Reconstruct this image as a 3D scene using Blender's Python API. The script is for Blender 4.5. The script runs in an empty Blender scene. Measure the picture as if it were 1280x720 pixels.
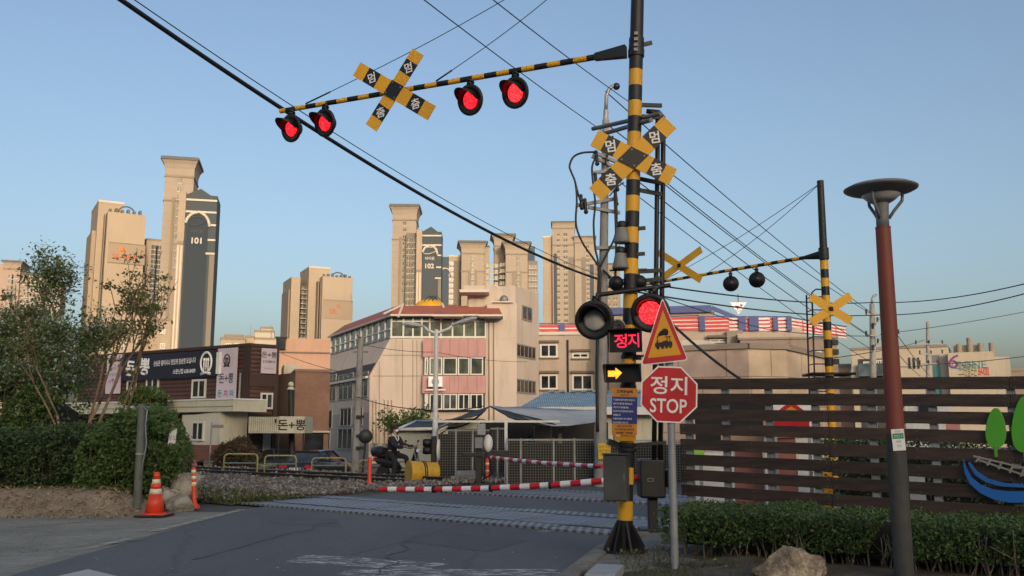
import bpy, math, random
from mathutils import Vector, Matrix, noise
R = math.radians
rnd = random.Random(7)
sc = bpy.context.scene
col = sc.collection

# ---------------------------------------------------------------- camera, sky, sun, exposure
F, TH, CH = 1170.0, R(8.75), 1.5
cd = bpy.data.cameras.new('camera')
cam = bpy.data.objects.new('camera', cd); col.objects.link(cam)
cam.location = (0, 0, CH); cam.rotation_euler = (math.pi/2 + TH, 0, 0)
cd.sensor_width = 36; cd.lens = 36*F/1280; cd.clip_start = .05; cd.clip_end = 6000
sc.camera = cam
SUN_EL, SUN_AZ = R(10), R(163)            # azimuth clockwise from +Y: the sun stands low behind the viewer, to the right
w = bpy.data.worlds.new('World'); sc.world = w; w.use_nodes = True
nt = w.node_tree
sky = nt.nodes.new('ShaderNodeTexSky'); sky.sky_type = 'NISHITA'; sky.sun_disc = False
sky.sun_elevation = SUN_EL; sky.sun_rotation = SUN_AZ; sky.air_density = .86; sky.dust_density = 5.2; sky.ozone_density = 1.2
nt.links.new(sky.outputs[0], nt.nodes['Background'].inputs[0]); nt.nodes['Background'].inputs[1].default_value = .15
sd = bpy.data.lights.new('sun', 'SUN'); sd.energy = .76; sd.angle = R(.6); sd.color = (1, .82, .65)
so = bpy.data.objects.new('sun', sd); col.objects.link(so)
sdir = Vector((math.sin(SUN_AZ)*math.cos(SUN_EL), math.cos(SUN_AZ)*math.cos(SUN_EL), math.sin(SUN_EL)))
so.rotation_euler = sdir.to_track_quat('Z', 'Y').to_euler(); so.location = (30, -60, 40)
vs = sc.view_settings; vs.view_transform = 'Standard'; vs.look = 'None'; vs.exposure = 0.78; vs.gamma = 1; vs.use_curve_mapping = False

# ---------------------------------------------------------------- pixel <-> place
CT, ST = math.cos(TH), math.sin(TH)
def ray(u, v):
    a = (u-640)/F; b = (360-v)/F
    return Vector((a, CT - b*ST, ST + b*CT))
CAM = Vector((0, 0, CH))
def P(u, v, Y):
    d = ray(u, v); return CAM + d*(Y/d.y)
def G(u, v, z=0.):
    d = ray(u, v); return CAM + d*((z-CH)/d.z)
def PL(u, v, p0, n):
    d = ray(u, v); return CAM + d*((p0-CAM).dot(n)/d.dot(n))

# ---------------------------------------------------------------- materials
MATS = {}
def nodes_of(name):
    m = bpy.data.materials.new(name); m.use_nodes = True
    t = m.node_tree; b = t.nodes['Principled BSDF']
    return m, t, b
def N(t, kind, **kw):
    n = t.nodes.new(kind)
    for k, v in kw.items():
        if k in n.inputs: n.inputs[k].default_value = v
        else: setattr(n, k, v)
    return n
def rgb(c): return (c[0], c[1], c[2], 1)
def ramp(t, fac, stops):
    r = t.nodes.new('ShaderNodeValToRGB'); e = r.color_ramp.elements
    e[0].position, e[0].color = stops[0][0], rgb(stops[0][1]); e[1].position, e[1].color = stops[-1][0], rgb(stops[-1][1])
    for p, c in stops[1:-1]:
        x = e.new(p); x.color = rgb(c)
    t.links.new(fac, r.inputs[0]); return r.outputs[0]
def bump(t, b, h, dist=.02, strength=.5):
    n = N(t, 'ShaderNodeBump'); n.inputs['Distance'].default_value = dist; n.inputs['Strength'].default_value = strength
    t.links.new(h, n.inputs['Height']); t.links.new(n.outputs[0], b.inputs['Normal'])
def coords(t, scale=(1, 1, 1), rot=(0, 0, 0)):
    c = t.nodes.new('ShaderNodeTexCoord'); m = N(t, 'ShaderNodeMapping')
    m.inputs['Scale'].default_value = scale; m.inputs['Rotation'].default_value = rot
    t.links.new(c.outputs['Object'], m.inputs[0]); return m.outputs[0]
def mat(name, c, rough=.7, var=.18, scale=2., bmp=0., bscale=40., metal=0., emit=0., stretch=(1, 1, 1), dirt=0., dirtcol=(.12, .1, .08), island=0.):
    """Plain painted / cast / cloth surface: base colour broken up by two noises, optional dirt streaks and bump."""
    if name in MATS: return MATS[name]
    m, t, b = nodes_of(name)
    co = coords(t, stretch)
    n1 = N(t, 'ShaderNodeTexNoise', Scale=scale, Detail=6.); t.links.new(co, n1.inputs['Vector'])
    lo = [max(0, x*(1-var)) for x in c]; hi = [min(1, x*(1+var)) for x in c]
    o = ramp(t, n1.outputs[0], [(.3, lo), (.7, hi)])
    if dirt:
        n2 = N(t, 'ShaderNodeTexNoise', Scale=scale*2.7, Detail=8., Roughness=.7)
        co2 = coords(t, (1.6, 1.6, .22)); t.links.new(co2, n2.inputs['Vector'])
        f = ramp(t, n2.outputs[0], [(.5, (0, 0, 0)), (.72, (dirt,)*3)])
        mx = N(t, 'ShaderNodeMix', data_type='RGBA'); t.links.new(f, mx.inputs[0]); t.links.new(o, mx.inputs[6]); mx.inputs[7].default_value = rgb(dirtcol)
        o = mx.outputs[2]
    if island:
        g = t.nodes.new('ShaderNodeNewGeometry'); fi = ramp(t, g.outputs['Random Per Island'], [(0, (1-island,)*3), (1, (1+island,)*3)])
        mi_ = N(t, 'ShaderNodeMix', data_type='RGBA', blend_type='MULTIPLY'); mi_.inputs[0].default_value = 1
        t.links.new(o, mi_.inputs[6]); t.links.new(fi, mi_.inputs[7]); o = mi_.outputs[2]
    t.links.new(o, b.inputs['Base Color'])
    b.inputs['Metallic'].default_value = metal
    rr = N(t, 'ShaderNodeMapRange'); rr.inputs[3].default_value = max(.03, rough-.1); rr.inputs[4].default_value = min(1, rough+.12)
    t.links.new(n1.outputs[0], rr.inputs[0]); t.links.new(rr.outputs[0], b.inputs['Roughness'])
    if emit:
        t.links.new(o, b.inputs['Emission Color']); b.inputs['Emission Strength'].default_value = emit
    if bmp:
        n3 = N(t, 'ShaderNodeTexNoise', Scale=bscale, Detail=5.); t.links.new(co, n3.inputs['Vector']); bump(t, b, n3.outputs[0], bmp)
    MATS[name] = m; return m
def leafmat(name, cols, rough=.55, trans=.25):
    """Leaves: every leaf picks its own tone; thin enough to let some light through."""
    if name in MATS: return MATS[name]
    m, t, b = nodes_of(name)
    g = t.nodes.new('ShaderNodeNewGeometry')
    k = len(cols); o = ramp(t, g.outputs['Random Per Island'], [(i/(k-1), c) for i, c in enumerate(cols)])
    t.links.new(o, b.inputs['Base Color']); b.inputs['Roughness'].default_value = rough
    tr = N(t, 'ShaderNodeBsdfTranslucent'); t.links.new(o, tr.inputs[0])
    mx = N(t, 'ShaderNodeMixShader'); mx.inputs[0].default_value = trans
    out = t.nodes['Material Output']
    t.links.new(b.outputs[0], mx.inputs[1]); t.links.new(tr.outputs[0], mx.inputs[2]); t.links.new(mx.outputs[0], out.inputs[0])
    MATS[name] = m; return m
def glow(name, c, s, dots=0.):
    """A lit lamp face; dots makes it a cluster of LEDs."""
    if name in MATS: return MATS[name]
    m, t, b = nodes_of(name)
    b.inputs['Base Color'].default_value = rgb([x*.3 for x in c]); b.inputs['Roughness'].default_value = .25
    b.inputs['Emission Color'].default_value = rgb(c)
    if dots:
        v = N(t, 'ShaderNodeTexVoronoi', Scale=dots); t.links.new(coords(t), v.inputs['Vector'])
        mr = N(t, 'ShaderNodeMapRange'); mr.inputs[1].default_value = .2; mr.inputs[2].default_value = .6
        mr.inputs[3].default_value = s*1.5; mr.inputs[4].default_value = s*.45
        t.links.new(v.outputs['Distance'], mr.inputs[0]); t.links.new(mr.outputs[0], b.inputs['Emission Strength'])
    else:
        b.inputs['Emission Strength'].default_value = s
    m.cycles.emission_sampling = 'NONE'          # small lamps: found by the paths themselves, less grain elsewhere
    MATS[name] = m; return m
def wavemat(name, c1, c2, scale, rot=(0, 0, 0), direction='Z', rough=.7, dist=.02, noise_=.1, pos=(.35, .6)):
    """Ribbed or grooved surface (siding, corrugated sheet, tread plate)."""
    if name in MATS: return MATS[name]
    m, t, b = nodes_of(name)
    co = coords(t, (1, 1, 1), rot)
    wv = N(t, 'ShaderNodeTexWave', Scale=scale, Distortion=noise_, bands_direction=direction); wv.inputs['Detail'].default_value = 1
    t.links.new(co, wv.inputs['Vector'])
    o = ramp(t, wv.outputs['Fac'], [(pos[0], c1), (pos[1], c2)])
    n = N(t, 'ShaderNodeTexNoise', Scale=1.7, Detail=7.); t.links.new(co, n.inputs['Vector'])
    f = ramp(t, n.outputs[0], [(.3, (.7, .7, .7)), (.75, (1.15, 1.15, 1.15))])
    mx = N(t, 'ShaderNodeMix', data_type='RGBA', blend_type='MULTIPLY'); mx.inputs[0].default_value = 1
    t.links.new(o, mx.inputs[6]); t.links.new(f, mx.inputs[7]); t.links.new(mx.outputs[2], b.inputs['Base Color'])
    b.inputs['Roughness'].default_value = rough; bump(t, b, wv.outputs['Fac'], dist, .8)
    MATS[name] = m; return m
def brickmat(name, c1, c2, mortar, sx=3.2, bw=.5, rh=.25, ms=.02, rot=(R(90), 0, 0), ns=.8, nc=.25):
    if name in MATS: return MATS[name]
    m, t, b = nodes_of(name)
    br = N(t, 'ShaderNodeTexBrick', Scale=sx); br.inputs['Color1'].default_value = rgb(c1); br.inputs['Color2'].default_value = rgb(c2)
    br.inputs['Mortar'].default_value = rgb(mortar); br.inputs['Mortar Size'].default_value = ms
    br.inputs['Brick Width'].default_value = bw; br.inputs['Row Height'].default_value = rh
    t.links.new(coords(t, (1, 1, 1), rot), br.inputs['Vector'])
    n = N(t, 'ShaderNodeTexNoise', Scale=ns, Detail=8.); t.links.new(coords(t), n.inputs['Vector'])
    f = ramp(t, n.outputs[0], [(.3, (1-nc,)*3), (.7, (1+nc*.4,)*3)])
    mx = N(t, 'ShaderNodeMix', data_type='RGBA', blend_type='MULTIPLY'); mx.inputs[0].default_value = 1
    t.links.new(br.outputs[0], mx.inputs[6]); t.links.new(f, mx.inputs[7]); t.links.new(mx.outputs[2], b.inputs['Base Color'])
    b.inputs['Roughness'].default_value = .85; bump(t, b, br.outputs['Fac'], -.01, .6)
    MATS[name] = m; return m
def groundmat(name, stops, scale, fine, fine_amt=.25, bdist=.01, rough=.9, crack=0., stretch=(1, 1, 1), seam=None):
    """Asphalt / soil / concrete sheet: big worn patches, fine grain, optional cracks."""
    if name in MATS: return MATS[name]
    m, t, b = nodes_of(name)
    co = coords(t, stretch); c1 = coords(t)
    n1 = N(t, 'ShaderNodeTexNoise', Scale=scale, Detail=9., Roughness=.62); t.links.new(co, n1.inputs['Vector'])
    o = ramp(t, n1.outputs[0], stops)
    n2 = N(t, 'ShaderNodeTexNoise', Scale=fine, Detail=3., Roughness=.8); t.links.new(c1, n2.inputs['Vector'])
    f = ramp(t, n2.outputs[0], [(.3, (1-fine_amt,)*3), (.7, (1+fine_amt,)*3)])
    mx = N(t, 'ShaderNodeMix', data_type='RGBA', blend_type='MULTIPLY'); mx.inputs[0].default_value = 1
    t.links.new(o, mx.inputs[6]); t.links.new(f, mx.inputs[7]); o = mx.outputs[2]
    n4 = N(t, 'ShaderNodeTexNoise', Scale=fine/9, Detail=6., Roughness=.7); t.links.new(c1, n4.inputs['Vector'])
    f4 = ramp(t, n4.outputs[0], [(.32, (.84, .84, .84)), (.68, (1.14, 1.14, 1.14))])
    m4 = N(t, 'ShaderNodeMix', data_type='RGBA', blend_type='MULTIPLY'); m4.inputs[0].default_value = 1
    t.links.new(o, m4.inputs[6]); t.links.new(f4, m4.inputs[7]); o = m4.outputs[2]
    if crack:
        n3 = N(t, 'ShaderNodeTexNoise', Scale=1.2, Detail=4.); t.links.new(c1, n3.inputs['Vector'])
        ad = N(t, 'ShaderNodeVectorMath', operation='MULTIPLY_ADD'); ad.inputs[1].default_value = (.5, .5, .5)
        t.links.new(n3.outputs['Color'], ad.inputs[0]); t.links.new(c1, ad.inputs[2])
        v = N(t, 'ShaderNodeTexVoronoi', Scale=crack, feature='DISTANCE_TO_EDGE'); t.links.new(ad.outputs[0], v.inputs['Vector'])
        g = ramp(t, v.outputs['Distance'], [(0, (.72, .72, .72)), (.008, (1, 1, 1))])
        m2 = N(t, 'ShaderNodeMix', data_type='RGBA', blend_type='MULTIPLY'); m2.inputs[0].default_value = .8
        t.links.new(o, m2.inputs[6]); t.links.new(g, m2.inputs[7]); o = m2.outputs[2]
    t.links.new(o, b.inputs['Base Color'])
    rr = N(t, 'ShaderNodeMapRange'); rr.inputs[3].default_value = rough-.15; rr.inputs[4].default_value = min(1, rough+.05)
    t.links.new(n1.outputs[0], rr.inputs[0]); t.links.new(rr.outputs[0], b.inputs['Roughness'])
    bump(t, b, n2.outputs[0], bdist, .6)
    MATS[name] = m; return m
def wornpaint(name, c, lo=.42, hi=.56, scale=5.):
    """Road paint worn through to the asphalt: see-through where it is gone."""
    if name in MATS: return MATS[name]
    m, t, b = nodes_of(name)
    b.inputs['Base Color'].default_value = rgb(c); b.inputs['Roughness'].default_value = .8
    n = N(t, 'ShaderNodeTexNoise', Scale=scale, Detail=9., Roughness=.75); t.links.new(coords(t, (.6, 1.6, 1)), n.inputs['Vector'])
    o = ramp(t, n.outputs[0], [(lo, (0, 0, 0)), (hi, (.9, .9, .9))]); t.links.new(o, b.inputs['Alpha'])
    MATS[name] = m; return m
def glassmat(name, c, rough=.08):
    if name in MATS: return MATS[name]
    m, t, b = nodes_of(name)
    n = N(t, 'ShaderNodeTexNoise', Scale=1.3, Detail=2.); t.links.new(coords(t), n.inputs['Vector'])
    oi = t.nodes.new('ShaderNodeObjectInfo'); fo = ramp(t, oi.outputs['Random'], [(0, (.45,)*3), (.7, (1.,)*3), (1, (2.2,)*3)]); fo.node.color_ramp.elements[-1].color = (2.2, 2.1, 1.9, 1)
    mo = N(t, 'ShaderNodeMix', data_type='RGBA', blend_type='MULTIPLY'); mo.inputs[0].default_value = 1
    t.links.new(ramp(t, n.outputs[0], [(.35, [x*.6 for x in c]), (.65, [x*1.5 for x in c])]), mo.inputs[6]); t.links.new(fo, mo.inputs[7]); t.links.new(mo.outputs[2], b.inputs['Base Color'])
    b.inputs['Roughness'].default_value = rough; b.inputs['IOR'].default_value = 1.5
    MATS[name] = m; return m

BLACK = mat('black_paint', (.012, .012, .014), .5, .3, 4)
YEL = mat('yellow_enamel', (.78, .4, .02), .5, .1, 2.5)
STEEL = mat('dull_steel', (.2, .205, .21), .5, .2, 6, metal=.2)
GALV = mat('galvanised', (.3, .31, .32), .5, .2, 5, metal=.25, dirt=.3)
CONC = mat('concrete', (.27, .26, .245), .9, .2, 3, bmp=.004, bscale=60, dirt=.4)
POLEC = mat('pole_concrete', (.3, .29, .28), .85, .16, 3, dirt=.3)
WHITE = mat('white_paint', (.72, .72, .7), .5, .08, 3, dirt=.25)
SIGNW = mat('sign_white', (.8, .8, .8), .4, .04, 3)
SIGNR = mat('sign_red', (.5, .008, .02), .4, .12, 4)
GRED = mat('gate_red', (.55, .012, .02), .45, .15, 4)
SIGNY = mat('sign_amber', (.72, .33, .01), .45, .1, 4)
SIGNO = mat('sign_orange', (.7, .27, .03), .5, .1, 4)
SIGNB = mat('sign_blue', (.02, .035, .22), .5, .15, 4)
ORANGE = mat('orange_plastic', (.72, .055, .015), .45, .15, 4, dirt=.3, dirtcol=(.2, .05, .03))
REFL = mat('reflective_band', (.75, .62, .45), .4, .1, 4)
RUBBER = mat('rubber', (.02, .02, .02), .8, .2, 6)
GLASSD = glassmat('dark_glass', (.035, .04, .045))
WIRE = mat('wire_black', (.012, .012, .014), .6, .1, 2)
REDL = glow('red_lamp', (1, .018, .03), 1.15, 34)
REDLED = glow('red_led_lamp', (1, .02, .025), 2.1, 34)
DULL = mat('unlit_lens', (.5, .48, .46), .2, .15, 8)

# ---------------------------------------------------------------- mesh builder
_txt = {}
def text_mesh(s, bold=0.):
    k = (s, bold)
    if k not in _txt:
        c = bpy.data.curves.new('t', 'FONT'); c.body = s; c.size = 1; c.align_x = 'CENTER'; c.align_y = 'CENTER'; c.offset = bold; c.resolution_u = 3
        o = bpy.data.objects.new('t', c); col.objects.link(o)
        dg = bpy.context.evaluated_depsgraph_get()
        me = bpy.data.meshes.new_from_object(o.evaluated_get(dg))
        vs_ = [v.co.copy() for v in me.vertices]; fs = [tuple(p.vertices) for p in me.polygons]
        xs = [v.x for v in vs_]; ys = [v.y for v in vs_]
        cx, cy = (min(xs)+max(xs))/2, (min(ys)+max(ys))/2
        vs_ = [Vector((v.x-cx, v.y-cy, 0)) for v in vs_]
        _txt[k] = (vs_, fs, max(xs)-min(xs), max(ys)-min(ys))
        bpy.data.objects.remove(o); bpy.data.curves.remove(c); bpy.data.meshes.remove(me)
    return _txt[k]
def frame(o, x, y, z):
    m = Matrix.Identity(4)
    for i, a in enumerate((x, y, z)):
        for j in range(3): m[j][i] = a[j]
    for j in range(3): m[j][3] = o[j]
    return m
def facing(o, n, roll=0.):
    """Frame of a panel at o whose face looks along n: x to the viewer's right, y up, z out."""
    z = Vector(n).normalized(); x = Vector((0, 0, 1)).cross(z).normalized(); y = z.cross(x)
    if roll:
        c, s = math.cos(roll), math.sin(roll); x, y = x*c + y*s, y*c - x*s
    return frame(o, x, y, z)

class MB:
    def __init__(s, T=None): s.v = []; s.f = []; s.m = []; s.s = []; s.mats = []; s.T = T
    def mi(s, m):
        if m not in s.mats: s.mats.append(m)
        return s.mats.index(m)
    def add(s, vs_, fs, m, smooth=False):
        b = len(s.v); i = s.mi(m)
        if s.T is None: s.v.extend([Vector(v) for v in vs_])
        else: s.v.extend([s.T @ Vector(v) for v in vs_])
        for f in fs:
            s.f.append(tuple(b+k for k in f)); s.m.append(i); s.s.append(smooth)
        return s
    def bx(s, x0, x1, y0, y1, z0, z1, m):
        vs_ = [(x, y, z) for z in (z0, z1) for y in (y0, y1) for x in (x0, x1)]
        return s.add(vs_, [(0, 2, 3, 1), (4, 5, 7, 6), (0, 1, 5, 4), (2, 6, 7, 3), (0, 4, 6, 2), (1, 3, 7, 5)], m)
    def box(s, c, d, m): return s.bx(c[0]-d[0]/2, c[0]+d[0]/2, c[1]-d[1]/2, c[1]+d[1]/2, c[2]-d[2]/2, c[2]+d[2]/2, m)
    def bar(s, p0, p1, w_, h, m, up=(0, 0, 1)):
        p0, p1 = Vector(p0), Vector(p1); d = (p1-p0).normalized(); u = Vector(up)
        if abs(d.dot(u)) > .98: u = Vector((0, 1, 0))
        x = d.cross(u).normalized(); y = x.cross(d)
        vs_ = [p + x*a*w_/2 + y*b*h/2 for p in (p0, p1) for a, b in ((-1, -1), (1, -1), (1, 1), (-1, 1))]
        return s.add(vs_, [(0, 3, 2, 1), (4, 5, 6, 7), (0, 1, 5, 4), (1, 2, 6, 5), (2, 3, 7, 6), (3, 0, 4, 7)], m)
    def cyl(s, p0, p1, r0, m, r1=None, n=12, cap=True):
        p0, p1 = Vector(p0), Vector(p1); r1 = r0 if r1 is None else r1; d = (p1-p0).normalized()
        u = Vector((0, 0, 1)) if abs(d.z) < .9 else Vector((1, 0, 0)); x = d.cross(u).normalized(); y = x.cross(d)
        vs_ = []
        for p, r in ((p0, r0), (p1, r1)):
            for k in range(n):
                a = 2*math.pi*k/n; vs_.append(p + (x*math.cos(a) + y*math.sin(a))*r)
        s.add(vs_, [(k, n+k, n+(k+1) % n, (k+1) % n) for k in range(n)], m, True)
        if cap:
            s.add(vs_[:n], [tuple(range(n))], m); s.add(vs_[n:], [tuple(range(n-1, -1, -1))], m)
        return s
    def tube(s, pts, r, m, n=6, r1=None):
        pts = [Vector(p) for p in pts]; k = len(pts); vs_ = []; x = None
        for i, p in enumerate(pts):
            d = (pts[min(i+1, k-1)] - pts[max(i-1, 0)]).normalized()
            if x is None: x = d.orthogonal().normalized()
            x = (x - d*x.dot(d)).normalized(); y = d.cross(x)
            rr = r if r1 is None else r + (r1-r)*i/(k-1)
            for j in range(n):
                a = 2*math.pi*j/n; vs_.append(p + (x*math.cos(a) + y*math.sin(a))*rr)
        fs = [(i*n+j, i*n+(j+1) % n, (i+1)*n+(j+1) % n, (i+1)*n+j) for i in range(k-1) for j in range(n)]
        fs += [tuple(range(n-1, -1, -1)), tuple((k-1)*n+j for j in range(n))]
        return s.add(vs_, fs, m, True)
    def lathe(s, prof, m, n=20, T=None):
        vs_ = []; k = len(prof)
        for r, z in prof:
            for j in range(n):
                a = 2*math.pi*j/n; v = Vector((r*math.cos(a), r*math.sin(a), z)); vs_.append(T @ v if T else v)
        fs = [(i*n+j, i*n+(j+1) % n, (i+1)*n+(j+1) % n, (i+1)*n+j) for i in range(k-1) for j in range(n)]
        if prof[0][0] > 1e-5: fs.append(tuple(range(n-1, -1, -1)))
        if prof[-1][0] > 1e-5: fs.append(tuple((k-1)*n+j for j in range(n)))
        return s.add(vs_, fs, m, True)
    def prism(s, poly, vec, m, cap=True):
        """polygon of 3D points (seen counter-clockwise from the vec side) pushed along vec"""
        p = [Vector(q) for q in poly]; n = len(p); q = [a + Vector(vec) for a in p]
        fs = [(k, (k+1) % n, n+(k+1) % n, n+k) for k in range(n)]
        if cap: fs += [tuple(range(n-1, -1, -1)), tuple(range(n, 2*n))]
        return s.add(p+q, fs, m)
    def poly(s, pts2, z0, z1, m): return s.prism([(x, y, z0) for x, y in pts2], (0, 0, z1-z0), m)
    def quad(s, pts, m): return s.add(pts, [tuple(range(len(pts)))], m)
    def sphere(s, c, r, m, n=12, sq=(1, 1, 1)):
        c = Vector(c); vs_ = []; h = n//2
        for i in range(h+1):
            t = math.pi*i/h
            for j in range(n):
                a = 2*math.pi*j/n; vs_.append(c + Vector((r*sq[0]*math.sin(t)*math.cos(a), r*sq[1]*math.sin(t)*math.sin(a), r*sq[2]*math.cos(t))))
        fs = [(i*n+j, (i+1)*n+j, (i+1)*n+(j+1) % n, i*n+(j+1) % n) for i in range(h) for j in range(n)]
        return s.add(vs_, fs, m, True)
    def loft(s, secs, m, smooth=True, cap=True):
        n = len(secs[0]); vs_ = [p for q in secs for p in q]; k = len(secs)
        s.add(vs_, [(i*n+j, i*n+(j+1) % n, (i+1)*n+(j+1) % n, (i+1)*n+j) for i in range(k-1) for j in range(n)], m, smooth)
        if cap: s.add(secs[0], [tuple(range(n-1, -1, -1))], m); s.add(secs[-1], [tuple(range(n))], m)
        return s
    def text(s, t, h, m, x=0, y=0, z=.003, rot=0., bold=0., wide=None, L=None):
        """flat lettering of glyph height h (or width `wide`) lying in the local xy plane, optionally in frame L"""
        vs_, fs, tw, th = text_mesh(t, bold); k = h/th; kx = k if wide is None else wide/tw
        c, sn = math.cos(rot), math.sin(rot); o = []
        for v in vs_:
            a, b = v.x*kx, v.y*k; p = Vector((x + a*c - b*sn, y + a*sn + b*c, z)); o.append(L @ p if L else p)
        return s.add(o, fs, m)
    def build(s, name, parent=None, loc=None, bevel=0., local=False):
        vs_ = s.v
        if parent is not None and not local:
            r = parent
            while r.parent: r = r.parent
            im = r.matrix_basis.inverted(); vs_ = [im @ v for v in vs_]
        elif loc is not None and not local:
            l = Vector(loc); vs_ = [v - l for v in vs_]
        me = bpy.data.meshes.new(name); me.from_pydata(vs_, [], s.f)
        for m in s.mats: me.materials.append(m)
        me.polygons.foreach_set('material_index', s.m); me.polygons.foreach_set('use_smooth', s.s); me.update()
        o = bpy.data.objects.new(name, me); col.objects.link(o)
        if parent is not None: o.parent = parent
        elif loc is not None: o.location = loc
        if bevel:
            b = o.modifiers.new('bevel', 'BEVEL'); b.width = bevel; b.segments = 2; b.limit_method = 'ANGLE'; b.angle_limit = R(40)
        return o
def tag(o, label=None, cat=None, group=None, kind=None):
    if label: o['label'] = label
    if cat: o['category'] = cat
    if group: o['group'] = group
    if kind: o['kind'] = kind
    return o
def thing(name, label, cat, loc=(0, 0, 0), group=None, rz=0.):
    o = bpy.data.objects.new(name, None); col.objects.link(o); o.empty_display_size = .2
    o.location = loc; o.rotation_euler = (0, 0, rz)
    return tag(o, label, cat, group)
def dup(o, parent=None):
    c = o.copy(); col.objects.link(c)
    if parent is not None: c.parent = parent
    for ch in [x for x in o.children]: dup(ch, c)
    return c
def structure(o): o['kind'] = 'structure'; return o
def leaf(mb, p, size, m, r=rnd, flat=.0, up=None):
    """one leaf: a small bent diamond of random aim"""
    d = Vector((r.gauss(0, 1), r.gauss(0, 1), r.gauss(0, 1)*(1-flat)))
    if up is not None: d += up
    d.normalize(); x = d.orthogonal().normalized(); a = r.uniform(0, 6.283)
    x = Matrix.Rotation(a, 3, d) @ x; y = d.cross(x); L = size*r.uniform(.6, 1.25); W = L*r.uniform(.4, .62)
    p = Vector(p); b = len(mb.v); i = mb.mi(m)
    mb.v += [p - x*L*.5, p - y*W*.5 + d*L*.1, p + x*L*.5, p + y*W*.5 + d*L*.1]
    mb.f.append((b, b+1, b+2, b+3)); mb.m.append(i); mb.s.append(False)
class Fac:
    """A flat front standing on the ground at o, running along direction xd; y points away from the viewer.  u,v pixel -> local x,z."""
    def __init__(s, o, xd):
        s.o = Vector((o[0], o[1], 0)); s.x = Vector((xd[0], xd[1], 0)).normalized(); s.z = Vector((0, 0, 1)); s.y = s.z.cross(s.x)
        s.T = frame(s.o, s.x, s.y, s.z)
    def xz(s, u, v, y=0.):
        p = PL(u, v, s.o + s.y*y, s.y) - s.o; return p.dot(s.x), p.z
    def mb(s): return MB(s.T)
    def box(s, mb, u0, u1, v0, v1, y0, y1, m):
        """front face covers pixels u0..u1, v0 (top)..v1 (bottom; None = ground)"""
        x0, z1 = s.xz(u0, v0, y0); x1, _ = s.xz(u1, v0, y0); z0 = 0. if v1 is None else s.xz((u0+u1)/2, v1, y0)[1]
        mb.bx(x0, x1, y0, y1, z0, z1, m); return x0, x1, z0, z1
    def sign(s, y): return s.T @ frame((0, y, 0), (1, 0, 0), (0, 0, 1), (0, -1, 0))   # local (x, z, out)
def fac_at(u, D, yaw=0.):
    """front whose centre is seen at column u, at ground distance D, square to the line of sight, then turned by yaw"""
    d = ray(u, 540); d.z = 0; d.normalize(); a = yaw
    x = Vector((d.y, -d.x, 0)); c, sn = math.cos(a), math.sin(a); x = Vector((x.x*c - x.y*sn, x.x*sn + x.y*c, 0))
    return Fac(CAM + d*D, x)
def window(fac, root, u0, u1, v0, v1, y, fm, gm, nv=1, nh=0, t=.07, sill=None, label=None):
    """framed window proud of the wall: frame, mullions and its pane as a sub-part"""
    x0, z1 = fac.xz(u0, v0, y); x1, _ = fac.xz(u1, v0, y); z0 = fac.xz((u0+u1)/2, v1, y)[1]
    return window_xz(fac, root, x0, x1, z0, z1, y, fm, gm, nv, nh, t, sill)
def window_xz(fac, root, x0, x1, z0, z1, y, fm, gm, nv=1, nh=0, t=.07, sill=None):
    f = fac.mb(); a, b = y-.07, y+.02
    f.bx(x0, x0+t, a, b, z0, z1, fm); f.bx(x1-t, x1, a, b, z0, z1, fm)
    f.bx(x0+t, x1-t, a, b, z1-t, z1, fm); f.bx(x0+t, x1-t, a, b, z0, z0+t, fm)
    for k in range(nv):
        c = x0 + (x1-x0)*(k+1)/(nv+1); f.bx(c-t*.4, c+t*.4, a+.01, b, z0+t, z1-t, fm)
    for k in range(nh):
        c = z0 + (z1-z0)*(k+1)/(nh+1); f.bx(x0+t, x1-t, a+.02, b-.01, c-t*.35, c+t*.35, fm)
    if sill: f.bx(x0-.12, x1+.12, y-.16, y, z0-.14, z0-.002, sill)
    o = f.build('window', root)
    g = fac.mb(); g.bx(x0+t*.6, x1-t*.6, y-.035, y-.01, z0+t*.6, z1-t*.6, gm); g.build('pane', o)
    return o
# ================================================================= the ground
tdir = Vector((.766, -.643, 0)); ndir = Vector((.643, .766, 0))     # along the tracks (to the right and nearer) / across, away from the viewer
def TN(a, n, z=0.):
    """a metres along the tracks from the point nearest the camera, n metres across"""
    p = tdir*a + ndir*n; p.z = z; return p
M_GROUND = groundmat('worn_ground', [(.3, (.055, .052, .046)), (.5, (.075, .071, .062)), (.7, (.1, .093, .08))], .35, 60, .3, .006, .95)
M_ROAD = groundmat('asphalt', [(.32, (.082, .085, .09)), (.5, (.104, .108, .115)), (.68, (.13, .133, .137))], .5, 90, .3, .005, .85, crack=.16, stretch=(1, .3, 1))
M_OLD = groundmat('old_asphalt', [(.3, (.17, .165, .135)), (.5, (.235, .225, .19)), (.7, (.3, .285, .24))], .9, 45, .35, .006, .95, crack=.3)
M_DIRT = groundmat('dirt', [(.3, (.2, .15, .095)), (.5, (.3, .23, .155)), (.7, (.38, .3, .215))], 1.4, 25, .4, .02, 1.)
M_LOT = groundmat('lot_concrete', [(.3, (.1, .098, .09)), (.6, (.15, .145, .135)), (.75, (.19, .18, .17))], .4, 30, .2, .004, .95)
LOT = -.78                                # the yard beyond the tracks lies almost a metre lower than the rails
m = MB(); gz = -.03; hx0, hx1, hy0, hy1 = -70, -3.4, 35, 135
xs, ys = (-2500, hx0, hx1, 2500), (-400, hy0, hy1, 4000)
for i in range(3):
    for j in range(3):
        if (i, j) != (1, 1): m.quad([(xs[i], ys[j], gz), (xs[i+1], ys[j], gz), (xs[i+1], ys[j+1], gz), (xs[i], ys[j+1], gz)], M_GROUND)
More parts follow.
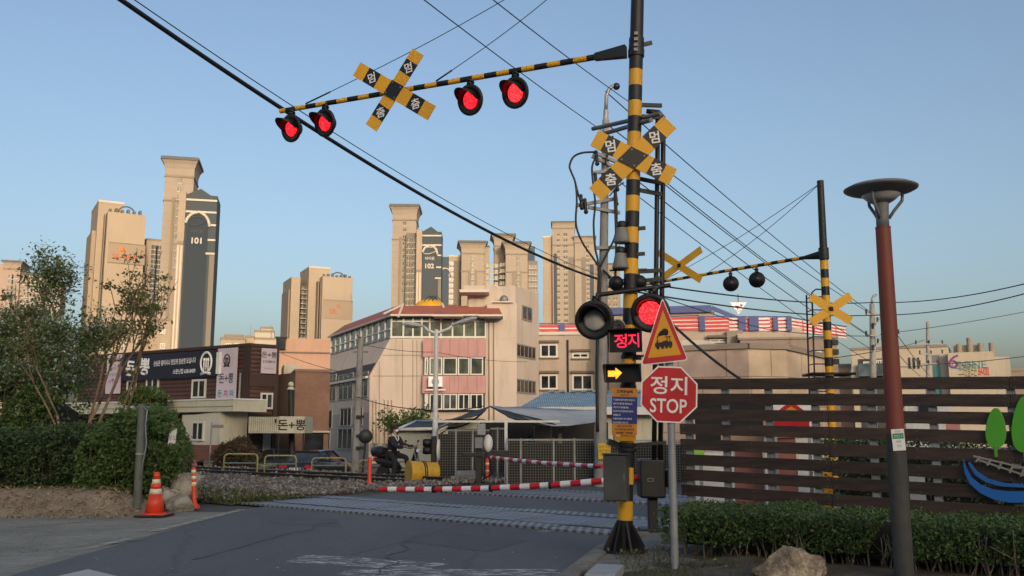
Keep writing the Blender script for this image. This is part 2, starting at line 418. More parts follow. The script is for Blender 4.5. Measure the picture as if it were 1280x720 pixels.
o_ = [(hx0, hy0), (hx1, hy0), (hx1, hy1), (hx0, hy1)]; i_ = [(hx0+3, hy0+2.5), (hx1-1.2, hy0+2.5), (hx1-1.2, hy1-4), (hx0+3, hy1-4)]
for k in range(4): a, b, c, d = o_[k], o_[(k+1) % 4], i_[(k+1) % 4], i_[k]; m.quad([(*a, gz), (*b, gz), (*c, LOT), (*d, LOT)], M_GROUND)
structure(m.build('ground'))
m = MB(); m.quad([(-26, -4, -.012), (-5.2, -4, -.012), (-5.2, 18.3, -.012), (-9, 18.6, -.012), (-26, 18.2, -.012)], M_OLD); structure(m.build('road_shoulder'))
road = [(-5.35, -6), (-.9, -6), (-.2, 6), (.42, 9.6), (1.02, 12), (1.85, 14.6), (3.2, 18.2), (9, 17), (24, 12), (40, 20), (24, 25.6), (10, 27.4), (-2.3, 27.4), (-3.9, 28.4), (-4.9, 27.4), (-4.4, 25.4), (-4.0, 23.6), (-5.3, 18.6)]
m = MB(); m.quad([(x, y, 0) for x, y in road], M_ROAD); structure(m.build('road'))
m = MB(); m.quad([(*p, LOT) for p in i_], M_LOT); structure(m.build('pavement'))
# painted lines
M_LINE = wornpaint('worn_line_paint', (.5, .47, .38), .36, .6, 4)
M_MARK = wornpaint('worn_marking_paint', (.6, .6, .6), .46, .6, 7)
def stripe(u0, v0, u1, v1, wd, name='road_line', m_=None):
    a, b = G(u0, v0), G(u1, v1); d = (b-a).normalized(); x = Vector((d.y, -d.x, 0))*wd/2
    m = MB(); z = Vector((0, 0, .004)); m.quad([a-x+z, a+x+z, b+x+z, b-x+z], m_ or M_LINE); structure(m.build(name))
stripe(108, 686, 163, 673.5, .15); stripe(193, 664, 303, 637, .15)
stripe(640, 611, 760, 605.5, .12); stripe(560, 609, 650, 605, .12)
def patch(pix, name, m_, z=.005):
    m = MB(); m.quad([G(u, v) + Vector((0, 0, z)) for u, v in pix], m_); structure(m.build(name))
patch([(355, 703), (385, 693), (560, 705), (530, 714)], 'road_marking', M_MARK)
patch([(420, 719), (440, 712), (720, 712), (700, 724), (600, 727)], 'road_marking', M_MARK)
patch([(66, 722), (110, 712), (152, 722), (160, 740), (40, 740)], 'road_marking', wornpaint('fresh_marking_paint', (.5, .5, .5), .2, .3, 3))
patch([(672, 663), (686, 662), (690, 665), (676, 666)], 'road_marking', M_MARK)
# tread-plate crossing panels in two bands, with the rails let into them
M_PLATE = wavemat('tread_plate', (.09, .093, .1), (.27, .28, .3), 2.3, (0, 0, R(8)), 'X', .5, .006, .1, (.35, .6))
M_RAIL = mat('rail_steel', (.045, .033, .028), .5, .25, 5, metal=.4)
M_RAILTOP = mat('rail_top', (.22, .215, .21), .35, .2, 5, metal=.7)
def crossing_band(n0, n1, a0, a1):
    L = 1.2; a = a0
    m = MB(); P2 = wavemat('tread_plate_mirrored', (.085, .088, .095), (.3, .31, .33), 2.3, (0, 0, R(-30)), 'X', .5, .006, .1, (.35, .6))
    while a < a1-.05:
        b = min(a+L, a1); kk = int(round((a-a0)/L))
        for (p, q) in ((n0, n0+.52), (n0+.62, n1-.62), (n1-.52, n1)):
            w0, w1, w2, w3 = TN(a+.012, p), TN(b-.012, p), TN(b-.012, q), TN(a+.012, q)
            h = .038 + rnd.uniform(-.008, .008)
            m.prism([w0, w1, w2, w3], (0, 0, h), (M_PLATE, P2)[int(p > n0+.3 and p < n1-.7)])
        a = b
    structure(m.build('road_plates'))
    for c in (n0+.57, n1-.57):
        m = MB(); m.prism([TN(a0-.2, c-.036), TN(a1+.2, c-.035), TN(a1+.2, c+.035), TN(a0-.2, c+.035)], (0, 0, .04), M_RAIL)
        tag(m.build('rail_in_road'), kind='structure')
crossing_band(11.75, 14.35, -17.6, -6.6)
crossing_band(17.1, 19.7, -18.4, -6.0)
# raised rails on ballast to the left
def rail(n, a0, a1, z):
    m = MB()
    for (h0, h1, wd, mm) in ((0, .03, .14, M_RAIL), (.03, .12, .03, M_RAIL), (.12, .16, .07, M_RAIL), (.16, .168, .064, M_RAILTOP)):
        m.prism([TN(a0, n-wd/2, z+h0), TN(a1, n-wd/2, z+h0), TN(a1, n+wd/2, z+h0), TN(a0, n+wd/2, z+h0)], (0, 0, h1-h0), mm)
    tag(m.build('rail'), kind='structure')
for n in (17.67, 19.13): rail(n, -60, -18.6, .1)
for n in (12.32, 13.78): rail(n, -60, -17.8, -.06)
M_BALL = groundmat('ballast_bed', [(.3, (.07, .066, .06)), (.5, (.13, .122, .11)), (.7, (.2, .19, .175))], 14, 40, .5, .04, 1.)
m = MB(); nx, ny = 90, 30; vs_ = []; fs = []
for j in range(ny+1):
    for i in range(nx+1):
        a = -62 + i*44.6/nx; n = 11.6 + j*10.2/ny
        edge = min(1, (n-11.6)/1.2, (21.8-n)/1.4, (-17.4-a)/1.5 if n > 14 else (-16.9-a)/1.2)
        z = max(-.04, edge)*.11*(1 if n < 15.5 else 1.35) + .05*noise.noise((a*1.1, n*1.1, 0))
        vs_.append(TN(a, n, z))
for j in range(ny):
    for i in range(nx): q = j*(nx+1)+i; fs.append((q, q+1, q+nx+2, q+nx+1))
m.add(vs_, fs, M_BALL, True); structure(m.build('ballast_bed'))
M_STONE = [mat('ballast_stone_%s' % k, c, .95, .2, 9) for k, c in (('grey', (.16, .155, .145)), ('pale', (.26, .25, .23)), ('brown', (.14, .11, .085)))]
def stones(name, place, count, s0, s1, mats):
    m = MB()
    base = [(1, 0, 0), (-.9, .2, 0), (0, 1, .1), (.1, -1, 0), (0, 0, .8), (0, .1, -.7)]; fs = [(0, 2, 4), (2, 1, 4), (1, 3, 4), (3, 0, 4), (2, 0, 5), (1, 2, 5), (3, 1, 5), (0, 3, 5)]
    for _ in range(count):
        p = place(); s = rnd.uniform(s0, s1); rot = Matrix.Rotation(rnd.uniform(0, 6.3), 3, 'Z') @ Matrix.Rotation(rnd.uniform(-.8, .8), 3, 'X')
        m.add([p + rot @ (Vector(b)*s*rnd.uniform(.6, 1.2)) for b in base], fs, rnd.choice(mats))
    return tag(m.build(name), kind='stuff')
def ball_pt():
    a = -17.6 - 26*rnd.random()**1.6; n = rnd.uniform(11.7, 21.4); p = TN(a, n)
    p.z = .1 + .05*noise.noise((a*1.1, n*1.1, 0)) + rnd.uniform(-.02, .05) + (.04 if n > 15.5 else 0); return p
tag(stones('gravel', ball_pt, 9000, .03, .075, M_STONE), 'grey crushed stone ballast lying around the rails')
# the dirt bank with dead leaves under the left hedge
m = MB(); vs_ = []; fs = []; nx, ny = 70, 14
for j in range(ny+1):
    for i in range(nx+1):
        x = -16 + i*9.2/nx; y = 17.0 + j*5./ny
        e = min(1, max(0, (y-17.0)/1.7)); z = -.02 + .42*e*e*(3-2*e)*min(1, (-6.7-x)/1.5 + .15) + .06*noise.noise((x*1.7, y*1.7, 3))*e
        vs_.append((x, y, z))
for j in range(ny):
    for i in range(nx): q = j*(nx+1)+i; fs.append((q, q+1, q+nx+2, q+nx+1))
m.add(vs_, fs, M_DIRT, True); structure(m.build('dirt_bank'))
M_DEAD = leafmat('dead_leaves', [(.13, .085, .05), (.25, .17, .1), (.36, .28, .19), (.1, .085, .05)], .8, .1)
m = MB()
for _ in range(2600):
    x = rnd.uniform(-15.5, -6.9); y = 16.9 + 2.4*rnd.random(); e = min(1, max(0, (y-17.0)/1.7))
    leaf(m, (x, y, .01 + .42*e*e*(3-2*e)*min(1, (-6.7-x)/1.5+.15)), rnd.uniform(.04, .1), M_DEAD, up=Vector((0, -.6, 2.2)))
tag(m.build('fallen_leaves'), 'dry brown leaves scattered over the dirt bank', kind='stuff')
# right-hand verge: concrete kerb island round the mast and the soil strip behind it
M_KERB = groundmat('kerb_concrete', [(.3, (.13, .12, .1)), (.55, (.2, .185, .16)), (.72, (.27, .25, .22))], 3, 50, .25, .006, .95)
M_SOIL = groundmat('soil', [(.3, (.05, .042, .03)), (.5, (.085, .07, .05)), (.7, (.13, .11, .08))], 3, 30, .4, .03, 1.)
kp = [(-.05, 6), (.48, 9.6), (1.05, 11.9), (1.75, 13.55)]
m = MB()
for (a, b) in zip(kp, kp[1:]):
    a, b = Vector((*a, 0)), Vector((*b, 0)); d = (b-a).normalized(); x = Vector((d.y, -d.x, 0)); L = (b-a).length; k = max(1, round(L/.9))
    for i in range(k):
        p, q = a + d*(L*i/k + .006), a + d*(L*(i+1)/k - .006); m.prism([p, p+x*.2, q+x*.2, q], (0, 0, .13 + rnd.uniform(-.008, .008)), M_KERB)
structure(m.build('kerb', bevel=.02))
m = MB(); m.poly([(.7, 9.9), (1.5, 9.9), (2.2, 10.4), (2.3, 12.3), (2.15, 13.6), (1.95, 13.5), (1.27, 11.9)], -.02, .1, M_KERB); structure(m.build('pavement_island', bevel=.02))
m = MB(); vs_ = []; fs = []; nx, ny = 60, 40
for j in range(ny+1):
    for i in range(nx+1):
        u = i/nx; y = 6 + j*7.8/ny; xl = .62 + (y-9.6)*.22 if y > 9.6 else .25 + (y-6)*.1; x = xl + u*9
        vs_.append((x, y, .05 + min(.1, u*.5) + .035*noise.noise((x*1.8, y*1.8, 1))))
for j in range(ny):
    for i in range(nx): q = j*(nx+1)+i; fs.append((q, q+1, q+nx+2, q+nx+1))
m.add(vs_, fs, M_SOIL, True); structure(m.build('verge_soil'))
m = MB(facing((0, 0, 0), (0, 0, 1)) if False else None)
c = G(757, 713, .16); m = MB(Matrix.Translation(c) @ Matrix.Rotation(R(-14), 4, 'Z')); m.bx(-.14, .14, -.42, .3, -.14, .02, mat('slab_paint', (.34, .36, .38), .6, .12, 5, dirt=.4))
tag(m.build('slab', loc=c, bevel=.008), 'pale grey slab lying by the kerb in front of the striped mast', 'slab')
M_GRASS = leafmat('grass_blades', [(.035, .06, .015), (.06, .09, .02), (.1, .12, .03), (.12, .1, .05)], .6, .3)
m = MB()
for _ in range(5200):
    y = rnd.uniform(8.4, 11.6); x = rnd.uniform(.9, 5.5) + (y-9)*.15
    if noise.noise((x*1.3, y*1.3, 8)) < -.12 and x > 1.9: continue
    if x < 1.15: continue
    h = rnd.uniform(.03, .08); a = rnd.uniform(0, 6.3); d = Vector((math.cos(a), math.sin(a), 0)); p = Vector((x, y, .12)); t = p + Vector((rnd.gauss(0, .04), rnd.gauss(0, .04), h)); w_ = d*.006
    m.add([p-w_, p+w_, t], [(0, 1, 2)], M_GRASS)
tag(m.build('grass'), 'short weedy grass along the kerb and around the rock', kind='stuff')
m = MB()
for _ in range(1500):
    a = rnd.uniform(-20.5, -17.2); n = rnd.gauss(12.4, .5); p = TN(a, n, .02); h = rnd.uniform(.08, .25); t = p + Vector((rnd.gauss(0, .08), rnd.gauss(0, .08), h))
    an = rnd.uniform(0, 6.3); w_ = Vector((math.cos(an), math.sin(an), 0))*.02; m.add([p-w_, p+w_, t], [(0, 1, 2)], M_GRASS)
tag(m.build('weeds'), 'green weeds at the edge of the ballast by the thin orange post', kind='stuff')
m = MB()
for _ in range(420):
    y = rnd.uniform(8.6, 11.2); x = rnd.uniform(1.3, 6.5) + (11-y)*.3
    leaf(m, (x, y, .13 + .035*noise.noise((x*1.8, y*1.8, 1))), rnd.uniform(.03, .075), M_DEAD, up=Vector((0, 0, 2.5)))
tag(m.build('dry_leaves'), 'dry leaves and bits lying under the right hedge', kind='stuff')
# repairs in the asphalt: darker patches, a long seam and tar-sealed cracks
M_PATCH = groundmat('asphalt_patch', [(.3, (.072, .075, .08)), (.5, (.092, .095, .101)), (.7, (.112, .115, .12))], 1.1, 90, .3, .005, .85)
for pix in ([(318, 640), (420, 649), (428, 660), (330, 652)], [(560, 664), (660, 676), (610, 690), (500, 676)]): patch(pix, 'road_patch', M_PATCH, .003)
stripe(598, 650, 430, 696, .07, 'road_seam', wornpaint('seam_dust', (.16, .165, .17), .4, .62, 6)); stripe(110, 652, 20, 660, .05, 'road_seam', wornpaint('seam_dark', (.05, .05, .045), .4, .6, 6))
M_TAR = mat('tar_seal', (.06, .062, .066), .6, .2, 6)
for (u0, v0, u1, v1, s) in ((240, 700, 420, 652, 1), (470, 720, 520, 668, 2), (20, 690, 180, 676, 3)):
    a, b = G(u0, v0), G(u1, v1); d = (b-a); x = Vector((d.y, -d.x, 0)).normalized(); K = 30; q = []
    for k in range(K+1):
        p = a + d*k/K + x*.22*noise.noise((k*.21, s*7, 0)) + x*.06*noise.noise((k*.9, s*7, 4)); w_ = .012 + .012*abs(noise.noise((k*.5, s, 9))); q.append((p - x*w_, p + x*w_))
    m = MB(); z = Vector((0, 0, .0065))
    for (p0, p1), (p2, p3) in zip(q, q[1:]): m.quad([p0+z, p1+z, p3+z, p2+z], M_TAR)
    structure(m.build('tar_line'))
m = MB()
for _ in range(700):
    p = G(rnd.uniform(0, 700), rnd.uniform(640, 720)); 
    if -5.9 < p.x < 1.2 and rnd.random() < .75: continue
    s = rnd.uniform(.006, .02); m.add([p + Vector((s*math.cos(a), s*math.sin(a), .004)) for a in (0, 1.6, 3., 4.7)] + [p + Vector((0, 0, s*.9))], [(0, 1, 4), (1, 2, 4), (2, 3, 4), (3, 0, 4)], rnd.choice(M_STONE))
tag(m.build('grit'), 'loose grit scattered over the asphalt and shoulder', kind='stuff')
# ================================================================= far apartment towers
def storeys(name, c, k=.84): return brickmat(name, c, [x*.965 for x in c], [x*k for x in c], 1., 6.3, 2.9, .07, ns=.04, nc=.08)
C_PLAIN = mat('wall_peach_plain', (.43, .345, .265), .85, .06, .04, dirt=.1)
C_PEACH = storeys('wall_peach', (.43, .345, .265))
C_PEACHD = mat('wall_peach_dark', (.36, .28, .205), .85, .06, .05)
C_STONE = storeys('wall_beige', (.38, .32, .265), .78)
C_STONED = mat('wall_taupe', (.27, .225, .185), .85, .07, .05)
C_GREYP = mat('wall_slate', (.032, .046, .066), .8, .06, .05)
C_GREYP2 = mat('wall_slate_light', (.065, .08, .095), .8, .06, .05)
C_BLUEG = mat('wall_blue_grey', (.07, .1, .14), .8, .06, .05)
C_TRIM = mat('trim_cream', (.6, .54, .47), .8, .04, .1)
C_ROOFG = mat('roof_grey', (.14, .14, .14), .8, .1, .2)
C_WIN = mat('far_window', (.04, .043, .048), .25, .3, .3)
C_BROWNW = mat('wall_brown_grey', (.22, .19, .16), .8, .06, .05)
C_LOGO = mat('logo_red', (.55, .1, .03), .6, .05, 1)
C_ORANGEL = mat('logo_orange', (.7, .22, .03), .6, .05, 1)
class Tower:
    def __init__(s, name, label, u, D, yaw=0., group='apartment towers on the skyline', cat='apartment tower'):
        s.f = fac_at(u, D, yaw); s.r = thing(name, label, cat, s.f.o, group); s.wm = {}
    def block(s, part, u0, u1, v0, y0, depth, m, cap=None, vbot=None):
        mb = s.f.mb(); x0, x1, z0, z1 = s.f.box(mb, u0, u1, v0, vbot, y0, y0+depth, m)
        if cap: mb.bx(x0-.15, x1+.15, y0-.15, y0+depth+.15, z1+.002, z1+.9, cap)
        return mb.build(part, s.r), (x0, x1, z0, z1)
    def cap(s, x0, x1, y0, depth, z, h=6., o=1.7):
        """flared crown: two mouldings and a widening cornice with a slab"""
        mb = s.f.mb(); a = (x0, x1, y0, y0+depth)
        def ring(e, z_): return [Vector((a[0]-e, a[2]-e, z_)), Vector((a[1]+e, a[2]-e, z_)), Vector((a[1]+e, a[3]+e, z_)), Vector((a[0]-e, a[3]+e, z_))]
        mb.loft([ring(.05, z), ring(.15, z+h*.35), ring(o*.35, z+h*.6), ring(o*.8, z+h*.8)], C_STONE, False); mb.build('cornice', s.r); mb = s.f.mb()
        mb.loft([ring(o, z+h*.805), ring(o, z+h*.95), ring(o*.5, z+h)], C_ROOFG, False); mb.build('crown_slab', s.r)
        for q in (-.8, -10): mb = s.f.mb(); mb.loft([ring(.3, z+q), ring(.3, z+q+.6)], C_STONED, False); mb.build('moulding', s.r)
    def win(s, x0, x1, z0, z1, y, nx, nz, w, h, mat_=None, frame_=None):
        """grid of windows: one mesh copied, each its own object"""
        k = (round(w, 2), round(h, 2), y)
        if k not in s.wm:
            w *= 1.3; h *= 1.15; mb = MB(); mb.bx(-w/2, w/2, -.06, .05, -h/2, h/2, mat_ or C_WIN)
            f = frame_ or C_TRIM
            mb.bx(-w/2-.12, w/2+.12, -.16, .04, -h/2-.28, -h/2-.01, f); mb.bx(-.05, .05, -.1, -.061, -h/2, h/2, f)
            s.wm[k] = mb.build('window', s.r, local=True).data
            proto = s.r.children[-1]; bpy.data.objects.remove(proto)
        ang = math.atan2(s.f.x.y, s.f.x.x)
        for i in range(nx):
            for j in range(nz):
                o = bpy.data.objects.new('window', s.wm[k]); col.objects.link(o); o.parent = s.r
                x = x0 + (x1-x0)*(i+.5)/nx; z = z0 + (z1-z0)*(j+.5)/nz
                o.location = s.f.x*x + s.f.y*y + Vector((0, 0, z)); o.rotation_euler = (0, 0, ang)

# pale orange tower with a red logo panel
t = Tower('apartment_tower', 'pale orange tower with plain front and small red logo panel, leftmost of the lit towers', 150, 450, R(8))
o, (x0, x1, z0, z1) = t.block('end_wall', 135, 183, 264, 0, 14, C_PLAIN)
mb = t.f.mb()
for a in range(6): mb.bx(x0+.5+a*(x1-x0-1)/6, x0+1.6+a*(x1-x0-1)/6, -.3, 3, z1+.004, z1+1.2+(a % 2)*.6, C_ROOFG)
mb.tube([(x0+8+3.5*math.cos(k*math.pi/8), 2, z1+.3+3.2*math.sin(k*math.pi/8)) for k in range(9)], .35, C_ROOFG); mb.build('roof_parapet', t.r)
xa, za = t.f.xz(136, 302, -.2); xb, zb = t.f.xz(180.5, 332, -.2)
mb = t.f.mb(); mb.bx(xa, xb, -.2, 0, zb, za, C_PEACHD); mb.bx(xa, xb, -.35, -.21, za-.4, za, C_STONED); mb.bx(xa, xb, -.35, -.21, zb, zb+.4, C_STONED)
L = t.f.sign(-.21); mb.T = None; cx, cz = (xa+xb)/2, (za+zb)/2
mb.text('SK VIEW', 2.1, C_LOGO, cx-.6, cz-1.5, .02, bold=.02, L=L); mb.text('V', 3.2, C_ORANGEL, cx-2.4, cz+1.4, .02, rot=R(-35), bold=.04, L=L); mb.text('V', 2.4, C_LOGO, cx-1.2, cz+1.2, .02, rot=R(60), bold=.03, L=L)
mb.build('logo_panel', t.r)
o, (x0, x1, z0, z1) = t.block('rear_wing', 123.5, 155, 252, 7, 26, C_PEACH, C_TRIM)
o, (x0, x1, z0, z1) = t.block('side_wing', 115, 123.3, 288, 10, 20, C_PEACHD)
mb = t.f.mb()
for u in (130.5, 133.2): mb.bx(t.f.xz(u, 280, 3)[0], t.f.xz(u+1.2, 280, 3)[0], 3, 6.9, 0, t.f.xz(u, 267, 3)[1], C_STONED)
mb.build('balcony_slot', t.r)
o, (x0, x1, z0, z1) = t.block('right_wing', 183.3, 203, 300, 9, 16, C_PEACH, C_STONED)
t.win(x0+2.6, x1-.1, z0+40, z1-2, 8.95, 2, 21, 2., 1.7)
o, (x0, x1, z0, z1) = t.block('right_low_wall', 177, 185, 340, 6, 2.5, C_PEACHD)

# tower 101
def arch_tower(u, D, yaw, label, shaft, pink, face, number, logo, side=None, dark=C_GREYP, dark2=C_GREYP2):
    t = Tower('apartment_tower', label, u, D, yaw)
    o, (x0, x1, z0, z1) = t.block('shaft', shaft[0], shaft[1], shaft[2]+5, 8, 14, C_STONE); t.cap(x0, x1, 8, 14, z1-2.5, 7)
    w_ = x1-x0
    mb = t.f.mb()
    for k in (.3, .72): mb.bx(x0+w_*k, x0+w_*k+.9, 7.6, 7.99, 0, z1-11, C_STONED)
    mb.build('pilaster', t.r)
    t.win(x0+w_*.42, x0+w_*.62, z1-38, z1-3, 7.94, 1, 11, 1.1, 1.4)
    t.win(x0-.2, x0+.2, z1-60, z1-14, 12, 1, 9, .5, 1.2)
    if side:
        o, (a0, a1, _, az) = t.block('recess', side[0], side[1], side[2], 4, 12, C_BROWNW); t.win(a0, a1, 20, az-2, 3.95, 2, 24, 1.3, 1.5)
    o, (a0, a1, _, az) = t.block('lit_strip', pink[0], pink[1], pink[2], 0, 12, C_PEACH)
    mb = t.f.mb()
    for k in (.12, .6): mb.bx(a0+(a1-a0)*k, a0+(a1-a0)*(k+.24), -.35, -.01, 0, az-20, C_TRIM)
    mb.bx(a0, a1, -.3, -.02, az-19.5, az-18.4, C_STONED); mb.build('pilaster', t.r)
    mb = t.f.mb(); f0, z1 = t.f.xz(face[0], face[2], .2); f1, _ = t.f.xz(face[1], face[2], .2); W = f1-f0
    mb.prism([(f0, .2, 0), (f1, .2, 0), (f1, .2, z1), (f0+W*.8, .2, z1), (f0+W*.45, .2, z1+2.4), (f0, .2, z1)], (0, 14, 0), dark2); mb.build('end_wall', t.r)
    mb = t.f.mb(); p1 = f0+W*.8; c = (f0+p1)/2; rr = (p1-f0)/2-.5; za = z1-7-rr*1.25
    pts = [(c + rr*math.cos(a), 0., za + rr*1.25*math.sin(a)) for a in [math.pi*k/16 for k in range(17)]]
    mb.prism([(c+rr, 0, 0)] + pts + [(c-rr, 0, 0)], (0, .19, 0), dark)
    mb.build('arch_panel', t.r)
    r2 = rr+.35
    for s0, s1 in ((1, 7), (9, 15)):
        mb = t.f.mb(); mb.tube([(c + r2*math.cos(math.pi*k/16), -.15, za + r2*1.25*math.sin(math.pi*k/16)) for k in range(s0-1, s1+1)], .55, C_TRIM, 6); mb.build('arch_trim', t.r)
    for q, a, b in ((1.9, f0, f1), (6.3, f0, f1), (11, p1, f1), (16.5, p1-.5, f1), (21.5, p1-1, f1)): mb = t.f.mb(); mb.bx(a, b, -.1, .18, z1-q-.35, z1-q+.35, C_TRIM); mb.build('string_course', t.r)
    mb = t.f.mb(); mb.bx(p1+.4, f1, .1, .19, 0, z1-22, C_BROWNW); mb.build('side_strip', t.r)
    L = t.f.sign(-.05); mb = MB(); lm = C_TRIM if logo else dark2
    mb.text(number, 2.3, C_TRIM, c, za-5.2, .02, bold=.03, L=L)
    for k in range(2):
        mb.tube([L @ Vector((c + 3.2*math.cos(a), za+2+1.5*math.sin(a)+k*.7*math.cos(a), .05)) for a in [R(200*k+10+q*16) for q in range(11)]], .22, lm, 5)
    mb.text('아이원', 1.5, lm, c, za-1.7, .02, bold=.02, L=L)
    mb.build('lettering', t.r)
    return t
t = arch_tower(238, 350, R(-6), 'tall tower with grey arch panel numbered 101, the tallest on the left', (207, 243, 205), (224.5, 233, 239), (233.2, 272, 243), '101', False)
t = arch_tower(521, 420, R(-4), 'slim tower with grey arch panel numbered 102 behind the brown roof', (491, 520.5, 262), (520.8, 527.8, 287), (528, 552, 289.5), '102', True, side=(508, 520.6, 291), dark=C_GREYP2)
# second orange tower, centre left
t = Tower('apartment_tower', 'pale orange tower with a small logo panel, standing alone left of the brown roof', 402, 560, R(14))
o, (x0, x1, z0, z1) = t.block('end_wall', 403.5, 441, 345, 0, 16, C_PLAIN)
mb = t.f.mb()
for k in range(7): mb.bx(x0+.3+k*(x1-x0)/7, x0+1.5+k*(x1-x0)/7, -.25, 2, z1+.004, z1+1.1+(k % 3)*.4, C_ROOFG)
mb.tube([(x0+(x1-x0)*.55+3.8*math.cos(k*math.pi/8), 3, z1+.3+3*math.sin(k*math.pi/8)) for k in range(9)], .4, C_ROOFG); mb.build('roof_parapet', t.r)
xa, za = t.f.xz(404, 374, -.2); xb, zb = t.f.xz(440.5, 400, -.2); mb = t.f.mb(); mb.bx(xa, xb, -.2, 0, zb, za, C_PEACHD); mb.bx(xa, xb, -.35, -.21, za-.4, za, C_STONED); L = t.f.sign(-.21); mb.T = None
mb.text('SK', 3., C_LOGO, xa+6.3, (za+zb)/2-1.2, .02, bold=.01, L=L); mb.text('V', 2.6, C_LOGO, xa+9.3, (za+zb)/2+1.9, .02, rot=R(40), bold=.01, L=L); mb.build('logo_panel', t.r)
o, (x0, x1, z0, z1) = t.block('rear_wing', 386.5, 413, 334.5, 8, 24, C_PEACH, C_TRIM)
o, (x0, x1, z0, z1) = t.block('window_wing', 376, 386.2, 354, 12, 20, C_STONED); t.win(x0+.3, x1-.2, z0+30, z1-1, 11.95, 2, 20, 1.5, 1.6)
o, (x0, x1, z0, z1) = t.block('left_wing', 364.5, 375.8, 346, 14, 24, C_PEACH)
o, (x0, x1, z0, z1) = t.block('far_left_wing', 361, 364.4, 362, 18, 20, C_PEACHD)
mb = t.f.mb()
for u in (397.5, 400.5): mb.bx(t.f.xz(u, 360, 3)[0], t.f.xz(u+1.3, 360, 3)[0], 3, 7.9, 0, t.f.xz(u, 351, 3)[1], C_STONED)
mb.build('balcony_slot', t.r)
# three-part cluster behind the big house
t = Tower('apartment_tower', 'low blue grey tower with a white arch beside tower 102', 563, 470, R(4))
t.block('end_wall', 551.5, 561, 321, 0, 14, C_BLUEG)
o, (x0, x1, z0, z1) = t.block('front_wall', 561.2, 576, 321, .5, 14, C_PEACH, C_TRIM); t.win(x0+.8, x1-4.2, z0+20, z1-2, .45, 1, 24, 1.9, 1.6); mb = t.f.mb(); mb.bx(x1-3.6, x1-.2, .2, .49, 0, z1-2, C_BROWNW); mb.build('pilaster', t.r)
xa, za = t.f.xz(556.3, 345, -.2); mb = t.f.mb(); mb.tube([(xa+3*math.cos(math.pi*k/10), -.2, za+4*math.sin(math.pi*k/10)) for k in range(11)], .4, C_TRIM, 5); mb.build('arch_trim', t.r)
t = Tower('apartment_tower', 'beige tower with a flared flat crown and a narrow window column, left of a twin', 598, 465, R(3))
o, (x0, x1, z0, z1) = t.block('shaft', 577, 605, 308, 0, 14, C_STONE); t.cap(x0, x1, 0, 14, z1-3, 6, 2.)
mb = t.f.mb(); w_ = x1-x0; mb.bx(x0+w_*.3, x0+w_*.7, -.25, -.01, 0, z1-12, C_STONED); mb.build('pilaster', t.r); t.win(x0+w_*.42, x0+w_*.58, 30, z1-4, -.3, 1, 18, 1.3, 2.)
o, (x0, x1, z0, z1) = t.block('rear_shaft', 605.2, 612, 309, 5, 12, C_STONE, C_ROOFG)
o, (x0, x1, z0, z1) = t.block('window_wing', 605.2, 624, 324, 4.6, .38, C_PEACH, C_TRIM); t.win(x0+.5, x1-.3, 30, z1-1.5, 4.5, 3, 18, 1.5, 1.5)
t = Tower('apartment_tower', 'beige tower with two flared crowns behind the stair tower of the big house', 648, 465, R(3))
o, (x0, x1, z0, z1) = t.block('rear_shaft', 618, 640, 299, 12, 12, C_STONE); t.cap(x0, x1, 12, 12, z1-3, 6, 2.)
o, (x0, x1, z0, z1) = t.block('shaft', 632, 659.5, 309, 0, 11.5, C_STONE); t.cap(x0, x1, 0, 11.5, z1-3, 6, 2.)
mb = t.f.mb(); w_ = x1-x0; mb.bx(x0+w_*.3, x0+w_*.72, -.25, -.01, 0, z1-12, C_STONED); mb.build('pilaster', t.r); t.win(x0+w_*.5, x0+w_*.66, 30, z1-4, -.3, 1, 18, 1.3, 2.)
o, (x0, x1, z0, z1) = t.block('window_wing', 624.3, 631.8, 323, 3, 8, C_PEACH, C_TRIM); t.win(x0+.2, x1-.2, 30, z1-1.5, 2.95, 2, 18, 1.2, 1.4)
o, (x0, x1, z0, z1) = t.block('right_wing', 659.8, 672, 326, 3, 8, C_BROWNW); t.win(x0+.3, x1-.3, 30, z1-1.5, 2.95, 3, 18, 1., 1.5)
o, (x0, x1, z0, z1) = t.block('blue_wall', 659.8, 668.5, 310, 11.6, 6, C_BLUEG, C_ROOFG)
# tower right of the big house
t = Tower('apartment_tower', 'beige tower with many small windows between the big house and the signal mast', 710, 500, R(0))
t.block('left_wall', 678.5, 690, 297, 2, 14, C_PEACH, C_TRIM)
o, (x0, x1, z0, z1) = t.block('shaft', 690.2, 718, 281, 0, 14, C_STONE); t.cap(x0+.5, x1, 0, 14, z1-1.5, 3.4, 1.2)
w_ = x1-x0; t.win(x0+w_*.12, x0+w_*.42, 40, z1-4, -.05, 1, 22, 1.1, 1.2); t.win(x0+w_*.4, x0+w_*.78, 40, z1-4, -.05, 1, 22, 1.6, 1.3)
mb = t.f.mb(); mb.bx(x0+w_*.06, x0+w_*.2, -.2, -.01, 20, z1-16, C_GREYP2); mb.bx(x0+w_*.7, x0+w_*.98, -.02, -.005, 20, z1-18, C_BROWNW); mb.build('grey_strip', t.r)
o, (x0, x1, z0, z1) = t.block('right_shaft', 718.2, 743, 299, -1, 13, C_STONE); t.cap(x0, x1, -1, 13, z1-1.5, 3.2, 1.)
w_ = x1-x0; mb = t.f.mb(); mb.bx(x0+w_*.34, x0+w_*.55, -1.2, -1.01, 20, z1-10, C_BROWNW); mb.bx(x0+w_*.75, x0+w_*.95, -1.2, -1.01, 20, z1-14, C_GREYP2); mb.build('grey_strip', t.r)
t.win(x0+w_*.56, x0+w_*.74, 40, z1-3, -1.05, 1, 24, 1.1, 1.2)
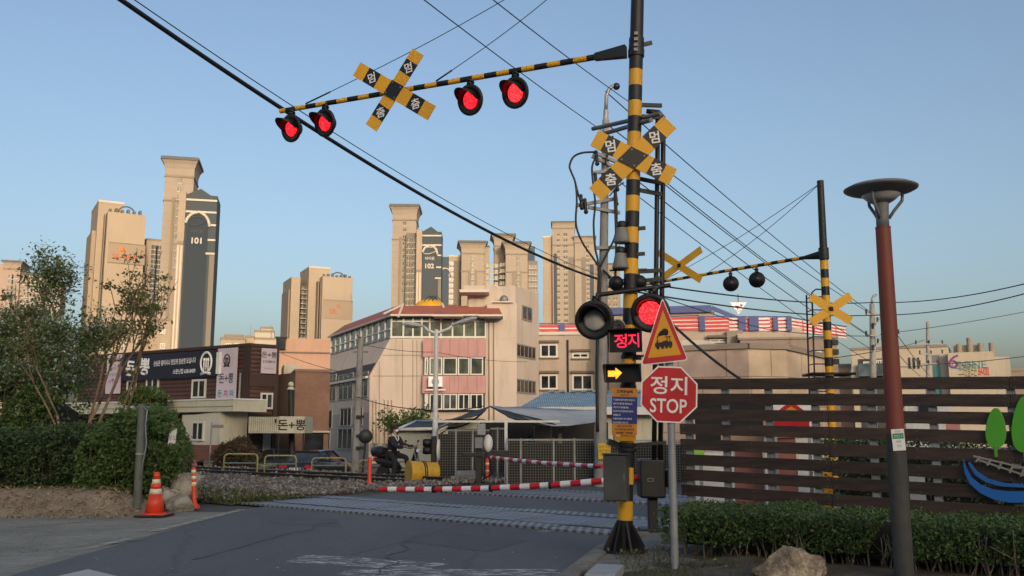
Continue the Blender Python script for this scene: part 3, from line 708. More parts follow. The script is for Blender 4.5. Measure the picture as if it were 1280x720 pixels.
o, (x0, x1, z0, z1) = t.block('far_wing', 743.5, 775, 331, 6, 10, C_STONED, C_ROOFG); t.win(x0+1, x1-1, 40, z1-3, 5.95, 3, 14, 1.6, 1.4)
# far left block behind the trees
t = Tower('apartment_tower', 'stepped pinkish tower half hidden behind the tree at the left edge', 40, 450, R(-10))
C_PINKW = mat('wall_pinkish', (.4, .3, .25), .85, .07, .05)
o, (x0, x1, z0, z1) = t.block('shaft', -14, 26, 329, 0, 14, C_PINKW); t.cap(x0+6, x1, 0, 14, z1-1.5, 3.2, 1.2); t.win(x0+8, x1-1, 20, z1-4, -.05, 2, 20, 1.6, 1.4)
o, (x0, x1, z0, z1) = t.block('middle_wing', 26.2, 58, 343, 2, 14, C_PINKW, C_ROOFG); t.win(x0+1, x1-1, 10, z1-2, 1.95, 4, 20, 1.6, 1.4)
o, (x0, x1, z0, z1) = t.block('right_wing', 58.2, 77, 351, 3, 14, C_PINKW, C_STONED); t.win(x0+.6, x1-.6, 10, z1-2, 2.95, 3, 20, 1.4, 1.4)
# ================================================================= buildings
C_SIDING = wavemat('brown_siding', (.035, .016, .012), (.1, .045, .032), 1.5, direction='Z', rough=.6, dist=.03, pos=(.1, .35))
C_DKBROWN = mat('dark_brown_trim', (.045, .022, .018), .6, .15, 2)
C_SIGNBK = mat('sign_navy_black', (.016, .017, .03), .5, .2, 1)
C_CREAM = mat('cream_panel', (.55, .53, .42), .6, .06, 1.5, dirt=.3)
C_LILAC = mat('banner_lilac', (.55, .47, .54), .6, .05, 1)
C_INK = mat('ink_black', (.02, .02, .025), .7, .1, 3)
C_INKP = mat('ink_pink', (.5, .05, .2), .7, .1, 3)
C_INKT = mat('ink_teal', (.06, .25, .3), .7, .1, 3)
C_INKV = mat('ink_grey', (.2, .2, .22), .7, .1, 3)
C_WFRAME = mat('window_frame', (.6, .6, .56), .5, .05, 2)
C_DFRAME = mat('window_frame_grey', (.25, .25, .24), .5, .08, 2)
C_GLASSL = glassmat('pale_glass', (.13, .15, .12), .12)
C_GLASSM = glassmat('brown_glass', (.1, .075, .06), .15)
C_BRICKR = brickmat('brick_red', (.17, .06, .04), (.2, .08, .055), (.2, .17, .15), 4)
C_BRICKB = brickmat('brick_brown', (.3, .16, .115), (.34, .185, .13), (.27, .19, .15), 3.2)
C_MORTARW = mat('wall_render_grey', (.27, .2, .175), .9, .08, .6, dirt=.3)
C_APRICOT = mat('wall_apricot', (.56, .34, .235), .9, .06, .6, dirt=.15)
def fork_emblem(mb, L, x, z, s, m):
    mb.tube([L @ Vector((x + .36*s*math.cos(a), z + .45*s*math.sin(a) + .08*s, .02)) for a in [R(-60+300*k/18+0) if False else R(-70+320*k/18) for k in range(19)]], .05*s, m, 5)
    for dx in (-.14, 0, .14):
        mb.tube([L @ Vector((x+dx*s, z-.28*s, .02)), L @ Vector((x+dx*s, z+.12*s, .02))], .03*s, m, 5)
        mb.sphere(L @ Vector((x+dx*s, z+.2*s, .02)), .07*s, m, 8, (.8, .5, 1.3))
    mb.tube([L @ Vector((x-.32*s, z-.42*s, .02)), L @ Vector((x, z-.36*s, .02)), L @ Vector((x+.32*s, z-.42*s, .02))], .06*s, m, 5)
# --- restaurant with brown siding
A_, B_ = Vector((-22.4, 52.3, 0)), Vector((-12.9, 46, 0))
f = Fac(A_, B_-A_); r = thing('restaurant', 'dark brown clad two storey restaurant with black name board and banners', 'restaurant', f.o)
xr, ztop = f.xz(313, 433); x0 = -3.
pa = f.T @ Vector((x0, 0, 0)); pb = f.T @ Vector((xr, 0, 0)); pcx = B_ + Vector((1.22, .95, 0))
foot = [(pa.x, pa.y), (pb.x, pb.y), (pcx.x, pcx.y), (pcx.x-2.2, pcx.y+7), (pa.x+.5, pa.y+8)]
mb = MB(); mb.poly(foot, 0, ztop, C_SIDING); mb.build('wall', r)
mb = f.mb(); mb.bx(x0-.05, xr+.06, -.08, .3, ztop+.003, ztop+.16, C_DKBROWN); mb.build('roof_edge', r)
mb = f.mb(); mb.bx(xr-.38, xr+.02, -.1, .3, 0, ztop-.01, C_DKBROWN); mb.build('corner_post', r)
f2 = Fac(B_ + Vector((.03, -.03, 0)), Vector((1.22, .95, 0))); xe, _ = f2.xz(348, 436)
mb = f2.mb(); mb.bx(.0, xe, -.03, .25, ztop+.004, ztop+.15, C_DKBROWN); mb.bx(0, xe, -.05, .018, ztop-1.95, ztop-1.35, C_DKBROWN); mb.bx(xe-.2, xe+.02, -.06, .018, 0, ztop, C_DKBROWN); mb.build('side_wall', r)
# name board
xa, za = f.xz(153, 442, -.2); xb, zb = f.xz(270, 470, -.2); za = f.xz(270, 437, -.2)[1]
mb = f.mb(); mb.bx(xa, xb, -.2, -.01, zb, za, C_SIGNBK); mb.bx(xb+.08, xb+.28, -.3, -.01, zb+.1, za-.15, WHITE); L = f.sign(-.2); mb.T = None
H = za-zb; zc = (za+zb)/2
xx = lambda u, v=455: f.xz(u, v, -.2)[0]
zz_ = lambda u, v: f.xz(u, v, -.2)[1]
mb.text('돈', .82, SIGNW, xx(163.5), zc-.02, .02, rot=R(-6), bold=.03, L=L); mb.text('+', .38, SIGNW, xx(172.3), zc-.05, .02, bold=.05, L=L); mb.text('뽕', .9, SIGNW, xx(181.5), zc+.02, .02, rot=R(-4), bold=.03, L=L)
mb.text('손님은 왕이시니 맛있게 정성껏 모십니다', .3, SIGNW, (xx(192.5)+xx(245))/2, zc+.18, .02, rot=R(1), bold=.02, wide=xx(245)-xx(192.5), L=L)
mb.text('소문난집 638-8489', .26, SIGNW, (xx(217)+xx(245))/2, zc-.33, .02, bold=.02, wide=xx(245)-xx(217), L=L)
fork_emblem(mb, L, xx(258), zc-.05, 1.15, SIGNW); mb.build('name_board', r)
# banners
def banner(u0, u1, v0, v1, y, fn):
    xa, za = f.xz(u0, v0, y); xb, _ = f.xz(u1, v0, y); zb = f.xz((u0+u1)/2, v1, y)[1]
    mb = f.mb(); mb.bx(xa, xb, y, y+.04, zb, za, C_LILAC); L = f.sign(y); mb.T = None; fn(mb, L, xa, xb, zb, za); return mb.build('banner', r)
def fn(mb, L, xa, xb, zb, za):
    w_ = xb-xa; c = (xa+xb)/2
    fork_emblem(mb, L, c, za-.65, .62, C_INK)
    mb.text('돈+뽕', .5, C_INK, c, za-1.5, .01, bold=.01, wide=w_*.72, L=L)
    for k, (s, m_) in enumerate((('돈가스', C_INKT), ('치즈돈', C_INKP), ('파볼면', C_INKT))):
        for j, ch in enumerate(s): mb.text(ch, .34, m_, xa+w_*(.2+.3*k), za-2.25-.62*j, .01, bold=.02, L=L)
    for j, (s, m_) in enumerate((('구치크', C_INKV), ('이 즈', C_INKP), ('면짬뽕', C_INKP), ('콩국수', C_INKV))): mb.text(s, .28, m_, c, za-4.1-.5*j, .01, L=L)
banner(272.5, 297, 436, 545, -.13, fn)
def fn2(mb, L, xa, xb, zb, za):
    w_ = xb-xa; c = (xa+xb)/2
    mb.text('단체환영', .26, C_INK, c, za-.3, .01, bold=.01, wide=w_*.8, L=L); mb.text('점심특선', .22, C_INKV, c, za-.75, .01, wide=w_*.7, L=L)
    mb.text('가족모임', .2, C_INKV, c, za-1.1, .01, wide=w_*.6, L=L); mb.text('2층 연회석', .16, C_INKP, c, za-1.5, .01, wide=w_*.7, L=L)
banner(134.5, 152.5, 444, 492, -.13, fn2)
xa = .55; xb = xe-.12
mb = f2.mb(); za, zb = ztop-.06, ztop-1.3; mb.bx(xa, xb, -.1, -.06, zb, za, C_LILAC); L = f2.sign(-.1); mb.T = None; c = (xa+xb)/2; w_ = xb-xa
mb.text('돈+뽕', .3, C_INK, c, za-.32, .01, bold=.01, L=L)
mb.text('돈가스와 짬뽕의 만남', .13, C_INK, c, za-.66, .01, bold=.02, wide=w_*.8, L=L); mb.text('점심특선', .1, C_INKV, c, za-1., .01, wide=w_*.6, L=L); mb.build('banner', r)
for (u0, u1, v0, v1) in ((160, 171, 475, 499), (184, 199.5, 472, 499), (241, 258.5, 474.5, 498)): window(f, r, u0, u1, v0, v1, 0, C_WFRAME, GLASSD, 1, 0, .1)
window_xz(f2, r, xe*.42, xe*.88, ztop-3.05, ztop-2.25, .02, C_WFRAME, GLASSD, 1, 0, .09)
mb = f.mb(); x_, z_ = f.xz(303, 466); mb.tube([(x_, -.12, z_), (x_, -.14, 1.8), (x_-.1, -.14, .2)], .05, GALV); mb.build('drain_pipe', r)
# porch roof and white booth
mb = f.mb(); xa, za = f.xz(106, 500, -2.2); xb, zb = f.xz(292, 499.5, -2.2); zl = f.xz(250, 515, -2.2)[1]
mb.bx(-6.5, xb, -2.2, -.2, zl, zb, C_CREAM); mb.bx(-6.5, xb+.03, -2.24, -.25, zb+.002, zb+.07, WHITE); mb.bx(-6.5, xb+.02, -2.22, -2.2, zl+.22, zl+.26, C_DFRAME); mb.build('porch_roof', r, bevel=.04)
mb = f.mb(); xa, za = f.xz(228, 516, -2.1); xb, _ = f.xz(275.5, 522, -2.1); zk = f.xz(250, 556, -2.1)[1]
mb.prism([(xa, -2.1, zk), (xb, -2.1, zk), (xb, -2.1, zk+1.55), (xa+(xb-xa)*.35, -2.1, zl-.12), (xa, -2.1, zl-.12)], (0, 1.6, 0), mat('booth_white', (.55, .53, .46), .6, .06, 1.2, dirt=.3)); mb.build('booth_wall', r)
mb = f.mb(); mb.bx(xa, xb+.03, -2.13, -.5, 0, zk-.003, C_BRICKR); mb.build('booth_base', r)
window(f, r, 241, 256, 527, 551, -2.12, C_WFRAME, GLASSD, 1, 0, .08)
mb = f.mb(); 
for u in (112, 180, 262): 
    x_ = f.xz(u, 540, -2.0)[0]; mb.bx(x_-.06, x_+.06, -2.06, -1.94, 0, zl-.002, C_DFRAME)
mb.build('porch_post', r)
mb = f.mb(); mb.bx(-4, xr-2.2, -.06, -.012, .9, zl-.3, GLASSD); mb.build('shop_front', r)
# entrance canopy with the name again
f3 = Fac(G(311, 573) if False else (B_ + Vector((-.2, -2.2, 0))), Vector((1, .02, 0)))
xa, za = f3.xz(311, 521); xb, _ = f3.xz(381, 523.5); zb = f3.xz(345, 541.5)[1]; xm = f3.xz(349, 521)[0]
mb = f3.mb(); mb.bx(xa, xm, 0, 2., zb, za, wavemat('cream_ribs', (.36, .34, .25), (.5, .48, .38), 3.2, direction='X', rough=.6, dist=.02)); mb.bx(xm+.01, xb, 0, 2., zb, za+.02, C_CREAM); L = f3.sign(0); mb.T = None
c = xm+(xb-xm)*.5; mb.text('돈+뽕', .5, C_INK, c, (za+zb)/2, .01, bold=.02, L=L); mb.text('\'', .2, C_INK, c-.75, za-.2, .01, bold=.02, L=L); mb.build('canopy', r, bevel=.02)
for x_ in (xm, xb-.06):
    mb = f3.mb(); mb.bx(x_-.03, x_+.03, .05, .11, 0, zb-.002, BLACK); mb.build('canopy_post', r)
mb = f2.mb(); mb.bx(.25, xe-.25, -.05, .015, 0, 2.3, mat('doorway_dark', (.015, .013, .013), .4, .2, 2)); mb.bx(.8, 1.2, -.1, -.051, .1, 2., C_DFRAME); mb.build('entrance', r)
# --- brick neighbour and apricot block
f = fac_at(379, 50, R(4)); r = thing('brick_building', 'brown brick building with a grey rendered side, right of the restaurant', 'building', f.o)
x0, z1 = f.xz(369.5, 464.5); x1, _ = f.xz(413, 464)
mb = f.mb(); mb.bx(x0, x1, 0, 7, 0, z1, C_BRICKB); mb.bx(x0-.05, x1+.05, -.06, 7, z1+.002, z1+.14, C_MORTARW); mb.build('wall', r)
mb = f.mb(); xl, zl = f.xz(348, 466, 2.); mb.prism([(x0-.01, .02, 0), (x0-.01, 8, 0), (xl-.6, 8, 0), (xl, 2., 0)], (0, 0, z1-.05), C_MORTARW); mb.build('side_wall', r)
mb = f.mb(); xa, za = f.xz(381, 541, -.02); xb, zb = f.xz(404, 558, -.02); mb.bx(xa, xb, -.06, -.004, .2, za, GLASSD); mb.bx(xa-.1, xb+.3, -.2, -.01, za+.01, za+.1, C_CREAM); mb.build('shutter', r)
mb = f.mb(); xa, za = f.xz(355, 461, 3); xb, _ = f.xz(374, 461, 3); mb.bx(xa, xb, 3, 6, z1-.1, za+.25, C_CREAM); mb.build('roof_vent', r)
f = fac_at(366, 47.5); o_ = P(366, 560, 45.5); mb = MB(); x_ = o_.x; p0, p1 = Vector((o_.x, 45.5, 0)), P(363.5, 487, 45.5)
mb.cyl(p0, p1, .16, BLACK, .13); mb.cyl(p1, p1+Vector((0, 0, .12)), .2, C_CREAM, .12); mb.sphere(p1+Vector((0, 0, .25)), .14, C_CREAM)
tag(mb.build('chimney_pipe', loc=p0), 'thin black upright pipe with a pale cap in front of brown brick wall', 'pipe')
f = fac_at(380, 62); r = thing('apricot_building', 'sunlit apricot block rising behind the brown brick building', 'building', f.o)
mb = f.mb(); f.box(mb, 350, 413.5, 422.5, None, 0, 7, C_APRICOT); mb.build('wall', r); mb = f.mb(); xa, za = f.xz(345.5, 423, -.1); xb, zb = f.xz(357, 437, -.1)
mb.bx(xa, xb, -.3, -.01, zb, za, GLASSD); mb.bx(xa-.08, xb+.08, -.34, -.01, za+.002, za+.1, C_INK); mb.build('roof_box', r); mb = f.mb(); mb.bx(f.xz(352, 423)[0], f.xz(413, 423)[0], -.12, -.002, za-.9, za-.82, C_MORTARW); mb.build('cable_tray', r)
# --- small blocks at the feet of the towers
C_LOWB = mat('wall_low_beige', (.42, .33, .24), .85, .08, .3, dirt=.2)
def lowblock(name, label, u, D, boxes, wins, m_, cat='building', group=None):
    f = fac_at(u, D); r = thing(name, label, cat, f.o, group)
    for (u0, u1, v0, y0, d) in boxes:
        mb = f.mb(); a, b, c, z = f.box(mb, u0, u1, v0, None, y0, y0+d, m_); mb.bx(a-.1, b+.1, y0-.1, y0+d, z+.002, z+.35, C_STONED); mb.build('wall', r)
    for (u0, u1, v0, v1, y) in wins: window(f, r, u0, u1, v0, v1, y, C_WFRAME, GLASSD, 1, 0, .12)
    return f, r
lowblock('annex_building', 'low beige annex with four small windows at the foot of the pale orange tower', 183, 160, [(160, 178, 416, 0, 10), (178, 214, 400, 3, 10)], [(170, 174.5, 427, 434, -.05), (200, 207, 411, 418, 2.95), (200, 206.5, 429, 436, 2.95), (152, 158, 428, 436, 0)], C_LOWB)
f, r = lowblock('rooftop_building', 'low cream rooftop with a row of dark openings above the restaurant', 292, 150, [(276, 307, 424, 0, 8), (307.5, 318, 422, 2, 8), (281, 304, 420.5, 3, 6)], [(282, 289, 429, 433, -.05), (293, 299, 429, 433, -.05)], C_LOWB)
f, r = lowblock('white_rooftop_house', 'sunlit white stepped house above the restaurant roof, under the tall tower', 330, 170, [(312, 346, 424, 0, 8), (318, 343, 415, 3, 8), (326, 341, 410.5, 6, 8)], [], mat('wall_white_lit', (.5, .44, .36), .85, .1, .3))
mb = f.mb(); 
for u in (313.5, 340): 
    x_, z_ = f.xz(u, 404, 0); mb.cyl((x_, 1, 3), (x_, 1, z_), .12, GALV, .05)
mb.build('antenna', r)
# --- the big house with the brown roof
Yb = 70.
fb = Fac((0, Yb, 0), (1, 0, 0)); r = thing('brown_roofed_house', 'pale five storey house with brown mansard roof and pink panelled bay', 'building', (-5, Yb, 0))
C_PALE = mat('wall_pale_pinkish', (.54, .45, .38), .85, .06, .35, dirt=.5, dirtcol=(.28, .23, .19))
C_GREYW = mat('wall_side_shaded', (.33, .31, .3), .85, .06, .35, dirt=.3)
C_PINK = mat('panel_pink', (.46, .25, .24), .7, .07, 1.2, dirt=.3, island=.06)
C_ROOFB = mat('roof_brown_red', (.36, .115, .075), .7, .12, 1.2, dirt=.3)
C_DROOF = mat('roof_dark_brown', (.045, .028, .026), .7, .15, 1.)
q = lambda u, v, y=0.: (lambda a: Vector((a[0], Yb+y, a[1])))(fb.xz(u, v, y))
dv = Vector((-7, 14.6, 0)).normalized()*17.5
g0 = lambda u, y=0.: Vector((fb.xz(u, 540, y)[0], Yb+y, 0))
mb = MB(); mb.prism([g0(462), g0(646), q(646, 397), q(610, 397), q(610, 423), q(488, 423), q(462, 470)], dv, C_PALE); mb.build('wall', r)
# stripes where the panels of the front join
mb = MB()
for u in (474, 503, 516, 521): a, b = q(u, 425 if u > 488 else 452, -.012), q(u, 556, -.012); mb.bar(a, b, .05, .03, C_STONED)
for v in (444, 470): mb.bar(q(478 if v < 450 else 466, v, -.012), q(527, v, -.012), .03, .05, C_STONED)
mb.build('wall_joints', r)
# grey skin that paints the shade of the left flank + its windows
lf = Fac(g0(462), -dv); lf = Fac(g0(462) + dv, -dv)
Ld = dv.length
mb = lf.mb(); zt = fb.xz(462, 470)[1]; mb.bx(.02, Ld-.02, -.05, -.004, 0, zt-.03, C_GREYW); mb.build('shade_skin', r)
def lfx(u, v): return lf.xz(u, v, -.05)
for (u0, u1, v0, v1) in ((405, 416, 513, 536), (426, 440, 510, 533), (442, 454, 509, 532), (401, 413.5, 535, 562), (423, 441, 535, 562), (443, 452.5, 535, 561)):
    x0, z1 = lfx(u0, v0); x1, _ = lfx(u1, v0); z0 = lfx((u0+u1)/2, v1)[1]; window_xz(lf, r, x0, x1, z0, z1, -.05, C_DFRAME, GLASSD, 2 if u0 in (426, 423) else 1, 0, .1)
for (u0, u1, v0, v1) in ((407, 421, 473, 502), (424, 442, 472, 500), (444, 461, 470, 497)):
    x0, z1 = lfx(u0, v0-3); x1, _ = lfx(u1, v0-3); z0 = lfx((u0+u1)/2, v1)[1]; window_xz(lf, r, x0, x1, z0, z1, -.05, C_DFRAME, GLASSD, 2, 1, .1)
# dark skirt roof over the flank, and the glazed floor above it
zs = fb.xz(487, 431)[1]; ze = fb.xz(487, 424)[1]
pts = [q(462.5, 470) + Vector((-.25, 0, .0)), q(488, 424.5) + Vector((0, 0, 0)), q(488, 430) + Vector((.1, 0, 0)), q(466, 470) + Vector((0, 0, 0))]
mb = MB(); mb.prism([p + Vector((0, .25, 0)) for p in pts], dv*.99, C_DROOF); mb.prism([pts[0] + Vector((-.12, .2, -.18)), pts[0] + Vector((.1, .2, -.1)), pts[0] + Vector((.1, .2, .02)), pts[0] + Vector((-.12, .2, .02))], dv*.99, C_TRIM); mb.build('skirt_roof', r)
zr0, zr1 = fb.xz(488, 423)[1], fb.xz(488, 397)[1]
mb = MB(); mb.prism([q(488.5, 423) , q(609.5, 423), Vector((q(609.5, 423).x, Yb, zr1)), Vector((q(488.5, 423).x, Yb, zr1))], dv, C_GLASSL); mb.build('glazed_floor', r)
def post_row(us, name):
    for u in us:
        mb = MB(); a = q(u, 423, -.06); mb.bx(a.x-.06, a.x+.06, Yb-.1, Yb-.003, zr0, zr1, C_WFRAME); mb.build(name, r)
post_row((489, 504, 516, 527, 537, 551, 565.5, 580, 594, 607), 'window_post')
mb = MB(); a, b = q(489, 423), q(607, 423); mb.bx(a.x, b.x, Yb-.09, Yb-.004, zr0+.02, zr0+.16, C_WFRAME); mb.bx(a.x, b.x, Yb-.09, Yb-.004, zr1-.35, zr1-.24, C_WFRAME); mb.build('window_rail', r)
lf2 = Fac(Vector((q(488.5, 423).x, Yb, 0)) + dv, -dv)
for k in range(11):
    mb = lf2.mb(); x_ = Ld*k/11+.3; mb.bx(x_-.06, x_+.06, -.1, -.004, zr0, zr1, C_WFRAME if k % 3 else WHITE); mb.build('window_post', r)
mb = lf2.mb(); mb.bx(0, Ld, -.09, -.004, zr0+.02, zr0+.2, C_DFRAME); mb.bx(0, Ld, -.09, -.004, zr1-.9, zr1-.8, C_WFRAME); mb.build('window_rail', r)
# mansard roof
xe0, xe1 = q(483, 396).x, q(627, 396).x; ze_ = fb.xz(550, 396.5)[1]; zd = fb.xz(550, 380.5)[1]
def ring(x0, x1, y0, y1, z):      # parallelogram that follows the flank
    s = dv/ dv.y
    return [Vector((x0 + s.x*(y0), Yb+y0, z)), Vector((x1, Yb+y0, z)), Vector((x1, Yb+y1, z)), Vector((x0 + s.x*y1, Yb+y1, z))]
mb = MB(); mb.loft([ring(xe0, xe1, -.9, 15.6, ze_), ring(xe0, xe1, -.9, 15.6, ze_+.12)], C_TRIM, False)
mb.loft([ring(xe0+.05, xe1-.05, -.85, 15.5, ze_+.125), ring(xe0+1.05, xe1-1.3, .8, 14, zd)], C_ROOFB, False); mb.build('roof', r)
mb = MB()
for (u0, u1, u2, u3) in ((544, 579, 553, 570), (600, 628, 607, 622)):
    zq = fb.xz(550, 379.5)[1]; y0, y1 = -1.6, -.2
    a, b, c, d = (fb.xz(u, 396)[0] for u in (u0, u1, u2, u3))
    mb.loft([[Vector((a, Yb+y0, ze_+.02)), Vector((b, Yb+y0, ze_+.02)), Vector((b, Yb+3, ze_+.02)), Vector((a, Yb+3, ze_+.02))], [Vector((c, Yb+y1+1, zq)), Vector((d, Yb+y1+1, zq)), Vector((d, Yb+3, zq)), Vector((c, Yb+3, zq))]], C_ROOFB, False)
    mb.bx(a-.05, b+.05, Yb+y0-.06, Yb+3, ze_-.13, ze_+.015, C_TRIM)
mb.build('roof_hip', r)
mb = MB()
for u in (558, 498): mb.bar(q(u, 396, -1.2), q(u+(-5 if u > 520 else 6), 380, .8), .14, .1, C_TRIM)
mb.bar(Vector((xe0-.1, Yb-.9, ze_+.15)), Vector((xe0+1.0, Yb+.8, zd+.05)), .16, .12, C_TRIM); mb.build('roof_ridge_cap', r)
# pink bay
y_ = -.7; x0, _ = fb.xz(529, 424, y_); x1, _ = fb.xz(607.5, 424, y_)
for (v0, v1) in ((423.5, 446), (469.5, 491.5)):
    za, zb = fb.xz(560, v0, y_)[1], fb.xz(560, v1, y_)[1]; mb = MB(); mb.bx(x0, x1, Yb+y_, Yb-.005, zb, za, C_PINK)
    for k in range(1, 7): xk = x0+(x1-x0)*k/7; mb.bx(xk-.02, xk+.02, Yb+y_-.025, Yb+y_-.004, zb+.05, za-.05, mat('panel_pink_seam', (.36, .15, .15), .7, .1, 1))
    mb.build('pink_panel', r)
for (v0, v1) in ((446, 469.5), (491.5, 513)):
    za, zb = fb.xz(560, v0, y_)[1], fb.xz(560, v1, y_)[1]; mb = MB(); mb.bx(x0+.08, x1-.08, Yb+y_+.12, Yb-.006, zb+.003, za-.003, C_DKBROWN); mb.build('bay_core', r)
    for (u0, u1) in ((531, 535.5), (537, 553), (554, 571.5), (572.5, 587), (588, 604)): window(fb, r, u0, u1, v0+.8, v1-.8, y_+.1, C_WFRAME, C_GLASSL if v0 < 480 else GLASSD, 0 if v0 < 480 else 1, 0, .09)
mb = MB(); a = q(541, 471, -.9); mb.bx(a.x-.3, a.x+.75, Yb-1.25, Yb-.72, a.z-.75, a.z, SIGNW); mb.cyl((a.x+.22, Yb-1.26, a.z-.38), (a.x+.22, Yb-1.24, a.z-.38), .28, C_DFRAME); mb.build('air_conditioner', r, bevel=.03)
mb = MB(); a = q(539, 471, -1.); mb.bx(a.x-.35, a.x+1.1, Yb-1.3, Yb-1.2, a.z-1.0, a.z-.92, WHITE); mb.build('bracket', r)
# stair tower with a slanting right face
yt = 1.; xt0, ztt = fb.xz(584, 362, yt); xt1, zt1 = fb.xz(644.5, 357, yt); xt2 = PL(673, 360, Vector((0, Yb+5.2, 0)), Vector((0, 1, 0))).x
mb = MB(); fp = [(xt1-.02, Yb+yt), (xt2, Yb+5.2), (xt2-4, Yb+12), (xt0, Yb+9), (xt0, Yb+yt+.6)]
mb.poly(fp, 0, zt1, C_PALE); mb.build('stair_tower', r)
tf = Fac(Vector((xt1, Yb+yt, 0)), Vector((xt2-xt1, 4.2, 0)))
for (u0, u1, v0, v1, nv) in ((652, 664.5, 381, 401, 1), (645, 669, 429, 448, 4), (645, 669, 473, 492, 4)): window(tf, r, u0, u1, v0, v1, 0, C_DFRAME, C_GLASSM, nv, 0, .1)
mb = MB(); mb.bx(q(608.5, 400).x, q(646, 400).x, Yb-.02, Yb+3, zr0, fb.xz(625, 379, 0)[1], C_PALE); mb.bx(q(615, 400).x, q(641, 400).x, Yb-.3, Yb+3, fb.xz(625, 378.6, 0)[1], fb.xz(625, 377, 0)[1], C_TRIM); mb.build('gable_wall', r)
mb = MB(); a = q(590, 366, 0.); mb.bx(a.x-.9, a.x+1.3, Yb-1., Yb+1, a.z-.1, a.z+.12, C_TRIM); mb.bx(a.x-.6, a.x+1., Yb-.7, Yb+1, a.z+.121, a.z+.45, C_PALE); mb.bx(a.x-.3, a.x+1.6, Yb+.6, Yb+1.6, zd-1, a.z-.101, C_PALE); mb.build('roof_hood', r)
a = q(630, 374, -.3); mb = MB(); mb.cyl(Vector((a.x, Yb+.5, a.z-.4)), Vector((a.x, Yb+.5, a.z)), .16, STEEL); mb.sphere((a.x, Yb+.5, a.z+.1), .33, STEEL, 10); mb.build('roof_ventilator', r)
mb = MB()
for u in (611, 617): mb.tube([q(u, 402, -.06), q(u+.4, 540, -.06)], .05, C_STONED)
mb.build('wall_pipe', r)
a = q(536, 383, 3.); z0 = zd-.15; mb = MB(Matrix.Translation((a.x, Yb+4, z0))); mb.lathe([(1.2, 0), (1.35, .25), (1.3, .5), (1.0, .85), (.55, 1.05), (0, 1.1)], mat('tank_yellow', (.68, .36, .02), .5, .1, 2))
for k in range(3): mb.tube([(-.5+.35*k, -1.15, .3), (-.3+.3*k, -.9, .95), (0+.3*k, -.6, 1.3), (.35+.25*k, -.5, 1.0)], .035, BLACK)
tag(mb.build('water_tank', loc=(a.x, Yb+4, z0)), 'round yellow tank on the ridge of the brown roof', 'tank')
# low wall and meters at the foot of the big house
mb = MB()
for u in (466, 470, 480.5, 485, 489.5):
    a = q(u, 559, -.1); mb.bx(a.x-.16, a.x+.16, Yb-.2, Yb-.014, a.z-.28, a.z+.28, STEEL); mb.tube([a + Vector((0, 0, .28)), q(u, 500, -.05)], .035, C_STONED)
mb.build('gas_meter', r)
# --- beige house behind the utility pole
f = fac_at(735, 88); r = thing('beige_house', 'beige two storey house with white sash windows and red roof railing', 'building', f.o)
C_BEIGE = mat('wall_tan', (.43, .35, .285), .85, .06, .4, dirt=.25); C_SILL = mat('sill_brown', (.15, .11, .085), .8, .1, 1)
C_RAILR = mat('railing_red', (.55, .06, .06), .5, .1, 1); C_RAILB = mat('railing_blue', (.06, .085, .24), .5, .1, 1); C_RAILW = mat('railing_white', (.75, .62, .6), .5, .06, 1)
mb = f.mb(); x0, x1, z0, z1 = f.box(mb, 660, 812, 419, None, 0, 12, C_BEIGE); mb.bx(x0-.1, x1+.1, -.15, 12, z1+.002, z1+.3, C_TRIM); mb.build('wall', r)
for (u0, u1, v0, v1) in ((674, 698, 430, 447), (714, 737, 441, 448), (674, 698, 468, 487), (714, 742, 468, 488), (772, 786, 442, 450), (770, 797, 468, 487)):
    window(f, r, u0+1, u1-1, v0, v1, 0, C_WFRAME, GLASSD, 1, 0, .16, sill=C_SILL)
    xa, za = f.xz(u0-1, v0-1.2); xb, _ = f.xz(u1+1, v0-1.2); mb = f.mb(); mb.bx(xa, xb, -.3, -.003, za, za+.22, C_SILL); mb.build('window_hood', r)
mb = f.mb(); x_, z_ = f.xz(709.5, 425); mb.cyl((x_, -.12, 0), (x_, -.12, z_), .09, C_INK); mb.build('drain_pipe', r)
def roof_rail(f, r, segs, y, v0, v1, red=True, nb=4):
    for (u0, u1, c) in segs:
        x0, z1 = f.xz(u0, v0, y); x1, _ = f.xz(u1, v0, y); z0 = f.xz((u0+u1)/2, v1, y)[1]; mb = f.mb()
        if c == 'b': mb.bx(x0, x1, y-.25, y+.2, z0, z1, C_RAILB); mb.build('railing_post', r); continue
        ma, mc = (C_RAILR, C_RAILW) if c == 'r' else (C_RAILW, C_RAILR)
        h = (z1-z0)/(2*nb)
        for k in range(nb): mb.bx(x0, x1, y-.08, y, z0+h*2*k, z0+h*(2*k+1.15), ma)
        mb.bx(x0, x1, y+.02, y+.05, z0, z1-h, mc); mb.bx(x0, x1, y-.12, y+.08, z1-h*.5, z1, C_RAILB)
        mb.build('railing_panel', r)
roof_rail(f, r, [(674, 699, 'r'), (699, 706, 'b'), (706, 744, 'r'), (744, 751, 'b'), (751, 800, 'r')], .2, 404, 419.5, nb=3)
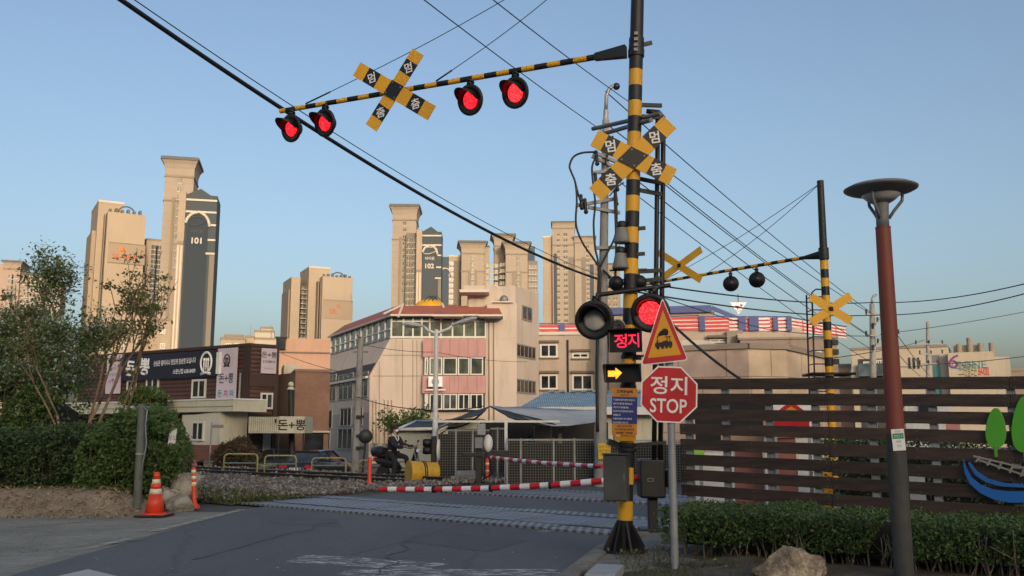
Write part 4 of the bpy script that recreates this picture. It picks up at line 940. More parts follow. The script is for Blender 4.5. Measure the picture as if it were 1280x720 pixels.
# --- tan complex to the right with the striped roof railing
f = fac_at(905, 78, R(0)); r = thing('tan_building', 'tan building with striped red, white and blue railing round its roof', 'building', f.o)
mb = f.mb(); x0, x1, z0, z1 = f.box(mb, 790, 1003, 415, None, 0, 12, C_BEIGE); mb.build('wall', r)
mb = f.mb(); f.box(mb, 760, 893, 393, None, 5, 8, C_BEIGE); xa, za = f.xz(760, 385, 4.6); xb, _ = f.xz(889, 385, 4.6); zb = f.xz(850, 391, 4.6)[1]; mb.bx(xa, xb, 4.6, 13, zb+.003, za, C_RAILB); mb.bar((xb, 4.8, za-.2), (xb+2.2, 4.8, zb-.6), .3, .35, C_RAILB); mb.build('roof_house', r)
roof_rail(f, r, [(812, 874, 'r'), (874, 881, 'b'), (881, 911, 'r'), (911, 923, 'w'), (923, 932, 'b'), (932, 936, 'r'), (936, 948, 'b'), (948, 962, 'w'), (962, 966, 'r'), (966, 972, 'b'), (972, 983, 'w'), (983, 989, 'b')], -.05, 395.5, 413.5)
fr = Fac(f.T @ Vector((f.xz(989, 396)[0], -.05, 0)), (f.x*.55 + f.y*.85))
for k in range(5):
    mb = fr.mb(); a, b = .05+k*1.9, 1.9+k*1.9; zz1 = f.xz(989, 396.5)[1]; zz0 = f.xz(989, 413.5)[1]; h = (zz1-zz0)/8
    for j in range(4): mb.bx(a, b-.15, 0, .06, zz0+h*2*j, zz0+h*(2*j+1.1), C_RAILW)
    mb.bx(a, b, .07, .1, zz0, zz1-.1, C_RAILR); mb.bx(a-.05, b, -.06, .1, zz1-h*.4, zz1, C_RAILB); mb.build('railing_panel', r)
mb = f.mb(); x0, x1, z0, z1 = f.box(mb, 922, 1008, 417, None, -1.6, 1.55, C_BEIGE); mb.build('front_bay', r)
window(f, r, 887, 911, 424, 428.5, 0, C_WFRAME, GLASSD, 1, 0, .12, sill=C_SILL)
mb = f.mb(); xa, za = f.xz(884, 422.5, -.3); xb, _ = f.xz(912, 422.5, -.3); mb.bx(xa, xb, -.5, -.003, za, za+.2, C_SILL); mb.build('window_hood', r)
mb = f.mb(); x_, z_ = f.xz(917, 414, -.1); mb.bx(x_-.55, x_+.7, -.6, -.004, z_-2, z_, C_STONED); mb.build('drain_box', r)
# parapet building behind the ladder pole, lower front building with tile panels
f = fac_at(980, 66, R(6)); r = thing('parapet_building', 'plain taupe building with a flat parapet, between the railing and the tiled wall', 'building', f.o)
mb = f.mb(); x0, x1, z0, z1 = f.box(mb, 925, 1046, 425, None, 0, 10, mat('wall_taupe_mid', (.29, .22, .18), .85, .07, .4, dirt=.25)); mb.bx(x0-.1, x1+.1, -.1, 10, z1+.002, z1+.15, C_STONED); mb.build('wall', r)
window(f, r, 1009, 1027, 439, 447, 0, C_WFRAME, C_CREAM, 0, 0, .1)
fl = Fac(G(880, 575), (1, .13, 0)); fl = fac_at(880, 52, R(-14)); r = thing('tiled_building', 'low building faced with large tan tiles behind the slatted fence', 'building', fl.o)
C_TILE = brickmat('tile_shaded', (.52, .39, .335), (.535, .4, .34), (.3, .22, .18), .42, 1.0, .62, .012)  # face turned from the sun: its shade is put into the tile colour
C_TILEL = brickmat('tile_sunlit', (.6, .46, .34), (.61, .47, .345), (.34, .25, .18), .42, 1.0, .62, .012)  # the same tiles, sunlight on the right-hand faces painted lighter and yellower
x0, z1 = fl.xz(822, 440); x1, _ = fl.xz(935, 437.5)
mb = fl.mb(); mb.bx(x0, x1, 0, 10, 0, z1, C_TILE); mb.bx(x0-.1, x1, -.15, 10, z1+.002, z1+.3, C_STONED); mb.build('wall', r)
pc = fl.T @ Vector((x1, 0, 0)); f2 = Fac(pc + Vector((.02, 0, 0)), Vector((1, .28, 0))); xa = f2.xz(983, 437)[0]
mb = f2.mb(); mb.bx(0, xa, .01, 9, 0, z1-.02, C_TILEL); mb.bx(0, xa+.1, -.14, 9, z1, z1+.28, C_STONED); mb.build('corner_wall', r)
pd = f2.T @ Vector((xa, 0, 0)); f4 = Fac(pd + Vector((.02, .01, 0)), Vector((1, 1.5, 0))); xb = f4.xz(1040, 455)[0]
mb = f4.mb(); mb.bx(0, xb, .01, 7, 0, z1-.04, C_TILEL); mb.bx(0, xb, -.14, 7, z1-.02, z1+.27, C_STONED); mb.build('far_wall', r)
mb = fl.mb(); xa, za = fl.xz(856, 426, 1.5); xb, zb = fl.xz(906, 437, 1.5)
mb.prism([(xa-.5, 1.5, z1+.31), (xb, 1.5, z1+.31), (xb-1.2, 1.5, za), (xa-.5, 1.5, za+.05)], (0, 4, 0), C_TRIM); mb.build('skylight', r)
# --- white building far right
f = fac_at(1160, 105, R(-4)); r = thing('white_commercial_building', 'cream building with golf signboard lettering, beyond the right end of the fence', 'building', f.o)
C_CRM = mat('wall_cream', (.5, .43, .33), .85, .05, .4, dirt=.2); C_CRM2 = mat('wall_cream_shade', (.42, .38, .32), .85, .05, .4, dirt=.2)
mb = f.mb(); x0, x1, z0, z1 = f.box(mb, 1064, 1184, 438, None, 0, 12, C_CRM); mb.bx(x0-.1, x1, -.12, 12, z1+.002, z1+.25, C_STONED); mb.build('wall', r)
mb = f.mb(); x0, x1, z0, z1 = f.box(mb, 1184.5, 1241, 441, None, -1.2, 12, C_CRM); mb.build('sign_wall', r)
L = f.sign(-1.2); mb = MB(); cx = f.xz(1206, 462, -1.2)[0]
X = lambda u: f.xz(u, 460, -1.2)[0]; Z = lambda v: f.xz(1210, v, -1.2)[1]
mb.text('6', 1.5, mat('ink_purple', (.22, .05, .2), .6, .1, 1), X(1193), Z(451), .02, rot=R(-20), bold=.0, L=L); mb.text('ONE', .6, C_INKV, X(1202), Z(455.5), .02, L=L); mb.text('ZONE', .75, C_INKT, X(1213), Z(456), .02, L=L)
mb.text('스크린골프존', 1.3, mat('ink_olive', (.1, .12, .03), .6, .1, 1), X(1209), Z(462.5), .02, bold=.005, wide=X(1220)-X(1197), L=L); mb.text('364-8282', .85, mat('ink_red', (.55, .04, .03), .6, .1, 1), X(1229), Z(464.5), .02, bold=.01, wide=X(1236)-X(1222), L=L); mb.build('lettering', r)
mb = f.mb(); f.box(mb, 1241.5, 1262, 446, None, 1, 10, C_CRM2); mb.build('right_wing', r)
mb = f.mb(); x0, x1, z0, z1 = f.box(mb, 1191, 1225, 432, None, 3, 6, C_CRM)
for k in range(4): mb.cyl((x0+.6+k*1.0, 2.6, z1-1.9), (x0+.6+k*1.0, 2.6, z1+(.7 if k == 1 else .1)), .28, C_STONED)
mb.build('roof_house', r)
mb = f.mb(); xa, za = f.xz(1073, 449, -.1); xb, zb = f.xz(1106, 470, -.1); mb.bx(xa, xb, -.1, -.004, 0, za, mat('recess_dark', (.06, .06, .065), .5, .2, 1)); mb.bx(xa, xb, -.6, -.11, zb, zb+1.3, glassmat('teal_glass', (.09, .13, .15))); mb.build('balcony', r)
window(f, r, 1079, 1089, 452, 458, -.12, C_WFRAME, C_GLASSL, 0, 0, .12); window(f, r, 1095, 1104, 450, 458, -.12, C_WFRAME, C_GLASSM, 2, 0, .12)
for u in (1135, 1140.5, 1146): 
    mb = f.mb(); xa, za = f.xz(u, 447); xb, _ = f.xz(u+3, 447); zb = f.xz(u, 461)[1]; mb.bx(xa, xb, -.05, -.004, zb, za, GLASSD); mb.build('slot_window', r)
mb = f.mb(); xa, za = f.xz(1165, 444); xb, _ = f.xz(1174.5, 444); zb = f.xz(1170, 457)[1]; mb.bx(xa, xb, -.06, -.004, zb, za, C_INKV); mb.bx(xa, xb, -.06, -.004, 0, zb-.01, mat('door_teal', (.06, .2, .22), .6, .1, 1)); mb.build('stair_window', r)
lowblock('grey_shed', 'small grey flat roof at the far right edge above the fence', 1270, 140, [(1262.5, 1300, 464, 0, 8)], [], C_STONED)
lowblock('red_roofed_shed', 'small reddish block with scaffolding next to the ladder pole', 1053, 110, [(1046, 1063, 459, 0, 6)], [], C_APRICOT)
# unseen block added behind the viewer: keeps the low sun off the crossing
r = thing('shade_block', 'long plain unseen block added behind the viewer to shade the crossing', 'building', (20, -127, 0))
mb = MB(); mb.bx(-190, 230, -134, -120, 0, 36.4, C_BEIGE); mb.build('wall', r)
mb = MB(); mb.bx(-190.2, 230.2, -134.2, -119.8, 36.403, 37, C_STONED); mb.build('roof', r)
# the buildings round the lower yard stand on its floor
for o in [x for x in bpy.data.objects if x.parent is None and x.name.split('.')[0] in ('restaurant', 'brick_building', 'apricot_building', 'brown_roofed_house', 'annex_building', 'rooftop_building', 'chimney_pipe')]:
    for c in [o] + list(o.children_recursive):
        if c.type == 'MESH':
            for v in c.data.vertices:
                if abs(v.co.z) < 1e-4: v.co.z = LOT
# ================================================================= level-crossing signals
def signal_lamp(root, c, n, r, lens, stem=None, name='signal_lamp', label=None, hoodlen=.29):
    """round black backing with a lens under a long hood; faces along n"""
    T = facing(c, n); mb = MB(T)
    mb.lathe([(0, -.14*r/.2), (r*.5, -.13*r/.2), (r*.62, -.03), (r, -.02), (r*1.03, .0), (r*1.02, .02), (r*.8, .012), (r*.62, -.01), (0, -.012)], BLACK, 28)
    o = mb.build(name, root); tag(o, label)
    if stem:
        mb = MB(); im = T
        a = T @ Vector((0, r*.98, -.02)); b = Vector(stem); mb.cyl(a, b, .03, BLACK, n=10); d = (b-a)
        mb.cyl(a + d*.35, a + d*.5, .055, BLACK, n=12); mb.cyl(a + d*.05, a + d*.22, .045, BLACK, n=12); mb.build('stem', o)
    rl = r*.6; mb = MB(T); mb.lathe([(rl, .0), (rl*.8, .03), (rl*.4, .05), (0, .055)], lens, 24); mb.build('lens', o)
    mb = MB(T); K = 22; ro, ri = rl*1.14, rl*1.08; q = []
    for k in range(K+1):
        a = R(-8 + 196*k/K); L = .05 + hoodlen*r/.2*max(0, math.sin(R(180*k/K)))**1.0*.68
        ca, sa = math.cos(a), math.sin(a); q.append((Vector((ro*ca, ro*sa, -.005)), Vector((ro*ca*1.03, ro*sa*1.03, L)), Vector((ri*ca*1.03, ri*sa*1.03, L)), Vector((ri*ca, ri*sa, -.005))))
    vs_ = [p for a in q for p in a]; fs = []
    for k in range(K):
        b = 4*k
        for j in range(4): fs.append((b+j, b+4+j, b+4+(j+1) % 4, b+(j+1) % 4))
    fs += [(0, 1, 2, 3), (4*K+3, 4*K+2, 4*K+1, 4*K)]
    mb.add(vs_, fs, BLACK, True); mb.build('hood', o)
    return o
def crossbuck(root, tips, p0, n, wd, lettered=True, label=None, rot=0., back=False):
    """two crossed boards; tips = pixel ends of the two diagonals, measured onto the board plane"""
    n = Vector(n).normalized(); T = facing(p0, n); im = T.inverted()
    loc = [im @ PL(u, v, p0, n) for u, v in tips]
    mb = MB(T); c = sum(loc, Vector())/4
    boards = ((loc[0], loc[1], 0.), (loc[2], loc[3], .014))
    for a, b, z in boards:
        d = Vector((b.x-a.x, b.y-a.y, 0)); L = d.length/2; d.normalize(); x = Vector((-d.y, d.x, 0)); m0 = Vector(((a.x+b.x)/2, (a.y+b.y)/2, z))
        segs = [(-1, -.74, YEL), (-.74, -.43, BLACK), (-.43, .43, YEL), (.43, .74, BLACK), (.74, 1, YEL)] if lettered else [(-1, 1, YEL)]
        for s0, s1, mm in segs:
            p, q = m0 + d*L*s0, m0 + d*L*s1; mb.prism([p - x*wd/2, q - x*wd/2, q + x*wd/2, p + x*wd/2], (0, 0, .01), mm)
    k = Vector((c.x, c.y, 0)); hz = wd*.52
    if lettered:
        a, b, _ = boards[0]; d = Vector((b.x-a.x, b.y-a.y, 0)).normalized(); a2, b2, _ = boards[1]; e = Vector((b2.x-a2.x, b2.y-a2.y, 0)).normalized()
        s = hz/abs(d.cross(e).z); cs = [k + (d*i + e*j)*s for i, j in ((-1, -1), (1, -1), (1, 1), (-1, 1))]
        mb.prism([v + Vector((0, 0, .0245)) for v in cs], (0, 0, .003), BLACK)
        for v in cs: w_ = k + (v-k)*.72; mb.cyl(w_ + Vector((0, 0, .0275)), w_ + Vector((0, 0, .033)), .012, STEEL, n=8)
        for a, b, z in boards:
            m0 = (a+b)/2
            for p in (a, b):
                t = m0 + (p-m0)*.585; ch = '멈' if t.y > c.y else '춤'
                mb.text(ch, wd*.68, SIGNW, t.x, t.y, z+.0115, rot=rot, bold=.02)
    else: mb.box((k.x, k.y, .03), (wd*.5, wd*.5, .03), RUBBER)
    return tag(mb.build('crossbuck', root, bevel=0), label)
def striped(mb, p0, p1, r0, r1, band, first, n=16, phase=0.):
    p0, p1 = Vector(p0), Vector(p1); L = (p1-p0).length; d = (p1-p0)/L; t = 0; k = first; nxt = band - phase if phase else band
    while t < L - 1e-4:
        e = min(L, nxt); mb.cyl(p0 + d*t, p0 + d*e, r0 + (r1-r0)*t/L, YEL if k % 2 else BLACK, r0 + (r1-r0)*e/L, n, cap=(t == 0 or e == L)); t = e; nxt += band; k += 1

# ---- the near mast
B0 = G(780.5, 690, .1); Yp = B0.y
r = thing('crossing_signal', 'tall black and yellow striped mast with lamps, crossed boards and an arm over the road', 'crossing signal', B0, 'level crossing signals')
pole = lambda v: P(780.5 + (690-v)*16.3/690, v, Yp)
top = pole(-118); rp = .088
mb = MB(); mb.cyl(pole(68.5), top, rp*.98, BLACK, rp*.9, 18)
edges = [68.5, 88, 108, 127, 146.5, 166, 186, 206, 226, 245.5, 265, 285, 304.5, 324, 343, 364, 386, 407, 428, 449, 470, 490, 511, 532, 553, 584, 605, 626, 650]
for i, (a, b) in enumerate(zip(edges, edges[1:])): mb.cyl(pole(a), pole(b), rp, YEL if i % 2 else BLACK, rp, 18, cap=False)
mb.cyl(pole(650), pole(690), rp*1.05, BLACK, rp*1.1, 18); mb.build('pole', r)
mb = MB(); mb.cyl(pole(62), pole(71), rp*1.18, BLACK, n=18); mb.cyl(pole(48), pole(71.5), rp*1.1, BLACK, n=18)
for v in (46, 53, 60, 66): p = pole(v) + Vector((-.02, -rp*1.15, 0)); mb.box(p, (.05, .03, .04), STEEL)
mb.bar(pole(56)+Vector((.08, 0, 0)), pole(55)+Vector((.2, 0, .02)), .03, .05, BLACK); mb.build('arm_clamp', r)
mb = MB(); mb.cyl(B0 + Vector((0, 0, -.1)), B0 + Vector((0, 0, .03)), .26, BLACK, n=20)
for k in range(8):
    a = k*math.pi/4+.2; d = Vector((math.cos(a), math.sin(a), 0)); x = Vector((-d.y, d.x, 0))*.012
    mb.prism([B0 + d*.08 - x + Vector((0, 0, .03)), B0 + d*.26 - x + Vector((0, 0, .03)), B0 + d*.25 - x + Vector((0, 0, .07)), B0 + d*.09 - x + Vector((0, 0, .36))], x*2, BLACK)
    mb.cyl(B0 + d*.22 + x*6 + Vector((0, 0, .03)), B0 + d*.22 + x*6 + Vector((0, 0, .06)), .018, STEEL, n=6)
mb.build('base_flange', r)
# arm
A0 = P(790, 63.5, Yp); A1 = G(350.5, 139, A0.z - .02)
adir = (A1-A0).normalized(); AL = (A1-A0).length
mb = MB(); striped(mb, A0 + adir*.42, A1, .04, .036, .185, 0, 12)
mb.loft([[A0 + adir*.08 + Vector((adir.y, -adir.x, 0))*s*.05 + Vector((0, 0, z)) for s, z in ((-1, -.075), (1, -.075), (1, .085), (-1, .085))], [A0 + adir*.5 + Vector((adir.y, -adir.x, 0))*s*.035 + Vector((0, 0, z)) for s, z in ((-1, -.045), (1, -.045), (1, .045), (-1, .045))]], BLACK, False)
mb.build('arm', r)
an = Vector((-.43, -.9, 0)).normalized()
def on_arm(u):
    """point of the arm seen at column u"""
    lo, hi = 0., 1.
    for _ in range(40):
        t = (lo+hi)/2; p = A0 + (A1-A0)*t; d = p - CAM; uu = 640 + F*d.x/(d.y*CT + d.z*ST)
        if uu > u: lo = t
        else: hi = t
    return A0 + (A1-A0)*lo
lampn = Vector((-.6, -.78, -.2))
for i, (u, s, rr, lens) in enumerate(((367, .15, .205, REDL), (409, .15, .205, REDL), (590, .16, .21, REDL), (646, .16, .21, REDLED))):
    a = on_arm(u); c = a + Vector((0, 0, -s-.16)) + Vector((-.02, -.02, 0)); signal_lamp(r, c, lampn, rr, lens, a)
pm = on_arm(493) + an*.09
crossbuck(r, ((523, 65), (464, 160), (447, 87), (540.5, 142)), pm, an, .225, rot=R(10))
for (u, u2, v2, o) in ((382, 608, 0, 0), (545, 660, 0, 1)):
    a = on_arm(u) + Vector((0, 0, .05)); mb = MB(); k = [a + (top + Vector((0, 0, -.15)) - a)*t + Vector((0, 0, -.12*math.sin(math.pi*t))) for t in [i/12 for i in range(13)]]
    mb.tube(k, .006, WIRE, 5); mb.tube(k[:2], .012, WIRE, 6); mb.build('stay_wire', r)
# the crossed boards on the mast
pm = pole(199) + Vector((0, -.12, 0))
crossbuck(r, ((837.5, 153), (744, 243), (743, 173), (841, 222)), pm, Vector((-.1, -1, -.03)), .225, rot=R(6))
# conduits to the right of the mast
mb = MB()
for (u0, u1) in ((822, 817.5), (829, 825.5)):
    pts = [P(u0-20 if u0 > 825 else u0-14, 139, Yp+.12), P(u0-6, 140, Yp+.12), P(u0, 147, Yp+.12), P(u0, 175, Yp+.12), P((u0+u1)/2, 380, Yp+.12), P(u1, 575, Yp+.12)]
    mb.tube(pts, .032, BLACK, 8)
mb.build('conduit', r)
for (v, dv_) in ((131, 1), (145, 2), (222, 7), (236, 7), (340, -2), (352, -3)):
    mb = MB(); mb.bar(pole(v), P(827, v+dv_, Yp+.1), .03, .05, BLACK); mb.build('bracket', r)
mb = MB()
for (v0, v1, u0, u1) in ((161, 142, 741, 826), (168, 150, 752, 814)):
    a, b = P(u0, v0, Yp+.9), P(u1, v1, Yp-.25)
    mb.cyl(a, b, .03, STEEL, n=8)
mb.build('cross_pipe', r)
# horn bells
for (u, v) in ((777.5, 290), (775.5, 322)):
    c = P(u, v, Yp-.04); T = Matrix.Translation(c); mb = MB(T)
    mb.lathe([(.1, -.14), (.105, -.125), (.088, -.06), (.07, .03), (.065, .05), (.065, .052)], mat('horn_grey', (.22, .22, .21), .6, .15, 6, dirt=.3), 20); o = mb.build('horn', r)
    mb = MB(T); mb.lathe([(.058, .053), (.062, .07), (.062, .12), (.04, .135), (0, .14)], BLACK, 16); mb.build('horn_driver', o)
    mb = MB(); mb.bar(c + Vector((.05, 0, .03)), pole(v-4) + Vector((.16, -.05, 0)), .03, .045, BLACK); mb.build('bracket', r)
# lower crossbar with two big lamps
mb = MB(); a, b = P(745, 369, Yp-.12), P(838, 356.5, Yp-.12); mb.cyl(a, b, .028, BLACK, n=10); mb.build('crossbar', r)
for (u, v) in ((770, 354), (799, 353)):
    c = P(u, v, Yp+.02); mb = MB(facing(c, (-.1, -1, 0))); mb.lathe([(0, .1), (.05, .09), (.085, .04), (.095, .0), (.09, -.05), (.05, -.1), (0, -.11)], BLACK, 20); mb.build('horn_speaker', r)
    mb = MB(); mb.bar(c + Vector((0, 0, .08)), c + Vector((0, 0, .16)), .02, .02, BLACK); mb.bar(c + Vector((-.08, 0, .16)), c + Vector((.1, 0, .165)), .02, .02, BLACK); mb.build('bracket', r)
signal_lamp(r, P(743, 400, Yp-.14), (-.32, -.95, -.05), .235, DULL, P(748, 369, Yp-.12), label='dark unlit signal lamp with a black hood')
signal_lamp(r, P(813, 391, Yp-.14), (-.3, -.95, -.05), .235, REDLED, P(822, 359, Yp-.12), label='lit red lamp half covered by the warning triangle')
# LED boxes
def led_box(u0, u1, v0, v1, fn, label):
    a, b = P(u0, v0, Yp-.25), P(u1, v1, Yp-.25); mb = MB(); w_, h = b.x-a.x, a.z-b.z; c = (a+b)/2
    T = facing(c, (-.28, -1, -.06)); mb = MB(T)
    mb.bx(-w_/2, w_/2, -h/2, h/2, -.14, -.02, BLACK); 
    mb.bx(-w_/2-.0, w_/2+.0, h/2+.001, h/2+.012, -.14, .1, BLACK)
    for sx in (-1, 1): mb.prism([(sx*(w_/2+.002), h/2, -.02), (sx*(w_/2+.002), -h/2, -.02), (sx*(w_/2+.002), h/2, .1)], (sx*.01, 0, 0), BLACK)
    fn(mb, w_, h); o = mb.build('led_display', r); tag(o, label)
LEDR = glow('led_text', (1, .02, .065), 1.5, 160); LEDA = glow('led_arrow', (1, .3, .02), 2.2, 160)
led_box(761, 801, 412, 440, lambda mb, w_, h: (mb.text('정', h*.62, LEDR, -w_*.14, 0, -.017, bold=.008, wide=h*.56), mb.text('지', h*.62, LEDR, w_*.27, .005, -.017, bold=.008, wide=h*.5)), 'black box with the glowing pink red word for stop')
led_box(756, 800, 456, 478, lambda mb, w_, h: mb.prism([(-w_*.42, -h*.16, -.018), (-w_*.2, -h*.16, -.018), (-w_*.2, -h*.32, -.018), (-w_*.02, .01, -.018), (-w_*.2, h*.34, -.018), (-w_*.2, h*.17, -.018), (-w_*.42, h*.17, -.018)], (0, 0, .002), LEDA), 'black box with a glowing orange arrow pointing right')
c = P(772, 409, Yp-.15); mb = MB(facing(c, (-.1, -1, 0))); mb.lathe([(.085, -.03), (.09, .0), (.085, .03), (.06, .035), (0, .02)], BLACK, 18); mb.tube([(.088*math.cos(k*math.pi/8), .088*math.sin(k*math.pi/8), .032) for k in range(9)], .012, GALV, 5); mb.build('siren', r)
mb = MB()
for (v0, v1) in ((444, 449), (481, 486)): mb.cyl(pole(v0), pole(v1), rp*1.12, BLACK, n=16)
mb.bar(pole(446), P(800, 447, Yp-.15), .05, .06, BLACK); mb.bar(pole(446) + Vector((0, -.1, 0)), P(838, 445, Yp-.1), .025, .03, BLACK); mb.build('bracket', r)
# notice board
a, b = P(764.5, 485, Yp-.15), P(797, 544, Yp-.15); w_, h = b.x-a.x, a.z-b.z; c = (a+b)/2
mb = MB(facing(c, (-.06, -1, 0), R(-1.5))); mb.bx(-w_/2, w_/2, h*.31, h/2, -.01, 0, SIGNO); mb.bx(-w_/2, w_/2, -h*.26, h*.309, -.01, 0, SIGNB); mb.bx(-w_/2, w_/2, -h/2, -h*.261, -.01, 0, SIGNO)
mb.text('고객건널목', .042, C_INK, 0, h*.425, .002, bold=.03); mb.text('건널목 안내', .02, C_INK, 0, h*.345, .002, bold=.02)
for k, (s, wd) in enumerate((('이 건널목은 열차가 빠르게 지나갑니다', .86), ('경보기가 울리면 멈추십시오', .76), ('차단기가 내려올 때는', .62), ('건너지 마시고 정지선에 서십시오', .8), ('위험합니다', .3), ('건널목 안에서 차가 멈추면', .74), ('비상 단추를 누르십시오', .6))):
    mb.text(s, .024, SIGNW, -w_*.45 + w_*wd/2, h*(.245 - .08*k), .002, bold=.02, wide=w_*wd)
for k, s in enumerate(('고장 신고 전화', '역 운전실 연락처', '관할 역장')): mb.text(s, .022, C_INK, 0, -h*(.31+.07*k), .002, bold=.03, wide=w_*(.6, .75, .66)[k])
mb.build('notice_board', r)
mb = MB(); a, b = P(769, 545, Yp-.12), P(795, 551, Yp-.12); mb.bx(a.x, b.x, Yp-.13, Yp-.1, b.z, a.z, SIGNY); mb.build('notice_plate', r)
mb = MB()
for v in (556, 562): mb.cyl(pole(v-2), pole(v+2), rp*1.3, BLACK, n=14)
mb.bar(pole(557), P(832, 553, Yp+.1), .04, .04, BLACK); mb.bar(pole(560) + Vector((-.02, 0, 0)), P(760, 552, Yp-.05), .07, .07, BLACK); mb.build('bracket', r)
# stainless control cabinet
a, b = P(753.5, 568.5, Yp-.36), P(784, 627, Yp-.36); T = facing(Vector(((a.x+b.x)/2, Yp-.36, (a.z+b.z)/2)), (-.28, -1, 0)); w_, h = (b.x-a.x)*1.0, a.z-b.z
C_STAIN = mat('stainless_cabinet', (.11, .112, .11), .38, .25, 2.5, metal=.5, dirt=.3)
mb = MB(T); mb.bx(-w_/2, w_/2, -h/2, h/2, -.2, 0, C_STAIN); o = mb.build('control_cabinet', r, bevel=.008)
mb = MB(T); mb.bx(-w_/2+.012, w_/2-.012, -h/2+.015, h/2-.015, .0015, .014, C_STAIN); d_ = mb.build('cabinet_door', o, bevel=.004)
mb = MB(T); mb.bx(w_*.36, w_*.42, -.03, .05, .015, .025, STEEL); mb.bx(-w_/2-.015, w_/2+.015, h/2+.002, h/2+.016, -.21, .03, C_STAIN); mb.build('cabinet_handle', o)
# ---- the STOP sign on its own post
S0 = G(844, 712, .1); Ys = S0.y
r = thing('stop_sign', 'red octagonal stop sign under a triangular train warning sign on a grey post', 'road sign', S0)
mb = MB(); p1 = P(836.5, 440, Ys+.03); mb.cyl(S0 - Vector((0, 0, .1)), p1, .04, GALV, n=14); mb.build('post', r)
c = P(836.3, 493, Ys-.04); T = facing(c, (-.08, -1, -.02), R(-2.5)); s = .287
octo = lambda k: [(k*math.cos(R(22.5+45*i)), k*math.sin(R(22.5+45*i))) for i in range(8)]
mb = MB(T); kk = s/math.cos(R(22.5)); mb.prism([(x, y, -.008) for x, y in octo(kk*1.03)], (0, 0, .008), SIGNW); mb.prism([(x, y, .001) for x, y in octo(kk*.975)], (0, 0, .002), SIGNR)
mb.text('정지', .19, SIGNW, -.005, .095, .004, bold=.014, wide=.385); mb.text('STOP', .15, SIGNW, -.005, -.12, .004, bold=.014, wide=.385)
mb.bx(-.05, .05, .08, .12, -.03, -.009, GALV); mb.bx(-.05, .05, -.12, -.08, -.03, -.009, GALV); mb.build('stop_panel', r)
im = None
Yt = Ys-.06; n_ = Vector((-.1, -1, -.02)).normalized(); p0 = P(831, 430, Yt); T = facing(p0, n_); im = T.inverted()
tri = [im @ PL(u, v, p0, n_) for u, v in ((801, 457), (860.5, 450.5), (828, 371.5))]
tc = sum(tri, Vector())/3
def rtri(k, z, rd):
    out = []
    for i in range(3):
        p = tc + (tri[i]-tc)*k; a = (tri[i-1]-tri[i]).normalized(); b = (tri[(i+1) % 3]-tri[i]).normalized()
        for t in range(5):
            w1 = (1 - t/4)**2; w2 = (t/4)**2; out.append(p + a*rd*w1 + b*rd*w2 + Vector((0, 0, z)))
    return out
mb = MB(T); mb.prism(rtri(1.0, -.008, .04), (0, 0, .008), SIGNW); mb.prism(rtri(.95, .001, .037), (0, 0, .002), SIGNR); mb.prism(rtri(.7, .0035, .004), (0, 0, .002), SIGNY)
# steam locomotive picture
ex = (tri[1]-tri[0]).normalized(); ey = Vector((-ex.y, ex.x, 0)); ex = ex
def lp(x, y): return tc + ex*x*.026 + ey*(y-.4)*.026 + Vector((0, 0, .007))
def flat(pts): mb.prism([lp(*p) for p in pts], (0, 0, .0015), C_INK)
def disc(x, y, rr, sx=1.): flat([(x + rr*sx*math.cos(a), y + rr*math.sin(a)) for a in [2*math.pi*k/14 for k in range(14)]])
flat([(-3.6, -1.9), (2.6, -1.9), (2.6, 0), (-3.4, 0), (-3.75, -.5), (-3.75, -1.6)]); flat([(1.2, .01), (1.5, .01), (1.5, 1.7), (1.2, 1.7)]); flat([(2.3, .01), (2.6, .01), (2.6, 1.7), (2.3, 1.7)]); flat([(.6, 1.71), (3.0, 1.71), (3.0, 2.1), (.6, 2.1)])
flat([(.2, 0.01), (1.19, .01), (1.19, .5), (.2, .5)]); flat([(-.5, .01), (.1, .01), (0, .45), (-.4, .45)]); flat([(-2.9, .01), (-2.3, .01), (-2.2, .9), (-3.0, .9)]); flat([(2.61, -1.9), (3.3, -1.9), (3.3, -.1), (2.61, -.1)])
for x_ in (-2.7, -.9, .8, 2.3): disc(x_, -2.2, .62)
flat([(-2.75, 1.0), (-2.45, 1.0), (-2.1, 2.2), (-1.2, 3.0), (-1.5, 3.4), (-2.5, 2.6)]); disc(-1.2, 3.2, .75, 1.1); disc(-.2, 3.7, 1.1, 1.1); disc(.9, 4.1, 1.3, 1.1); disc(1.2, 3.3, .9)
mb.build('warning_panel', r)
mb = MB(); a = P(833, 447, Ys+.02); mb.bar(a, P(833, 462, Ys+.02), .03, .03, GALV); mb.bar(P(838, 420, Ys), P(838, 470, Ys), .05, .02, GALV); mb.build('bracket', r)
# ---- the barrier machine and lowered gate by the mast
g0_ = G(812, 668, .05); Yg = g0_.y + .25
r = thing('barrier_gate', 'black barrier machine by the striped mast with its long red and white arm lowered', 'barrier', (P(816, 640, Yg).x, Yg, 0), 'crossing barriers')
cx = r.location.x
a, b = P(800, 574, Yg-.2), P(833, 623, Yg-.2)
mb = MB(); mb.bx(a.x, b.x, Yg-.2, Yg+.25, b.z, a.z, BLACK); o = mb.build('housing', r, bevel=.03)
mb = MB(); mb.bx(a.x+.02, b.x-.1, Yg-.215, Yg-.202, b.z+.03, a.z-.05, mat('black_cover', (.02, .02, .022), .6, .3, 6)); mb.bx(a.x+.1, a.x+.19, Yg-.225, Yg-.216, (a.z+b.z)/2-.04, (a.z+b.z)/2+.01, STEEL); mb.bx(a.x+.11, a.x+.18, Yg-.228, Yg-.2255, (a.z+b.z)/2-.03, (a.z+b.z)/2, BLACK); mb.build('cover', o)
